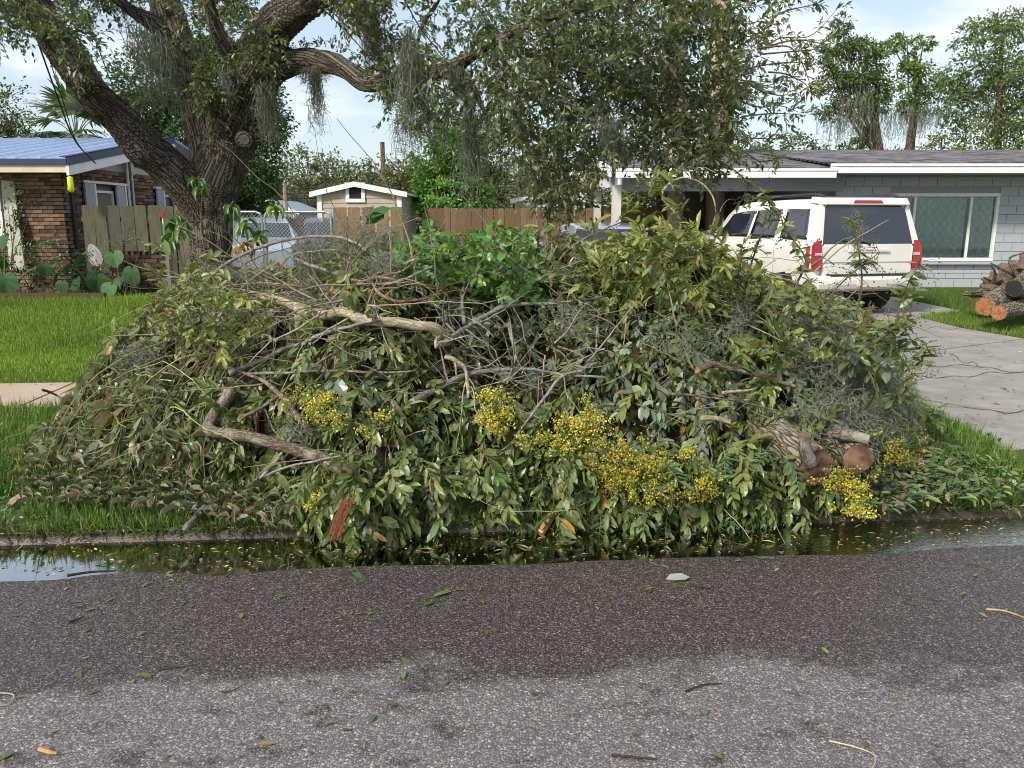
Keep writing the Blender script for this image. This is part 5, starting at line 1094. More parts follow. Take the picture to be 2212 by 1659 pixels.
# young shoots with drooping leaves sprouting on the trunk
def shoot(label, px, py, Y, n=9, ln=.19, cols=((.10, .20, .045), (.13, .24, .06)), d=(0, -1, .3), cat='shoot', group='leafy shoots sprouting from the oak trunk'):
    c = at(px, py, Y); root = thing('leafy_shoot', label, cat, c, 0, group); pts, ds = grow(np.zeros((1, 3)), np.array([d]), 5, .05, .25, .12); mb = MB(); mb.tube(pts[0], np.linspace(.008, .003, 6), 5, tint=(.14, .17, .07)); mb.build('stem', M['twig'], root)
    for k in range(n):
        az = 2 * math.pi * k / n + random.gauss(0, .3); Ld = np.array([[math.cos(az), math.sin(az) * .8, -.75 + random.gauss(0, .25)]]); T = frames(Ld, np.array([[0, 0, 1.]]), np.array([ln * random.uniform(.7, 1.1)]), np.array([ln * .42]))
        V, F, C = scatter(CURL[0], CURL[1], pts[0, random.randrange(2, 6)][None], T, tints(cols, 1)); link('leaf', mesh_raw('leaf', V, F, tint=C, smooth=True, mat=M['leaf']), root)
for k, (px, py, Y, lb, br) in enumerate(((505, 435, 9.2, 'green shoot on the trunk front just below the fork', 0), (385, 455, 9.3, 'bright green shoot leaning left of the trunk', 0), (430, 385, 9.25, 'small green shoot at the left limb base', 0), (600, 440, 9.1, 'hanging green shoot right of the trunk near the gate', 0), (580, 500, 9.2, 'long green shoot right of the trunk over the gate', 0), (380, 500, 9.1, 'dark green shoot over the plank fence left of the trunk', 0), (410, 480, 9.0, 'heavy green shoot against the left trunk edge', 0), (545, 520, 9.1, 'browned orange shoot on the right of the trunk', 1), (500, 575, 9.2, 'low green shoot on the trunk above the pile', 0), (590, 570, 9.1, 'low green shoot right of the trunk', 0), (540, 470, 9.15, 'green shoot in front of the right trunk edge', 0))):
    shoot(lb, px, py, Y, 9 + k % 3, .2, ((.34, .15, .04), (.42, .22, .07)) if br else ((.09, .19, .04), (.13, .24, .06)))

# ---------------------------------------------------------------- plants by the left house
def elephant_ear(label, px, py, Y, leaves):
    c = at(px, py, Y); c[2] = gz(c[0], Y); root = thing('elephant_ear', label, 'plant', c, 0, 'elephant ear plants in the bed')
    for (lx, ly, size, yaw, tilt) in leaves:
        tip = at(lx, ly, Y - random.uniform(.1, .5)) - c; mb = MB(); q = smooth_line([(random.gauss(0, .05), 0, 0), (tip[0] * .5, tip[1] * .5, tip[2] * .75), tip], 8); mb.tube(q, np.linspace(.018, .008, 8), 5, tint=(.12, .19, .07)); mb.build('stalk', M['twig'], root)
        n = 26; th = np.linspace(-math.pi, math.pi, n, endpoint=False); R = size * (.50 + .16 * np.cos(th) + .17 * np.abs(np.sin(th)) * (th != 0)); R[np.abs(th) > 2.9] *= .45; R[np.abs(th) < .2] *= 1.35
        X = R * np.cos(th) + .12 * size; Yy = R * np.sin(th) * .95; Z = -.25 * (X ** 2 + 0 * Yy) / size + .18 * np.abs(Yy) + .02 * np.sin(th * 13); V = np.vstack([[[0.05 * size, 0, 0]], np.c_[X * .5, Yy * .5, Z * .5 + .02 * np.abs(np.sin(th * 6.5)) * size * .6], np.c_[X, Yy, Z]]); F3 = [[0, 1 + i, 1 + (i + 1) % n] for i in range(n)]; F4 = [[1 + i, 1 + n + i, 1 + n + (i+1) % n, 1 + (i+1) % n] for i in range(n)]
        C = np.clip(np.array([.04, .085, .04]) * (1 + .25 * np.r_[0, np.cos(th * 7), np.cos(th * 7) * .5])[:, None] * random.uniform(.8, 1.3), 0, 1); o = link('leaf', mesh_raw('leaf', V, [np.array(F3), np.array(F4)], tint=C * (1.1, 1.15, .8), smooth=True, mat=M['leaf_dull']), root); o.scale = (random.uniform(.3, .45),) * 3; o.location = tip
        o.rotation_euler = (random.gauss(0, .5), rad(tilt + random.gauss(0, 18)), rad(yaw + random.gauss(0, 25)))
elephant_ear('elephant ear with large upright leaves in the middle of the planting bed', 200, 618, 15.0, [(175, 560, .85, -100, 40), (150, 575, .6, -150, 30), (125, 595, .6, 240, 60), (165, 605, .7, -90, 75), (135, 612, .55, 250, 70), (190, 610, .5, -60, 75)])
elephant_ear('elephant ear with drooping leaves beside the brick planter', 262, 622, 14.9, [(245, 550, .7, -70, 55), (285, 585, .75, -90, 80), (260, 600, .5, -80, 40), (225, 612, .6, -110, 85), (240, 618, .6, -60, 85), (210, 600, .7, -100, 80)])
elephant_ear('elephant ear with pale torn leaf at the far left of the bed', 15, 620, 14.8, [(10, 515, .8, -80, 60), (10, 600, .9, -80, 85), (-10, 560, .8, -60, 60), (95, 575, .55, 260, 88)])
def bush(name, label, blobs, Y, cols, leaf=.06, dens=160, stems=6):
    c = at(blobs[0][0], 620, Y); c[2] = gz(c[0], Y); root = thing(name, label, 'bush', c); B = []
    for px, py, rx, ry in blobs: p = at(px, py, Y); B.append((p[0], p[1], p[2], m_of(rx, Y), m_of(rx, Y) * .6, m_of(ry, Y)))
    P, D = crown_leaves(B, dens / leaf * .12 / leaf * .5, leaf); n = len(P); build_scatter('leaves', LEAF4, P - c, D, rng.normal(0, .5, (n, 3)) + np.array([0, -.3, 1.]), leaf * np.exp(rng.normal(0, .2, n)), leaf * .5 * np.ones(n), tints(cols, n, .3), M['leaf'], root, kind='stuff')
    mb = MB()
    for k in range(stems): b_ = B[k % len(B)]; e = np.array(b_[:3]) - c + rng.normal(0, .1, 3); mb.tube(smooth_line([(random.gauss(0, .1), 0, 0), e * .5 + rng.normal(0, .06, 3), e], 8), np.linspace(.012, .004, 8), 5, tint=(.12, .10, .07))
    mb.build('stem', M['twig'], root)
bush('dark_shrub', 'dark leafy shrub climbing over the slatted front window', [(15, 430, 40, 30), (50, 410, 26, 18), (20, 470, 35, 30), (60, 440, 20, 14), (5, 500, 25, 30)], 15.2, GD + GM, .07, 120)
bush('light_leaved_shrub', 'pale leaved shrub under the slatted window by the brick wall', [(60, 530, 42, 22), (110, 540, 34, 22), (140, 560, 30, 18), (40, 560, 40, 20), (90, 575, 45, 22)], 15.1, [(.14, .19, .09), (.08, .12, .05), (.2, .25, .12)], .06, 120)
bush('sparse_rose_bush', 'sparse thin stemmed bush in front of the left end of the fence', [(270, 510, 28, 14), (235, 530, 26, 16), (295, 530, 22, 18), (210, 555, 34, 22), (255, 560, 30, 18)], 14.8, [(.12, .17, .07), (.07, .11, .04), (.16, .2, .1)], .055, 80, 9)
bush('bed_undergrowth', 'low dark undergrowth filling the planting bed behind the elephant ears', [(40, 600, 60, 22), (120, 600, 50, 22), (200, 595, 50, 18), (90, 620, 80, 14)], 15.3, GD, .07, 150, 3)

# overhead wires
def wire(label, pts, r=.009, group='overhead wires'):
    P = [at(*p) for p in pts]; mb = MB(); mb.tube(smooth_line(np.array(P) - P[0], 40), r, 5, tint=(.02, .02, .02)); o = mb.build('overhead_wire', M['wire'], None, label=label, cat='wire', group=group); o.location = P[0]
wire('black service cable sweeping from the top left down to the brick house corner', [(40, -40, 9.5), (82, 90, 11), (123, 205, 12.5), (160, 300, 14), (205, 352, 15.5)], .012)
wire('second thin service cable beside the sweep at the top left', [(60, -40, 9.4), (95, 90, 11), (135, 215, 12.5), (165, 305, 14), (208, 354, 15.5)], .008)
wire('thin cable left of the central oak limb', [(195, 60, 11.4), (215, 110, 12), (235, 165, 12.5), (245, 185, 13)], .008)
wire('upper diagonal cable slanting down to the right through the moss', [(690, 0, 7.6), (775, 80, 9), (881, 184, 11), (960, 280, 13), (1027, 372, 15), (1230, 410, 17)], .006)
wire('middle diagonal cable crossing above the level limb', [(869, -10, 7.2), (915, 70, 8.4), (990, 160, 10), (1060, 250, 12), (1150, 330, 14.5), (1290, 372, 17)], .006)
wire('lowest diagonal cable starting left of the canopy', [(640, -30, 7), (740, 60, 8.6), (830, 160, 10.2)], .006)
for k, y in enumerate((318, 330, 342, 366)): wire(['topmost', 'second', 'third', 'lowest'][k] + ' of the pale street cables far behind the beige shed', [(560, 435 - 3 + (y - 342) * .9, 40), (760, 425 + (y - 342) * .9, 42), (900, 418 + (y - 342) * .9, 44), (1180, 426 + (y - 342) * 1.1, 44)], .02, 'far street cables')
po = thing('utility_pole', 'far wooden utility pole beside the slim far tree', 'pole', at(831, 470, 45)); mb = MB(); mb.tube([(0, 0, -2), (0, 0, 4.0)], .12, 8); mb.build('shaft', M['farbark'], po)
po = thing('short_pole', 'short wooden pole behind the chain link gate', 'pole', at(617, 440, 33)); mb = MB(); mb.tube([(0, 0, -2), (0, 0, .8)], .08, 8); mb.build('shaft', M['palebark'], po)
# ---------------------------------------------------------------- root stump on the right lawn
sc_ = at(2165, 640, 11.6); sc_[2] = gz(sc_[0], 11.6)
stp = thing('uprooted_stump', 'uprooted stump with soil clump and orange sawn ends on the right lawn', 'stump', sc_)
def log(name, pts, r, mat, parent, cut=True, cutboth=False, sides=18, seed=0, cutmat=None, **k):
    mb = MB(); q = smooth_line(pts, 22); rr = np.interp(np.linspace(0, 1, 22), np.linspace(0, 1, len(np.atleast_1d(r)) if np.ndim(r) else 2), r if np.ndim(r) else [r, r]) * (1 + .1 * (vnoise(q * 6 + seed, 1) - .5)); V, F, G = tube_arrays(q[None], rr[None], sides, .22); V = V + nrm(V - np.repeat(q, sides, 0)) * ((vnoise(V + seed, 16) - .5) * .12 * np.repeat(rr, sides))[:, None]
    mb.add(V, [F], None, G); mb.add(V[:sides], np.array([list(range(sides))[::-1]])); mb.add(V[-sides:], np.array([list(range(sides))])); o = mb.build(name, M[mat], parent, smooth=False, **k)
    for e in ([-1, 0] if cutboth else [-1] if cut else []):
        c = q[e]; d = nrm(q[-1] - q[-2]) if e else nrm(q[0] - q[1]); c2 = MB(); R_ = V[-sides:] if e else V[:sides]; R_ = c + (R_ - c) * .93 + d * .003; Vc = np.vstack([R_, [c + d * .006]]); c2.add(Vc, np.array([[i, (i+1) % sides, sides] if e else [(i+1) % sides, i, sides] for i in range(sides)])); c2.build('cut_end', cutmat or M['cutwood'], o if parent is None or True else parent)
    return o
P_ = lambda a, b, Y: at(a, b, Y) - sc_
OR = paint('fresh_cut', (.30, .135, .065), .85, .1, 22, .6)
log('log_section', [P_(2240, 625, 12.2), P_(2190, 632, 11.8), P_(2142, 655, 11.3), P_(2128, 662, 11.15)], [.18, .165, .145, .13], 'logbark', stp, cutmat=OR)
log('log_section', [P_(2250, 650, 11.8), P_(2190, 668, 11.3), P_(2158, 676, 11.0)], [.15, .125, .105], 'logbark', stp, cutmat=OR)
log('log_section', [P_(2230, 610, 11.9), P_(2210, 620, 11.5), P_(2190, 622, 11.2)], [.22, .16, .12], 'logbark', stp, cutmat=M['black'])
n = 900; d = nrm(rng.normal(0, 1, (n, 3))); d[:, 2] = np.abs(d[:, 2])
def lump(name, c, r, mat, parent, nu=26, nv_=14, amp=.35, fs=3, **k):
    V = []; 
    for i in range(nv_ + 1):
        for j in range(nu):
            a, b = math.pi * i / nv_, 2 * math.pi * j / nu; u = np.array([math.sin(a) * math.cos(b), math.sin(a) * math.sin(b), math.cos(a)]); V.append(np.array(c) + u * np.array(r) * (1 + amp * (vnoise(u * fs + np.array(c), 1) - .5) * 2))
    F = [[i*nu+j, (i+1)*nu+j, (i+1)*nu+(j+1) % nu, i*nu+(j+1) % nu] for i in range(nv_) for j in range(nu)]; return link(name, mesh_raw(name, V, [np.array(F)], smooth=False, mat=mat), parent, **k)
M['rootsoil'] = paint('root_soil', (.15, .105, .08), .95, .1, 25, .5, .9)
lump('soil_clump', P_(2168, 622, 12.3), (.24, .3, .22), M['rootsoil'], stp, 40, 22, .6, 6); lump('soil_clump', P_(2222, 600, 12.6), (.36, .4, .34), M['rootsoil'], stp, 40, 22, .5, 5); lump('soil_clump', P_(2130, 636, 12.2), (.28, .3, .05), M['rootsoil'], stp)
mb = MB()
for a in ([(2195, 596, 11.9), (2165, 582, 11.8), (2140, 568, 11.7)], [(2145, 610, 12), (2150, 590, 11.9), (2140, 572, 11.8)], [(2200, 600, 11.8), (2180, 560, 11.8), (2215, 545, 11.9)], [(2120, 628, 12), (2100, 632, 11.9), (2085, 630, 11.9)]): mb.tube(smooth_line([P_(*p) for p in a], 10), np.linspace(.03, .008, 10), 6)
mb.build('root', M['bark'], stp)

# ---------------------------------------------------------------- grass
def grass(name, n, regionf, h, wdt, cols, maxd, mat='grass', lean=.5, sizef=None):
    P = regionf(n); n = len(P); az = rng.uniform(0, 2 * np.pi, n); Ld = np.c_[np.cos(az) * lean, np.sin(az) * lean, np.ones(n)] + rng.normal(0, .15, (n, 3)); Nn = np.c_[np.cos(az), np.sin(az), -.2 * np.ones(n)]
    hh = h * np.exp(rng.normal(0, .3, n)) * (sizef(P) if sizef else 1); ww = wdt * np.ones(n) * (sizef(P) ** .5 if sizef else 1)
    pt = (.75 + .5 * vnoise(P * np.array([1, 1, 0]), .9))[:, None]; V, F, C = scatter(BLADE_S[0], BLADE_S[1], P, frames(Ld, -Nn, hh, ww), tints(cols, n, .2) * pt)
    return link(name, mesh_raw(name, V, F, tint=C, mat=M[mat]), None, kind='stuff')
BLADE_S = (np.array([[0,-.5,0],[0,.5,0],[.5,.4,.10],[.5,-.4,.10],[1,0,.34]]), [np.array([[0,1,2,3]]), np.array([[3,2,4]])])
def fill(n, test, dens_pow=1.6, px=(-60, 2270), py=(620, 1140), zz=0):
    """screen-even then thinned: random ground points with density falling with distance"""
    out = []
    while sum(len(o) for o in out) < n:
        m_ = 60000; y = 3.3 + (17.2 - 3.3) * rng.random(m_) ** 1.7; hw = y * .68 + .3; x = (rng.random(m_) * 2 - 1) * hw; keep = (rng.random(m_) < hw / 11) & test(x, y); x, y = x[keep], y[keep]
        out.append(np.c_[x, y, gz(x, y) - .008])
    return np.vstack(out)[:n]
def vv(X, Y): return (X - E0[0]) * SV[0] + (Y - E0[1]) * SV[1]
LAWNL = lambda X, Y: (X < 6) & (vv(X, Y) > wv1 + .02) & (Y < 15.3) & ~poly_in(X, Y, DRIVE_POLY) & ~((X > -2.2) & (Y < 7.4))
LAWNR = lambda X, Y: (X > 5.0) & (Y > 9) & ~poly_in(X, Y, DRIVE_POLY) & (Y < 18.3)
dist_size = lambda P: np.clip(P[:, 1] / 8, .8, 1.7)
grass('lawn_grass', 200000, lambda n: fill(n, LAWNL), .040, .008, [(.16, .26, .035), (.20, .30, .045), (.13, .21, .03), (.24, .30, .07)], 16, sizef=dist_size)
grass('right_lawn_grass', 45000, lambda n: fill(n, LAWNR), .05, .010, [(.12, .22, .03), (.16, .26, .05), (.2, .26, .08)], 18, sizef=dist_size)
VERGE = lambda X, Y: (vv(X, Y) > .45) & (vv(X, Y) < wv0) & ~poly_in(X, Y, DRIVE_POLY)
def ragged(n):
    P = fill(n, VERGE); c = vnoise(P * np.array([1, 1, 0]), 3.0); return P[(c > .22)]
grass('verge_grass', 75000, ragged, .085, .0075, [(.10, .19, .03), (.13, .24, .035), (.07, .13, .025), (.19, .23, .08)], 6, lean=.9)
def lawn_litter(n): P = fill(n, lambda X, Y: (Y < 14) & (Y > 4.2)); P[:, 2] += .035; return P
P = lawn_litter(900); n = len(P); build_scatter('lawn_litter', LEAF4, P, rng.normal(0, 1, (n, 3)) * (1, 1, .2), rng.normal(0, .3, (n, 3)) + np.array([0, 0, 1]), .05 * np.exp(rng.normal(0, .35, n)), .022 * np.ones(n), tints([(.25, .20, .08), (.20, .22, .08), (.16, .11, .06), (.32, .27, .12)], n, .3), M['leaf_dull'], None, kind='stuff')
# broad weeds in the verge
def weeds(n): P = fill(n, VERGE); return P[vnoise(P * np.array([1, 1, 0]), 2.0) > .45]
P = weeds(2600); n = len(P); (a, b) = twig_leaves(P, rng.normal(0, .6, (n, 3)) + np.array([0, 0, .7]), 2, .03, .05, .42, .1, [(.09, .17, .04), (.13, .21, .06)], .9, .002)
link('verge_weeds', mesh_raw('verge_weeds', a[0], a[1], tint=a[2], mat=M['leaf']), None, kind='stuff')

# ================================================================ THE DEBRIS PILE
FRONT = [(20, 1000), (120, 1040), (300, 1048), (420, 1045), (560, 1062), (650, 1105), (760, 1140), (860, 1125), (960, 1098), (1250, 1095), (1450, 1102), (1650, 1092), (1780, 1078), (1900, 1055), (1975, 1000), (2010, 950)]
FG = np.array([gnd(a, b, .06) for a, b in FRONT]); 
RIDGE = [(60, 995), (150, 910), (250, 825), (320, 745), (380, 655), (450, 600), (600, 582), (720, 575), (850, 535), (960, 505), (1100, 520), (1250, 545), (1400, 520), (1550, 555), (1680, 622), (1800, 672), (1900, 720), (1960, 800), (2000, 940)]
def yfront(x): return np.interp(x, FG[:, 0], FG[:, 1])
DEPTH = 1.75
RG = []
for a, b in RIDGE:
    Y = 6.0
    for _ in range(20): p = at(a, b, Y); Y = float(yfront(p[0])) + DEPTH * (.55 if b > 850 else 1)
    p = at(a, b, Y); RG.append((p[0], max(.12, p[2])))
RG = np.array(RG)
def Hgt(x, y):
    x = np.asarray(x, float); y = np.asarray(y, float); R = np.interp(x, RG[:, 0], RG[:, 1], left=.0, right=.0); yf = yfront(x); yr = yf + DEPTH
    t = np.clip((y - yf) / DEPTH, 0, 1); fr = np.sin(t * math.pi / 2) ** .72; bk = np.clip(1 - (y - yr) / 1.7, 0, 1); bk = bk * bk * (3 - 2 * bk)
    h = np.where(y < yr, fr, bk) * (R - .06) + .06; h = h + (vnoise(np.stack([x, y, 0 * x], -1), 2.3) - .5) * .26 * np.clip(t * 3, 0, 1) * (R > .3)
    return np.where(y < yf, .02, h)
def surfpt(px, py, lift=.0):
    """first point of the pile met by this line of sight, pushed out by lift"""
    d = ray(px, py); d = d / np.linalg.norm(d); ts = np.arange(3.0, 9.0, .02); P = np.array([0, 0, CAM_H]) + d * ts[:, None]; below = P[:, 2] < Hgt(P[:, 0], P[:, 1]); i = int(np.argmax(below)) if below.any() else -1
    if i < 0: Y = float(yfront(P[120, 0])) + DEPTH * .9; p = at(px, py, Y); return p - d * lift
    return P[i] - d * lift
def pile_line(pxs, lift=.05, n=24, droop=0):
    L_ = [p[2] if len(p) > 2 else lift for p in pxs]; P = np.array([surfpt(p[0], p[1], l) for p, l in zip(pxs, L_)])
    # even out depth so that a stick stays straight-ish instead of following every bump
    Yv = P[:, 1].copy(); t = np.linspace(0, 1, len(P)); co_ = np.polyfit(t, Yv, min(2, len(P) - 1)); Ys = np.polyval(co_, t); off = np.max(Ys - Yv); Ys = Ys - max(0, off) * .7
    P = np.array([at(p[0], p[1], y) for p, y in zip(pxs, Ys)]); return smooth_line(P, n)
# heap core sheet, near black so its colour gives the shade between leaves
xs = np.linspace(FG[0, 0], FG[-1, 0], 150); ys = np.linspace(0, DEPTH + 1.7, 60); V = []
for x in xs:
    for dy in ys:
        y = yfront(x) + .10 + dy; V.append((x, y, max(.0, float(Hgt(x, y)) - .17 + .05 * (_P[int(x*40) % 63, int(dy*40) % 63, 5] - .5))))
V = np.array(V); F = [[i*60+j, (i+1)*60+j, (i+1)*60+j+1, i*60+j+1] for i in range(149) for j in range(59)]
M['heart'] = paint('pile_core_shade', (.035, .030, .018), .95, .1, 22, .5, .8)
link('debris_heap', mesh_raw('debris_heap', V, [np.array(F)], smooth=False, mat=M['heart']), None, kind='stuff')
def surf_sample(n, tmin=0, tmax=1.25, xlo=None, xhi=None):
    x = rng.uniform(xlo if xlo is not None else FG[0, 0] + .05, xhi if xhi is not None else FG[-1, 0] - .05, n); t = rng.uniform(tmin, tmax, n) ** 1.25 if tmin == 0 else rng.uniform(tmin, tmax, n)
    y = yfront(x) + t * DEPTH; h = Hgt(x, y); e = .04; gx = (Hgt(x + e, y) - Hgt(x - e, y)) / (2 * e); gy = (Hgt(x, y + e) - Hgt(x, y - e)) / (2 * e)
    gy = np.clip(gy, -3, 3.5); N = nrm(np.stack([-gx, -gy, np.ones(n)], -1)); return np.stack([x, y, h], -1), N
# kinds of foliage
OLIVE = [(.145, .195, .06), (.12, .17, .05), (.19, .24, .085), (.09, .14, .045), (.23, .28, .11), (.07, .11, .038), (.20, .215, .07)]
DKG = [(.075, .15, .05), (.055, .12, .04), (.10, .18, .06), (.13, .20, .075)]
GREY = [(.17, .21, .14), (.13, .175, .11), (.22, .26, .18), (.10, .14, .08)]
BRT = [(.14, .28, .055), (.10, .22, .045), (.19, .34, .09), (.08, .17, .035)]
YEL = [(.27, .29, .075), (.22, .25, .065), (.33, .34, .12), (.17, .20, .055)]
WLT = [(.17, .20, .11), (.22, .24, .15), (.12, .16, .075), (.26, .25, .17), (.13, .18, .06), (.19, .14, .09)]
BRN = [(.16, .12, .075), (.20, .16, .10), (.12, .12, .06), (.10, .11, .055)]
KIND = {  # S, step, grav, ln, ratio, pairs, ang, phi, droop, cols, tmpl
 'laurel': (8, .030, .10, .084, .36, True, 42, .6, .18, OLIVE, LEAF8),
 'pinnate': (10, .024, .12, .062, .30, True, 58, .15, .15, DKG, LEAF8),
 'camphor': (7, .026, .16, .068, .50, True, 55, .8, .55, GREY, LEAF8),
 'vine': (6, .030, .10, .055, .72, True, 60, .9, .2, BRT, LEAF8),
 'berry': (6, .024, .05, .080, .38, True, 45, 1.2, .1, YEL, LEAF8),
 'wilted': (6, .035, .25, .095, .36, True, 50, 1.4, .7, WLT, CURL),
 'small': (6, .022, .06, .040, .45, True, 55, 1.0, .2, OLIVE + BRN, LEAF8),
}
def kind_of(px, py):
    r = random.random()
    if px < 430 and py > 740: return 'wilted' if r < .70 else ('small' if r < .9 else 'laurel')
    if px < 500 and py <= 740: return 'berry' if r < .65 else 'small'
    if py > 1060 and 950 < px < 1850: return 'pinnate' if r < .65 else 'laurel'
    if 840 < px < 1150 and py < 650: return 'vine' if r < .8 else 'small'
    if 500 <= px < 900 and py < 700: return 'small' if r < .7 else 'laurel'
    if px > 1250 and py < 640: return 'berry' if r < .75 else 'small'
    if 900 < px < 1300 and py < 800: return 'small' if r < .5 else ('camphor' if r < .75 else 'laurel')
    if px > 1240 and 640 <= py < 960: return 'camphor' if r < .55 else ('laurel' if r < .85 else 'berry')
    if px > 1250 and py >= 960: return 'laurel' if r < .7 else 'pinnate'
    return 'laurel' if r < .78 else ('small' if r < .93 else 'camphor')
def stem_dir(N, n, down=.55, outw=.45, side=.8):
    T = rng.normal(0, 1, (n, 3)); T = T - (T * N).sum(-1, keepdims=True) * N; return nrm(nrm(T) * side + N * outw + np.array([0, -.25, -down]))
HOLES = [(395, 755, 85, 48), (590, 655, 95, 26), (1560, 640, 85, 34), (1330, 720, 60, 22), (740, 780, 45, 26), (1210, 765, 55, 20), (1100, 1000, 40, 30), (560, 870, 40, 24), (1480, 880, 50, 20), (960, 900, 34, 24), (340, 1000, 45, 22), (900, 640, 60, 18), (1640, 960, 30, 22)]
def mass(n, lift, tmax=1.25, down=.5):
    P, N = surf_sample(n, 0, tmax); qx, qy = proj(P); hole = np.zeros(n, bool)
    for hx, hy, ha, hb in HOLES: hole |= ((qx - hx) / ha) ** 2 + ((qy - hy) / hb) ** 2 < rng.uniform(.6, 1.3, n)
    P, N = P[~hole], N[~hole]; lift = lift[~hole] if np.ndim(lift) else lift; P = P + N * lift[:, None] if np.ndim(lift) else P + N * lift; px, py = proj(P); ks = np.array([kind_of(a, b) for a, b in zip(px, py)]); return P, N, ks
def emit(P, D, ks, name, scale=1.0, thin=None):
    Vs, Fs, Cs, off = [], {}, [], 0; Vt, Ft, Ct, ot = [], [], [], 0
    for k, (S, step, grav, ln, ratio, pairs, ang, phi, droop, cols, tm) in KIND.items():
        m_ = ks == k
        if not m_.any(): continue
        q = P[m_]; pts, ds = grow(q, D[m_], S, step * scale, grav, .14); Pp, Ld, Nn, l, w_, idx = leafset(pts, ds, 1, pairs, ang, ln * scale, ratio, droop, phi, .28)
        base = tints(cols, len(q), .12)[idx]; T = np.clip(.6 * base + .4 * tints(cols, len(Pp), .2), 0, 1); dead = rng.random(len(Pp)) < .008; T[dead] = (.38, .21, .07); dead = rng.random(len(Pp)) < .03; T[dead] = (.17, .125, .07); l = l * np.exp(rng.normal(-.04, .16, len(q)))[idx]; w_ = w_ * np.exp(rng.normal(0, .15, len(q)))[idx]
        Vl, Fl, Cl = scatter(tm[0], tm[1], Pp, frames(Ld, Nn, l, w_), T)
        for f in Fl: Fs.setdefault(f.shape[1], []).append(f + off)
        Vs.append(Vl); Cs.append(Cl); off += len(Vl); R = np.broadcast_to(np.linspace(.0028, .0012, S + 1), (len(q), S + 1)); V2, F2, G2 = tube_arrays(pts, R, 3); Ft.append(F2 + ot); Vt.append(V2); ot += len(V2); Ct.append(np.broadcast_to(np.array([.16, .14, .08]), V2.shape))
    link(name, mesh_raw(name, np.vstack(Vs), [np.vstack(f) for f in Fs.values()], tint=np.vstack(Cs), mat=M['leaf']), None, kind='stuff')
    return link('pile_twigs', mesh_raw('pile_twigs', np.vstack(Vt), [np.vstack(Ft)], tint=np.vstack(Ct), mat=M['twig']), None, kind='stuff')
n = 2300; P, N, ks = mass(n, rng.uniform(-.12, .02, n)); emit(P, stem_dir(N, len(P), .4, .1, 1), ks, 'pile_foliage')
# hollows: thin the outer layer by noise so that dark gaps remain
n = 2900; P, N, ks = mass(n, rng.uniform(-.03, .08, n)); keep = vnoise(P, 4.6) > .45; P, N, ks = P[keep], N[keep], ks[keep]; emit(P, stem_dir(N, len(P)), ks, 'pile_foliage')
# overhanging skirt along the gutter
n = 330; x = rng.uniform(gnd(660, 1150)[0], gnd(1840, 1100)[0], n); y = yfront(x) + rng.uniform(-.10, .14, n) * (1 + .6 * np.sin(x * 9)); z = rng.uniform(.10, .45, n); P = np.stack([x, y, z], -1); px, py = proj(P); ks = np.array([kind_of(a, b) for a, b in zip(px, py)]); emit(P, nrm(rng.normal(0, .5, (n, 3)) + np.array([0, -.55, -.35])), ks, 'pile_foliage')
# wilted curled leaves over the whole left slope
P, N = surf_sample(900, 0, 1.0, FG[0, 0] + .1, at(520, 800, 5)[0]); P = P + N * rng.uniform(-.02, .06, (900, 1)); qx, qy = proj(P); kp = ((qx - 395) / 80) ** 2 + ((qy - 755) / 45) ** 2 > 1; P, N = P[kp], N[kp]; k = len(P)
emit(P, stem_dir(N, k, .5, .2, .9), np.array(['wilted'] * k), 'pile_foliage', 1.15)
# loose leafy heaps standing proud of the top
def loose(poly, n, Ya, Yb, kinds, up=.25, scale=1.0):
    P = sample_poly(poly, n, Ya, Yb, .34, 3.0); k = len(P); emit(P, nrm(rng.normal(0, .8, (k, 3)) + np.array([0, -.3, up])), np.array([kinds[random.randrange(len(kinds))] for _ in range(k)]), 'pile_foliage', scale)
loose([(335, 610), (380, 580), (450, 590), (520, 620), (600, 660), (560, 740), (440, 770), (330, 720)], 150, 4.7, 5.5, ['berry', 'small', 'small'], .1, .78)
loose([(1250, 600), (1330, 540), (1380, 500), (1440, 490), (1500, 530), (1560, 560), (1610, 620), (1560, 680), (1300, 670)], 120, 4.9, 5.8, ['berry', 'berry', 'small', 'laurel'], .0, .85)
loose([(845, 530), (900, 500), (1000, 505), (1060, 525), (1140, 560), (1200, 610), (1100, 670), (880, 650)], 230, 5.0, 6.0, ['vine', 'vine', 'vine', 'small'], -.1)
loose([(1600, 650), (1700, 660), (1850, 720), (1930, 740), (1950, 820), (1850, 800), (1650, 780)], 40, 4.6, 5.4, ['laurel', 'berry', 'camphor'])
# wilted fringe on the left slope and scattered leaves on the grass round the foot
def ground_litter(name, n, poly, cols, ln=.07, zr=.03, tm=CURL, dens=1):
    xs_ = [p[0] for p in poly]; ys_ = [p[1] for p in poly]; a = rng.uniform(min(xs_), max(xs_), n * 3); b = rng.uniform(min(ys_), max(ys_), n * 3); m_ = poly_in(a, b, poly); a, b = a[m_][:n], b[m_][:n]
    P = np.array([gnd(x, y, .13) for x, y in zip(a, b)]); P[:, 2] = .11 + rng.random(len(P)) * zr; k = len(P); build_scatter(name, tm, P, rng.normal(0, 1, (k, 3)) * (1, 1, .3), rng.normal(0, .35, (k, 3)) + np.array([0, 0, 1]), ln * np.exp(rng.normal(0, .3, k)), ln * .4 * np.ones(k), tints(cols, k, .25), M['leaf_dull'], None, kind='stuff')
ground_litter('fallen_leaves', 1500, [(40, 1000), (150, 900), (300, 900), (420, 1040), (640, 1080), (640, 1130), (300, 1100), (60, 1080), (20, 1040)], WLT + BRN, .075, .07)
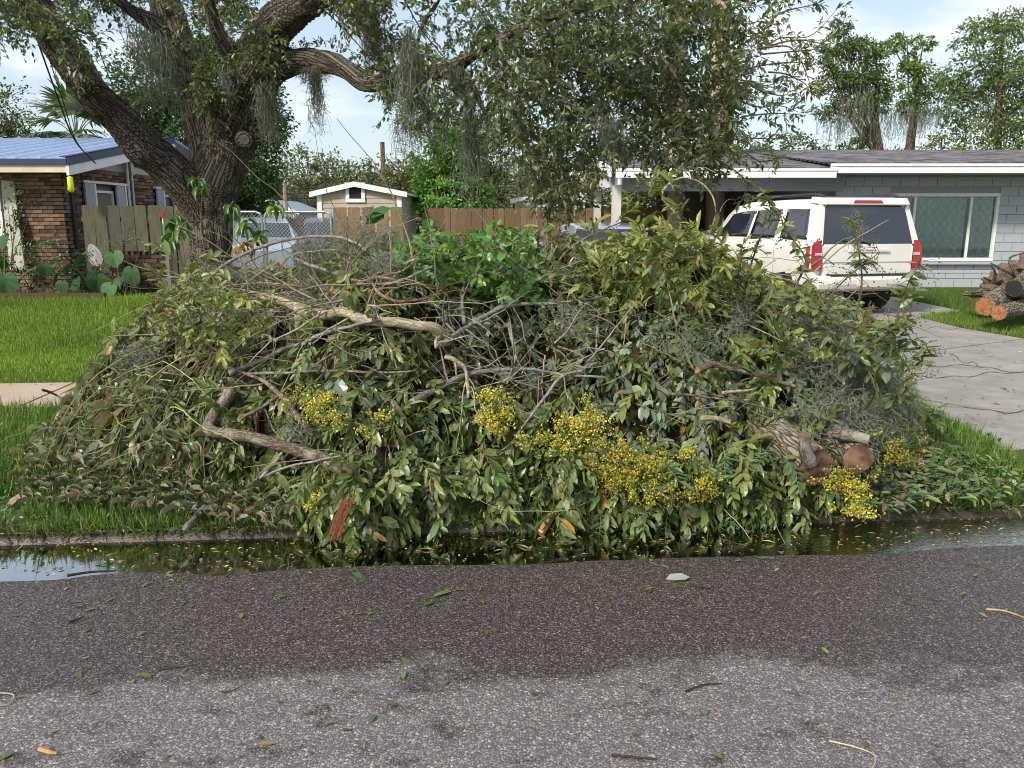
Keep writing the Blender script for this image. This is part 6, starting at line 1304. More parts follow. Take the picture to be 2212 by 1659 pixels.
ground_litter('fallen_leaves', 700, [(1880, 1085), (1930, 990), (2010, 900), (2060, 960), (2140, 1060), (1900, 1100)], WLT + DKG, .07, .05, LEAF8)
ground_litter('fallen_leaves', 260, [(2000, 1010), (2100, 960), (2212, 1030), (2200, 1075), (1990, 1080)], WLT + DKG + YEL, .06, .05, LEAF8)

# ---------------------------------------------------------------- sprigs that can be picked out one by one
def leaf_mesh(tm, col, k):
    out = []
    for i in range(k): V = tm[0]; out.append(mesh_raw('leaf', V, tm[1], tint=tints(col, 1, .15)[0], smooth=True, mat=M['leaf'])); 
    return out
LM = {k: leaf_mesh(v[10], v[9], 8) for k, v in KIND.items()}
LM['pale'] = leaf_mesh(LEAF8, [(.2, .24, .12), (.23, .27, .14)], 6)
GRP = {'laurel': ('olive_sprig', 'drooping sprig of long olive green leaves on the face of the debris pile', 'olive sprigs on the face of the pile'),
 'pinnate': ('feathery_sprig', 'feathery dark green sprig with paired leaflets low on the pile above the gutter', 'feathery sprigs above the gutter'),
 'camphor': ('grey_green_sprig', 'hanging sprig of broad grey green leaves on the right half of the pile', 'grey green sprigs on the right half of the pile'),
 'vine': ('vine_sprig', 'bright green vine sprig heaped on top of the debris pile', 'bright vine sprigs on top of the pile'),
 'berry': ('berry_sprig', 'yellow green sprig with small berries on the top of the debris pile', 'berried sprigs along the top of the pile')}
def sprig(kind, p, d, group=True, label=None, scale=1.0, S=None, berries=0, name=None):
    S_, step, grav, ln, ratio, pairs, ang, phi, droop, cols, tm = KIND[kind]; S_ = S or S_
    nm, lb, gr = GRP[kind]; pts, ds = grow(np.zeros((1, 3)), d[None], S_, step * scale, grav, .10); mb = MB(); mb.tube(pts[0], np.linspace(.0038, .0015, S_ + 1) * scale, 4, tint=(.17, .15, .08), caps=False)
    root = mb.build(nm, M['twig'], None, label=label or LBS[kind] + whereis(p), cat='sprig'); root.location = p; root['group'] = gr
    Pp, Ld, Nn, l, w_, idx = leafset(pts, ds, 1, pairs, ang, ln * scale, ratio, droop, phi, .2); T = frames(Ld, Nn, l, w_)
    for i in range(len(Pp)):
        o = bpy.data.objects.new('leaf', LM[kind][random.randrange(len(LM[kind]))]); COL.objects.link(o); o.parent = root; m4 = np.eye(4); m4[:3, :3] = T[i]; m4[:3, 3] = Pp[i]; o.matrix_local = Matrix(m4.tolist())
    if berries:
        V, F = berry_blob(pts[0][rng.integers(S_ // 2, S_ + 1, berries)] + rng.normal(0, .022, (berries, 3)), .0045); link('berries', mesh_raw('berries', V, F, tint=np.array([.20, .16, .04]), smooth=True, mat=M['yellow']), root, kind='stuff')
    return root
OCT = (np.array([[1,0,0],[-1,0,0],[0,1,0],[0,-1,0],[0,0,1],[0,0,-1.]]), np.array([[0,2,4],[2,1,4],[1,3,4],[3,0,4],[2,0,5],[1,2,5],[3,1,5],[0,3,5]]))
def berry_blob(P, r): n = len(P); R = r * rng.uniform(.7, 1.3, n); T = np.eye(3)[None] * R[:, None, None]; V, F, C = scatter(OCT[0], [OCT[1]], P, T, np.ones((n, 3))); return V, F
LAND = [(735, 1110, 'split wood splinter'), (600, 955, 'thick bent branch'), (1070, 890, 'flowers left of centre'), (1320, 985, 'big yellow spray'), (1515, 1050, 'rounded low flower cluster'), (1740, 960, 'stubbed log'), (1850, 980, 'brown sawn log end'), (800, 690, 'pale level branch'), (960, 745, 'torn bark piece'), (1100, 800, 'curving dark grey branch'), (1200, 650, 'grey forked branch'), (1000, 500, 'brown dog-eared fence'), (440, 580, 'oak trunk foot'), (690, 890, 'left yellow flowers'), (388, 1000, 'large paddle leaf'), (1560, 800, 'broken dark bent branch'), (1850, 800, 'wide moss mass'), (1430, 430, 'looped bare stem'), (1330, 520, 'silver hatchback'), (1600, 560, 'white car door'), (1000, 1150, 'middle of the gutter'), (1250, 1150, 'gutter below the yellow spray'), (1600, 1150, 'gutter below the logs'), (850, 1130, 'gutter right of the splinter'), (500, 1060, 'long branch reaching the gutter')]
def whereis(p):
    px, py = proj(p); k = min(LAND, key=lambda q: (q[0] - px) ** 2 + (q[1] - py) ** 2); dx, dy = px - k[0], py - k[1]
    if abs(dx) + abs(dy) < 32: return 'right in front of the ' + k[2]
    side = ('right of' if dx > 0 else 'left of') if abs(dx) > 1.7 * abs(dy) else ('above' if dy < 0 else 'below') if abs(dy) > 1.7 * abs(dx) else ('up and right of' if dx > 0 else 'up and left of') if dy < 0 else ('down and right of' if dx > 0 else 'down and left of')
    return ('just ' if math.hypot(dx, dy) < 75 else 'farther ') + side + ' the ' + k[2]
LBS = {'laurel': 'drooping olive leaf sprig ', 'pinnate': 'feathery dark sprig ', 'camphor': 'broad grey green leaf sprig ', 'vine': 'bright green vine sprig ', 'berry': 'yellow green berried sprig '}
# placed sprigs (photo pixels)
def spread_sprigs(kind, cells, down=.7, out=.5, lift=.10, scale=1.0, **k):
    for (px, py) in cells:
        p = surfpt(px + random.uniform(-10, 10), py + random.uniform(-8, 8), lift); d = nrm(np.array([rng.normal(0, .5), -out, -down + rng.normal(0, .2)])); sprig(kind, p, d, scale=scale * random.uniform(.9, 1.15), **k)
spread_sprigs('laurel', [(x + 20 * ((y // 52) % 2), y) for y in range(860, 1120, 52) for x in range(680, 1300, 52)], .75, .35)
spread_sprigs('laurel', [(x, y) for y in (700, 770, 840) for x in range(520, 900, 75)], .5, .4)
spread_sprigs('laurel', [(x, y) for y in (900, 970, 1040) for x in range(1500, 1740, 62)], .6, .4)
spread_sprigs('laurel', [(390, 960), (440, 1000), (410, 1020), (560, 1040), (610, 1020), (480, 960), (520, 900)], .5, .5, scale=1.05)
spread_sprigs('pinnate', [(x, y) for y in (1030, 1085) for x in range(1010, 1860, 62)], .8, .35)
spread_sprigs('camphor', [(x + (y % 3) * 15, y) for y in range(680, 940, 62) for x in range(1270, 1860, 72)], .75, .4)
spread_sprigs('vine', [(x, y) for y in (500, 545, 590, 640) for x in range(870, 1130, 52)], .35, .6, .06)
def upright(kind, pts_, label=None, **k):
    for (px, py, Y) in pts_: sprig(kind, at(px, py, Y), nrm(np.array([rng.normal(0, .5), rng.normal(0, .3), .45 + rng.normal(0, .35)])), **k)
TOPS = [(1330, 480), (1370, 460), (1400, 420), (1440, 440), (1475, 470), (1380, 510), (1430, 500), (1350, 540), (1410, 560), (1460, 545), (1520, 545), (1300, 520), (1300, 570), (1560, 540), (1590, 575), (1240, 600), (1350, 600), (1480, 590), (1420, 400), (1370, 420), (1455, 410)]
upright('berry', [(a, b, 5.4 + random.uniform(-.5, .4)) for a, b in TOPS], berries=12, scale=1.08)
upright('berry', [(a, b, 5.3 + random.uniform(-.4, .3)) for a, b in ((370, 560), (385, 600), (360, 630), (400, 640), (430, 610), (350, 670), (395, 690), (430, 680), (470, 650), (340, 700), (450, 720), (410, 730), (480, 700), (365, 720), (420, 560), (500, 640))], berries=10)
# tall whips standing in front of the white car
for _c in ((690, 1060), (650, 1090), (720, 1040), (800, 1090)): HOLES.append((*_c, 20, 20))
whips = [([(1600, 700), (1615, 600), (1640, 520), (1665, 460), (1648, 410)], 'leafy whip rising highest left of the white car rear', 5.3), ([(1700, 720), (1720, 620), (1740, 560), (1700, 500), (1680, 450)], 'leafy whip crossing the left rear pillar of the white car', 5.2),
 ([(1830, 760), (1850, 680), (1862, 600), (1850, 520), (1840, 470)], 'thin mossy whip in front of the rear window of the white car', 5.2), ([(1750, 760), (1790, 650), (1830, 600), (1900, 545)], 'bare berried whip reaching over the white tailgate', 5.2), ([(1880, 820), (1930, 720), (1950, 640), (1990, 560)], 'outer whip with few leaves at the right end of the pile', 5.1),
 ([(1650, 640), (1720, 650), (1800, 690), (1850, 740)], 'dark arching branchlet below the tail light', 5.0), ([(1600, 560), (1590, 640), (1620, 700)], 'leafy whip left of the white car door', 5.2), ([(1780, 850), (1860, 760), (1930, 700), (1975, 740)], 'arching whip near the driveway edge of the pile', 4.8), ([(1900, 900), (1960, 830), (1990, 780), (2000, 740)], 'drooping tip over the driveway', 4.8),
 ([(1820, 700), (1900, 720), (1960, 690), (1975, 620)], 'curved whip ending beside the bumper of the white car', 5.0)]
for q, lb, Y in whips:
    ln_ = smooth_line([at(a, b, Y) for a, b in q], 28); p0 = ln_[0].copy(); root = thing('leafy_whip', lb, 'branch', p0, 0, 'whips standing up from the right of the pile'); mb = MB(); mb.tube(ln_ - p0, np.linspace(.009, .003, 28), 5, tint=(.11, .09, .07)); mb.build('stem', M['twig'], root)
    for i in range(4, 28, 2):
        d = nrm((ln_[min(27, i+1)] - ln_[i-1]) + rng.normal(0, .03, 3)); nl = 5 if random.random() < (.75 if 'bare' not in lb and 'mossy' not in lb else .25) else 0; az0 = random.random() * 6
        for k in range(nl):
            az = az0 + k * 1.3; Ld = np.array([[math.cos(az), math.sin(az) * .7, random.uniform(-.7, .5)]]); T = frames(Ld, rng.normal(0, .4, (1, 3)) + np.array([[0, 0, 1.]]), np.array([.095 * random.uniform(.7, 1.1)]), np.array([.036]))[0]
            o = bpy.data.objects.new('leaf', (LM['laurel'] + LM['pale'] + LM['berry'])[random.randrange(22)]); COL.objects.link(o); o.parent = root; m4 = np.eye(4); m4[:3, :3] = T; m4[:3, 3] = ln_[i] - p0; o.matrix_local = Matrix(m4.tolist())
    side, _ = grow(np.repeat(ln_[6::3] - p0, 2, 0), rng.normal(0, 1, (len(ln_[6::3]) * 2, 3)), 5, .028, -.02, .3); V, F, G = tube_arrays(side, np.broadcast_to(np.linspace(.0025, .0012, 6), side.shape[:2]), 3); link('twiglets', mesh_raw('twiglets', V, [F], tint=np.array([.12, .09, .06]), mat=M['twig']), root, kind='stuff')
    V, F = berry_blob((side[:, -1, None] + rng.normal(0, .018, (len(side), 5, 3))).reshape(-1, 3), .006); link('berries', mesh_raw('berries', V, F, tint=np.array([.13, .13, .05]), mat=M['yellow']), root, kind='stuff')

# ---------------------------------------------------------------- branches and sticks, one object each
def branch(label, pxs, rpx, mat='greybark', lift=.07, tip=.3, sides=8, cutend=None, side_twigs=0, name='branch', kn=.12, taper=True, cat='branch', group=None):
    q = pile_line(pxs, lift + .06, 34); o0 = q[0].copy(); q = q - o0; r = m_of(rpx, o0[1]); rr = np.linspace(r, r * tip, 34) * (1 + kn * (vnoise(q * 14 + o0, 1) - .5) * 2); q[1:-1] += (np.stack([vnoise(q[1:-1] * 9 + 5 * i + o0, 1) for i in range(3)], -1) - .5) * r * .9
    mb = MB(); mb.tube(q, rr, sides, gs=.25); o = mb.build(name, M[mat], None, smooth=True, label=label, cat=cat, group=group); o.location = o0
    if cutend:
        e = 0 if cutend > 0 else -1; d = nrm(q[0] - q[1]) if e == 0 else nrm(q[-1] - q[-2]); c = MB(); c.tube([q[e], q[e] + d * r * .12], [rr[e] * .92, rr[e] * .85], 10); c.build('cut_end', OR, o)
    for k in range(side_twigs):
        i = random.randrange(6, 33); s, _ = grow(q[i][None], rng.normal(0, 1, (1, 3)) + nrm(q[-1] - q[0]) * 1.0 + np.array([0, -.3, .1]), 9, r * 2.2 + .012, .02, .22); mb = MB(); mb.tube(s[0], np.linspace(rr[i] * .45, .0015, 10), 5); mb.build('side_twig', M[mat], o, smooth=True)
    return o
BR = [
 ('thick bent brown branch with snapped upright end low on the left of the pile', [(495, 838), (480, 868), (462, 900), (455, 932), (500, 940), (560, 948), (625, 966), (690, 990), (748, 1020)], 13, 'bark', .12, .9, 12, None, 0),
 ('pale yellowish bare branch lying level across the upper middle of the pile', [(560, 640), (612, 650), (645, 668), (700, 681), (745, 673), (790, 689), (850, 698), (900, 701), (945, 708), (968, 738)], 9.5, 'palebark', .10, .9, 10, None, 4),
 ('grey forked branch rising right from the centre of the pile', [(955, 745), (985, 722), (1010, 705), (1070, 671), (1130, 658), (1200, 655), (1300, 640)], 7.5, 'greybark', .10, .35, 8, None, 6),
 ('grey upper fork reaching toward the vines', [(1068, 672), (1110, 640), (1150, 612), (1200, 585), (1262, 560)], 5, 'greybark', .12, .3, 6, None, 4),
 ('curving dark grey branch in the centre above the yellow flowers', [(888, 870), (940, 842), (1000, 812), (1060, 800), (1130, 795), (1200, 806), (1310, 815)], 8.5, 'greybark', .10, .3, 8, None, 6),
 ('pale broken twig stub with hanging rootlets in the centre of the pile', [(962, 770), (985, 778), (1004, 796), (1010, 830), (1012, 860)], 6, 'palebark', .13, .5, 8, None, 9),
 ('long pale grey branch reaching down to the gutter at the lower left', [(400, 1142), (425, 1112), (455, 1088), (520, 1070), (555, 1040), (600, 992), (640, 925), (660, 880)], 7, 'greybark', .16, .5, 8, None, 3),
 ('thin pale side branch pointing right below the thick bent branch', [(560, 1034), (610, 1012), (670, 998), (735, 985)], 4, 'greybark', .2, .4, 6, None, 0),
 ('grey stick with orange sawn tip on the left slope', [(495, 806), (540, 790), (600, 762), (650, 742), (720, 715), (820, 690)], 7, 'greybark', .12, .4, 8, 1, 3),
 ('pale brown stick with orange sawn end leaning down right', [(664, 925), (640, 890), (610, 858), (570, 826), (520, 802), (480, 795)], 8, 'bark', .13, .35, 8, 1, 3),
 ('thin brown crossing stick on the left of the pile', [(520, 905), (580, 870), (650, 815), (720, 762), (800, 720)], 5, 'bark', .10, .4, 6, None, 3),
 ('long thin straight stick lying level at mid height left', [(500, 805), (600, 806), (700, 800), (850, 806), (900, 800)], 3.5, 'bark', .10, .6, 6, None, 2),
 ('curved grey twig over the yellow flowers', [(1260, 800), (1215, 812), (1180, 855), (1130, 920), (1095, 965), (1040, 990)], 4.5, 'greybark', .12, .3, 6, None, 3),
 ('dark bent branch with pale broken end on the right of the pile', [(1505, 800), (1540, 790), (1600, 800), (1660, 818), (1720, 835)], 8, 'bark', .12, .5, 8, 1, 0),
 ('long arched bare branch over the top left of the pile', [(420, 640), (470, 585), (530, 548), (610, 520), (700, 512), (770, 525), (830, 575), (905, 560)], 4.5, 'greybark', .05, .5, 6, None, 8),
 ('second arched bare branch on the top left', [(640, 560), (720, 590), (800, 612), (870, 605), (935, 575)], 4, 'greybark', .10, .6, 6, None, 6),
 ('red brown branch on the top of the pile below the vines', [(690, 640), (760, 622), (810, 600), (870, 610), (960, 620)], 5.5, 'redbark', .08, .4, 7, None, 5),
 ('red brown kinked branch below the first red one', [(800, 604), (830, 640), (870, 652), (930, 640), (972, 612)], 5, 'redbark', .10, .4, 7, None, 5),
 ('long reddish stick at the top left edge of the pile', [(560, 612), (640, 618), (740, 628), (860, 622)], 3.5, 'redbark', .10, .5, 6, None, 2),
 ('pale peeled stick poking out at the right of centre', [(1515, 902), (1545, 905), (1580, 912)], 7, 'palebark', .14, .8, 8, None, 0),
 ('short pale stick in the right middle of the pile', [(1560, 848), (1600, 846), (1625, 840)], 4, 'palebark', .12, .7, 6, None, 0),
 ('thin whip crossing the right half of the pile level', [(1450, 850), (1560, 862), (1650, 880), (1760, 905)], 3.2, 'bark', .12, .4, 6, None, 4),
 ('brown pointed branch by the mossy right shoulder', [(1700, 800), (1790, 770), (1850, 752), (1930, 748)], 4, 'bark', .1, .4, 6, None, 4),
 ('upright pale twig at the centre top', [(1003, 700), (1000, 640), (1008, 580)], 5, 'greybark', .1, .4, 6, None, 4),
 ('second upright twig right of centre top', [(1100, 700), (1108, 740), (1112, 780), (1095, 830)], 5, 'greybark', .12, .4, 6, None, 4),
 ('bare arching stem above the pile between vines and berried sprigs', [(1190, 620), (1210, 560), (1255, 520), (1340, 480)], 3, 'redbark', .0, .5, 6, None, 1),
 ('looped bare stem near the hanging oak leaves', [(1450, 560), (1470, 480), (1430, 420), (1470, 385), (1520, 400), (1545, 450), (1530, 520)], 3, 'palebark', .0, .6, 6, None, 3),
 ('dark stick lying down the far left slope', [(290, 640 + 150), (330, 800), (400, 812)], 4, 'bark', .08, .5, 6, None, 2),
 ('thin curved stem on the left slope edge by the sidewalk', [(190, 850), (150, 872), (122, 888), (132, 902), (180, 900)], 2.6, 'bark', .05, .5, 6, None, 0),
 ('brown stem lying at the left edge of the heap', [(92, 842), (140, 860), (190, 878)], 3, 'bark', .04, .5, 6, None, 0),
]
for lb, pxs, r, mt, lf, tp, sd_, ce, stw in BR: branch(lb, pxs, r, mt, lf, tp, sd_, ce, stw)
# many thin bare twigs: top left tangle + everywhere
def tangle(n, cells, length, r, col, name='bare_twigs', dirs=None, grav=.03, wob=.12, lift=.08, Yf=None):
    P = np.array([surfpt(random.uniform(a, c), random.uniform(b, d), lift + random.uniform(-.05, .08)) for k in range(n) for (a, b, c, d) in [cells[random.randrange(len(cells))]]]); D = rng.normal(0, 1, (n, 3)) * np.array([1, .45, .55]) if dirs is None else np.array(dirs) + rng.normal(0, .35, (n, 3))
    pts, _ = grow(P, D, 11, length / 11 * np.exp(rng.normal(0, .4, n)), grav, wob); R = np.linspace(1, .35, 12)[None] * r * np.exp(rng.normal(0, .35, (n, 1))); V, F, G = tube_arrays(pts, R, 4); return link(name, mesh_raw(name, V, [F], tint=np.repeat(tints(col, n, .25), 48, 0), mat=M['twig']), None, kind='stuff')
TW = [(.22, .19, .15), (.30, .27, .23), (.16, .12, .09), (.26, .20, .13)]
tangle(190, [(430, 590, 1000, 700), (430, 620, 760, 680)], .62, .0045, TW)
tangle(90, [(430, 600, 760, 660)], .5, .003, TW)
tangle(110, [(500, 640, 1300, 860)], .38, .004, TW)
tangle(150, [(350, 760, 1950, 1080)], .4, .003, TW)
tangle(90, [(1250, 560, 1900, 760)], .4, .004, TW)
# fanned wilted stems on the left slope
tangle(60, [(400, 680, 560, 790)], .62, .005, [(.22, .20, .09), (.18, .15, .09), (.25, .19, .12)], 'wilted_stems', (-.6, -.45, -.6), .10, .12, .08)
tangle(60, [(230, 820, 520, 1000)], .38, .004, [(.17, .22, .07), (.22, .25, .10)], 'wilted_stems', (-.5, -.4, -.2), .06, .28, .06)

# logs at the right foot
def plog(label, a, b, r, mat='palebark', stubs=()):
    pa, pb = at(*a), at(*b); o0 = pa.copy(); root = thing('log', label, 'log', o0); log('trunk', [np.zeros(3), (pb - pa) / 2 + rng.normal(0, .01, 3), pb - pa], [r * 1.05, r], mat, root, cutmat=M['cutwood']); 
    for (c, d, rr) in stubs: log('stub', [at(*c) - o0, (at(*c) + at(*d)) / 2 - o0 + rng.normal(0, .01, 3), at(*d) - o0], [rr * 1.1, rr * .85], 'bark', root)
    return root
yb = float(surfpt(1700, 1000)[1])
plog('rough barked log half buried at the right foot of the pile, with an upright stub', (1630, 905, yb + .35), (1762, 1010, yb - .30), .115, 'logbark', [((1752, 1000, yb - .36), (1740, 940, yb - .42), .035)])
plog('rough barked log with brown sawn end beside the yellow flowers', (1760, 915, yb + .35), (1853, 992, yb - .28), .090, 'logbark', [((1800, 935, yb - .2), (1877, 950, yb - .30), .032)])
# red split wood pieces
def shard(label, pts_, wd, Y=None, lift=.2, fwd=0):
    P = np.array([surfpt(a, b, lift) for a, b in pts_]); Ym = P[:, 1].mean() - fwd; P = np.array([at(a, b, Ym + .1 * i) for i, (a, b) in enumerate(pts_)]); o0 = P[0].copy(); mb = MB()
    for k in range(9):
        off = (k - 4) / 4 * m_of(wd, Ym) * .8; q = smooth_line(P - o0, 10) + np.array([off, random.gauss(0, .008), 0]); a = random.randrange(0, 3); b = 10 - random.randrange(0, 3); mb.tube(q[a:b], np.linspace(1, .45, b - a) * m_of(wd, Ym) * random.uniform(.22, .38), 4)
    o = mb.build('split_wood', M['splint'], None, label=label, cat='wood'); o.location = o0
shard('red brown split wood splinter standing at the gutter edge of the pile', [(722, 1168), (735, 1120), (760, 1068)], 14, lift=.28, fwd=.22)
shard('small red brown torn bark piece beside the pale level branch', [(915, 748), (945, 742), (985, 745)], 7, lift=.15)
shard('dark red broken wood chunk low on the left of the pile', [(310, 1000), (345, 985), (400, 975)], 14, lift=.1)
shard('reddish splinter hanging below the thick bent branch', [(555, 900), (556, 950), (560, 1000)], 4, lift=.14)
shard('short orange split tip above the thick bent branch', [(497, 845), (502, 830), (506, 818)], 6, lift=.2)
# big single leaves and cardboard-like scrap
def bigleaf(label, px, py, ln, yaw, tilt, col, lift=.12, ratio=.45):
    p = surfpt(px, py, lift); V, F, C = scatter(LEAF8[0], LEAF8[1], np.zeros((1, 3)), np.diag([ln, ln * ratio, ln])[None], np.array([col])); o = link('large_leaf', mesh_raw('large_leaf', V, F, tint=C, smooth=True, mat=M['leaf']), None, label=label, cat='leaf'); o.location = p; o.rotation_euler = (rad(70), rad(tilt), rad(yaw))
bigleaf('large pale green paddle leaf hanging at the lower left of the pile', 388, 1000, .19, 10, 80, (.22, .27, .10))
bigleaf('orange dead leaf on the forked grey branch', 1050, 682, .075, 0, 70, (.62, .28, .10), .2)
bigleaf('orange brown leaf caught in the grey moss on the right', 1822, 835, .06, 20, -50, (.55, .33, .06), .2)
bigleaf('single yellow leaf caught in the arched twigs behind the gate', 697, 542, .07, 0, 10, (.50, .42, .05), .1)
bigleaf('pinkish leaf right of the orange leaf', 1090, 700, .06, 10, 20, (.5, .28, .18), .2)
for k, (x, y) in enumerate(((1010, 690), (1060, 655), (985, 560), (1000, 850), (850, 460), (800, 455), (825, 470))):
    if y < 480: continue
    bigleaf(['blue green leaf below the orange one', 'upright green leaf beside the forked branch', 'pale heart shaped leaf in the vines', 'yellow green leaf above the centre flowers'][k % 4], x, y, .09, random.uniform(-40, 40), 70, (.12, .19, .12), .15)
# heap of torn banana-like leaf on the fence side at the top of the pile
for k, (x, y, yaw) in enumerate(((800, 470, 20), (830, 462, -25), (780, 500, 50))):
    o = bpy.data.objects.new('broad_leaf', None); p = at(x, y, 5.9); V, F, C = scatter(LEAF8[0], LEAF8[1], np.zeros((1, 3)), np.diag([.17, .12, .17])[None], np.array([(.045, .13, .04)])); ob = link('broad_leaf', mesh_raw('broad_leaf', V, F, tint=C, smooth=True, mat=M['leaf']), None, label=['dark broad leaf at the top of the pile in front of the tan planks', 'second dark broad leaf above the bright vines', 'lower dark broad leaf in the moss by the gate'][k], cat='leaf'); ob.location = p; ob.rotation_euler = (rad(30), rad(-30 + 50 * k), rad(180 * (k % 2) + yaw)); bpy.data.objects.remove(o)
# ---------------------------------------------------------------- moss in the pile
def mossmat(label, cells, n, L_=.16, r=.0022, lift=.1, col=None):
    lift = lift + .07; r = r * 1.15
    P = np.array([surfpt(cx + random.gauss(0, sx), cy + random.gauss(0, sy), lift + random.uniform(-.05, .08)) for k in range(n) for (cx, cy, sx, sy) in [cells[random.randrange(len(cells))]]]); o0 = P[0].copy(); pts, _ = grow(P - o0, rng.normal(0, 1, (n, 3)) * (1, .5, 1), 12, L_ / 12 * np.exp(rng.normal(0, .3, n)), .08, .55); R = np.broadcast_to(np.linspace(1, .5, 13) * r, (n, 13)); V, F, G = tube_arrays(pts, R, 3)
    link('moss_clump', mesh_raw('moss_clump', V, [F], mat=M['moss']), None, label=label, cat='moss', group='clumps of grey moss caught in the pile', loc=o0)
mossmat('wide mass of curly grey moss on the right shoulder of the pile', [(1830, 760, 50, 40), (1860, 820, 40, 40), (1840, 880, 45, 30), (1900, 900, 30, 30), (1780, 730, 30, 25), (1900, 800, 22, 35)], 3600, .17, .0026, .2)
mossmat('grey moss tangle near the top left in front of the tan planks', [(800, 520, 40, 26), (740, 545, 30, 20), (840, 545, 25, 20)], 520, .17, .002, .15)
mossmat('grey moss drooping from the arched twig near the gate', [(668, 540, 14, 10), (672, 580, 12, 25), (660, 620, 14, 15)], 420, .15, .002, .15)
mossmat('grey moss knot against the foot of the oak', [(480, 590, 26, 12), (500, 600, 20, 10)], 300, .13, .002, .15)
mossmat('pale moss tuft on the left slope', [(290, 745 + 20, 30, 14)], 220, .13, .002, .08)
mossmat('pale vertical moss wisp in the right middle of the pile', [(1596, 680, 6, 22)], 170, .12, .002, .2)
mossmat('moss wisp caught on the whip before the rear window', [(1853, 515, 6, 18), (1850, 480, 6, 10)], 150, .09, .0018, .05)
mossmat('thin moss threads in the centre of the pile', [(1230, 690, 50, 20)], 150, .13, .0018, .12)
mossmat('thin moss threads right of the centre of the pile', [(1500, 735, 45, 20)], 150, .13, .0018, .12)
mossmat('small moss scrap beside the thick bent branch', [(640, 930, 18, 12)], 90, .13, .0018, .14)
mossmat('silvery moss scraps low by the right flowers', [(1900, 1040, 30, 14), (1850, 1060, 20, 10)], 200, .12, .0018, .06)
# ---------------------------------------------------------------- yellow flower clusters
FL = [('at the left under the crossing sticks', [(690, 880, 28, 26), (716, 905, 20, 16), (665, 905, 14, 12), (700, 855, 14, 8)]), ('beside the curved twig left of centre', [(1068, 868, 24, 20), (1055, 905, 22, 20), (1092, 890, 18, 24), (1075, 925, 26, 14), (1050, 850, 12, 10)]),
 ('topmost one right of centre', [(1270, 868, 10, 16), (1275, 890, 14, 10)]), ('upper arm of the big yellow spray', [(1195, 945, 18, 22), (1225, 915, 26, 14), (1260, 930, 26, 16), (1290, 910, 22, 12), (1215, 970, 26, 14)]), ('middle of the big yellow spray', [(1290, 960, 28, 18), (1330, 985, 36, 22), (1290, 1000, 24, 18), (1350, 1010, 36, 24), (1370, 960, 26, 18)]),
 ('lower right mass of the big yellow spray', [(1400, 1010, 34, 22), (1330, 1040, 32, 18), (1380, 1050, 40, 22), (1430, 1050, 26, 26), (1400, 1075, 34, 14), (1430, 1000, 20, 22)]), ('small loose yellow one left of the big spray', [(1150, 960, 16, 12), (1130, 940, 12, 10), (1175, 950, 14, 12)]), ('small upright yellow one right of the big spray', [(1490, 1000, 16, 22), (1480, 980, 14, 10)]),
 ('rounded yellow one low right of the big spray', [(1515, 1052, 32, 24), (1530, 1035, 18, 16), (1500, 1060, 20, 18)]), ('small yellow one at the lower left by the split wood', [(665, 1090, 14, 8), (680, 1070, 10, 7)]), ('faint yellow one between left flowers and centre', [(820, 900, 20, 10), (790, 930, 14, 10), (800, 945, 12, 8)]),
 ('ring shaped yellow one by the grass at the right end', [(1935, 915, 20, 12), (1905, 940, 18, 10), (1925, 965, 22, 16), (1975, 940, 22, 12), (1990, 965, 10, 26), (1940, 990, 28, 12), (1980, 1010, 14, 16)]), ('yellow one below the sawn log', [(1790, 1045, 26, 18), (1815, 1025, 18, 12), (1830, 1015, 14, 8)]), ('lowest right yellow one at the gutter', [(1840, 1045, 18, 16), (1850, 1080, 26, 22), (1835, 1100, 30, 12), (1870, 1110, 18, 10), (1860, 1060, 16, 18)]), ('tiny yellow one between the two right ones', [(1890, 1015, 12, 10), (1885, 1030, 8, 6)]), ('small orange yellow one at the far left of the flowers', [(625, 860, 12, 12), (640, 845, 8, 8)])]
for lb, cells in FL:
    P = []; base = surfpt(cells[0][0], cells[0][1], .24); d0 = ray(cells[0][0], cells[0][1])
    for cx, cy, sx, sy in cells:
        m_ = int(sx * sy * .55) + 14; a = rng.normal(cx, sx * .72, m_); b = rng.normal(cy, sy * .72, m_); Yc = float(surfpt(cx, cy, .30)[1]) - (.12 if cx > 1760 else .0)
        for x, y in zip(a, b): P.append(at(x, y, Yc + random.gauss(0, .05)))
    P = np.array(P); keep = vnoise(P, 20) > .50; P = P[keep]; o0 = base; root = thing('flower_cluster', 'small yellow flower cluster, ' + lb if not lb.startswith(('at', 'beside')) else 'small yellow flower cluster ' + lb, 'flowers', o0, 0, 'yellow flower clusters in the pile')
    n = len(P); k = 2; Pq = np.repeat(P, k, 0) - o0 + rng.normal(0, .006, (n * k, 3)); T = frames(rng.normal(0, 1, (n * k, 3)), rng.normal(0, 1, (n * k, 3)), .0070 * rng.uniform(.5, 1.4, n * k), .0070 * rng.uniform(.6, 1.2, n * k)); V, F, C = scatter(OCT[0] * (1, .9, .45), [OCT[1]], Pq, T, tints([(.66, .56, .05), (.56, .47, .05), (.72, .66, .14), (.40, .36, .06), (.30, .34, .08), (.42, .30, .05)], n * k, .15)); link('blossoms', mesh_raw('blossoms', V, F, tint=C, mat=M['yellow']), root, kind='stuff')
    cc = P.mean(0) - o0 + np.array([0, .05, -.02]); sel = P[::4] - o0; st_ = np.stack([np.broadcast_to(cc, sel.shape), (cc + sel) / 2 + rng.normal(0, .01, sel.shape), sel], 1); V, F, G = tube_arrays(st_, np.broadcast_to([.002, .0015, .001], st_.shape[:2]), 3); link('flower_stalks', mesh_raw('flower_stalks', V, [F], tint=np.array([.15, .2, .06]), mat=M['twig']), root, kind='stuff')
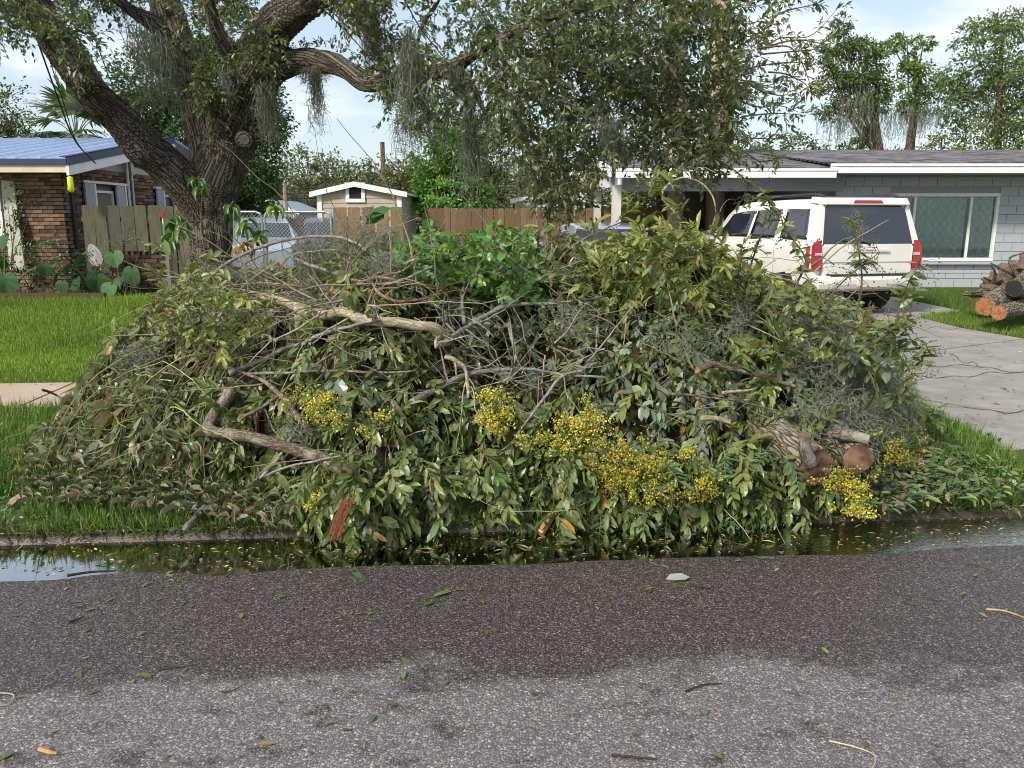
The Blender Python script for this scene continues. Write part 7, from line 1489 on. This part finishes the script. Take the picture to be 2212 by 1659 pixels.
# ---------------------------------------------------------------- litter on the road and in the gutter
def road_z(x, y): v = -vv(x, y); return (.02 * max(v, 0) ** .9 - .02 if v > 0 else -.0195) + .004
RL = [(LM['laurel'], 'olive'), (LM['camphor'], 'grey'), (LM['berry'], 'yel')]
RLAND = [(1438, 1248, 'maple shaped leaf'), (935, 1290, 'bright green leaf group'), (160, 1340, 'short dark stick'), (380, 1445, 'straight dark twig'), (1520, 1490, 'dry patch twig'), (2170, 1322, 'edge stem'), (2125, 1222, 'leafy twig'), (1850, 1630, 'pale curved stem'), (1370, 1648, 'bottom edge twig'), (105, 1636, 'orange wood chip'), (735, 1200, 'split wood splinter'), (1100, 1200, 'middle of the gutter'), (1800, 1200, 'right puddle'), (30, 1505, 'pale stem loop'), (1150, 1460, 'thin stem below centre'), (1630, 1200, 'gutter below the logs'), (440, 1220, 'left puddle')]
def road_where(px, py):
    k = min(RLAND, key=lambda q: (q[0] - px) ** 2 + (q[1] - py) ** 2); dx, dy = px - k[0], py - k[1]
    return (('right of' if dx > 0 else 'left of') if abs(dx) > abs(dy) * 1.5 else ('behind' if dy < 0 else 'in front of')) + ' the ' + k[2]
def road_leaf(px, py, ln, yaw, kind='berry', label=None, group='leaves scattered on the road', mesh=None):
    p = gnd(px, py, 0); p[2] = road_z(p[0], p[1]) + .002; label = label or ('small fallen leaf ' + {'berry': 'yellow green', 'camphor': 'grey green', 'vine': 'bright green', 'wilted': 'curled dull', 'small': 'tiny olive', 'laurel': 'olive'}[kind] + ' on the asphalt ' + road_where(px, py)); o = link('fallen_leaf', mesh or LM[kind][random.randrange(8)], None, label=label, cat='leaf', group=group); o.location = p; o.scale = (ln, ln * .4, ln * .6); o.rotation_euler = (random.gauss(0, .1), random.gauss(-.03, .06), yaw); return o
road_leaf(1438, 1248, .13, .1, mesh=leaf_mesh(LEAF8, [(.45, .50, .42)], 1)[0], label='pale grey green maple shaped leaf lying alone on the asphalt').scale = (.12, .085, .08)
for a, b, l, k in ((935, 1287, .11, 'vine'), (915, 1307, .07, 'vine'), (950, 1281, .06, 'vine'), (760, 1232, .09, 'vine'), (300, 1458, .06, 'berry'), (865, 1424, .06, 'berry'), (170, 1452, .05, 'berry'), (600, 1288, .05, 'vine'), (570, 1248, .04, 'camphor'), (1395, 1272, .05, 'berry'), (1625, 1195, .06, 'camphor'), (555, 1615, .06, 'berry'), (80, 1155, .11, 'vine'), (70, 1148, .09, 'vine'), (240, 1135, .11, 'vine'), (390, 1130, .09, 'laurel'), (50, 1125, .10, 'camphor')): road_leaf(a, b, l, random.uniform(-1, 1), k)
for _ in range(150):
    x = random.uniform(0, 2212); y = random.uniform(1190, 1650) if random.random() < .45 else random.uniform(1190, 1330); road_leaf(x, y, random.uniform(.02, .055), random.uniform(0, 6.28), random.choice(['berry', 'camphor', 'small', 'wilted', 'laurel']))
def road_twig(label, pts_, r, col=(.10, .075, .05), mat='twig'):
    P = []
    for a, b in pts_: p = gnd(a, b, 0); p[2] = road_z(p[0], p[1]) + r; P.append(p)
    q = smooth_line(np.array(P) - P[0], 12); mb = MB(); mb.tube(q, np.linspace(r, r * .5, 12), 5, tint=col); o = mb.build('twig', M[mat], None, label=label, cat='twig'); o.location = P[0]
road_twig('pale thin stem on the asphalt at the right edge below the water', [(2130, 1318), (2170, 1322), (2215, 1338)], .006, (.38, .28, .16))
road_twig('dark leafy twig on the wet asphalt at the upper right', [(2090, 1210), (2125, 1222), (2160, 1235)], .004)
road_twig('short dark stick on the asphalt left', [(148, 1346), (180, 1332)], .006, (.04, .03, .02)); road_twig('straight dark twig left of the lower centre', [(340, 1450), (420, 1440)], .004, (.05, .04, .03))
road_twig('thin pale curved stem near the bottom right', [(1790, 1610), (1850, 1625), (1890, 1645), (1880, 1680)], .003, (.5, .42, .28)); road_twig('dark twig in the dry patch right of centre', [(1480, 1500), (1520, 1485), (1560, 1482)], .004, (.04, .03, .025))
road_twig('dark twig at the bottom centre edge', [(1320, 1642), (1380, 1648), (1420, 1652)], .005, (.05, .035, .025)); road_twig('short straight dark twig near the gutter right of centre', [(1490, 1262), (1540, 1270)], .004, (.04, .03, .02)); road_twig('dark floating stick at the left puddle edge', [(145, 1240), (200, 1232), (250, 1230)], .008, (.03, .022, .015))
road_twig('small orange wood chip at the lower left', [(88, 1630), (110, 1638), (125, 1640)], .010, (.38, .22, .10)); road_twig('pale loop of stem at the left edge of the road', [(-10, 1500), (30, 1505), (20, 1525), (-10, 1530)], .003, (.35, .32, .24))
road_twig('split pale yellow stick on the right verge', [(2000, 1052), (2050, 1044), (2095, 1043)], .010, (.6, .47, .25))
for k, (a, b, c, d) in enumerate(((1950, 1300, 1990, 1308), (2060, 1180, 2080, 1176), (1560, 1160, 1620, 1172), (1820, 1230, 1838, 1247), (2010, 1290, 2030, 1298), (620, 1380, 660, 1375), (1130, 1460, 1170, 1466), (480, 1500, 520, 1488))): road_twig(['tiny dark twig right of the wet patch', 'black bit on the right puddle', 'stem at the foot of the pile in the gutter', 'thin dark twig below the right water', 'black speck twig at the right', 'faint twig left of centre', 'thin stem below centre', 'thin stem lower left'][k], [(a, b), ((a+c)/2, (b+d)/2 + 3), (c, d)], .003, (.05, .04, .03))
# debris lying in the gutter water
P = []; 
for k_ in range(1900):
    u = random.uniform(-1, 9); v = abs(random.gauss(.2, .15)) if k_ % 3 else random.uniform(.36, .5); v = min(v, .5); p = st(u, v); p[2] = -.016 if v < .4 else (-.01 + (v - .4) * .4); P.append(p)
P = np.array(P); n = len(P); build_scatter('gutter_litter', LEAF4, P, rng.normal(0, 1, (n, 3)) * (1, 1, .08), rng.normal(0, .15, (n, 3)) + np.array([0, 0, 1]), .022 * np.exp(rng.normal(0, .5, n)), .010 * np.ones(n), tints([(.34, .25, .09), (.22, .16, .07), (.42, .34, .16), (.14, .10, .05), (.16, .2, .07)], n, .3), M['leaf_dull'], None, kind='stuff')

# blades and leaves lapping over the kerb
def lapfill(n):
    u = rng.uniform(-1.5, 9, n); v = rng.normal(.47, .035, n); P = np.array([st(a, b) for a, b in zip(u, v)]); P[:, 2] = gz(P[:, 0], P[:, 1]) - .01; return P[~poly_in(P[:, 0], P[:, 1], DRIVE_POLY)]
P = lapfill(5200); n = len(P); Ld = rng.normal(0, .5, (n, 3)) + np.array([0, -.8, .55]); V, F, C = scatter(BLADE_S[0], BLADE_S[1], P, frames(Ld, rng.normal(0, .3, (n, 3)) + np.array([0, .3, 1]), .085 * np.exp(rng.normal(0, .3, n)), .008 * np.ones(n)), tints([(.10, .19, .03), (.14, .24, .04), (.20, .22, .09), (.22, .18, .09)], n, .25))
link('kerb_grass', mesh_raw('kerb_grass', V, F, tint=C, mat=M['grass']), None, kind='stuff')
P = lapfill(500); n = len(P); build_scatter('kerb_leaves', CURL, P + np.array([0, 0, .015]), rng.normal(0, 1, (n, 3)) * (1, 1, .2) + (0, -.3, 0), rng.normal(0, .3, (n, 3)) + np.array([0, 0, 1]), .055 * np.exp(rng.normal(0, .35, n)), .024 * np.ones(n), tints(WLT + BRN + DKG, n, .25), M['leaf_dull'], None, kind='stuff')
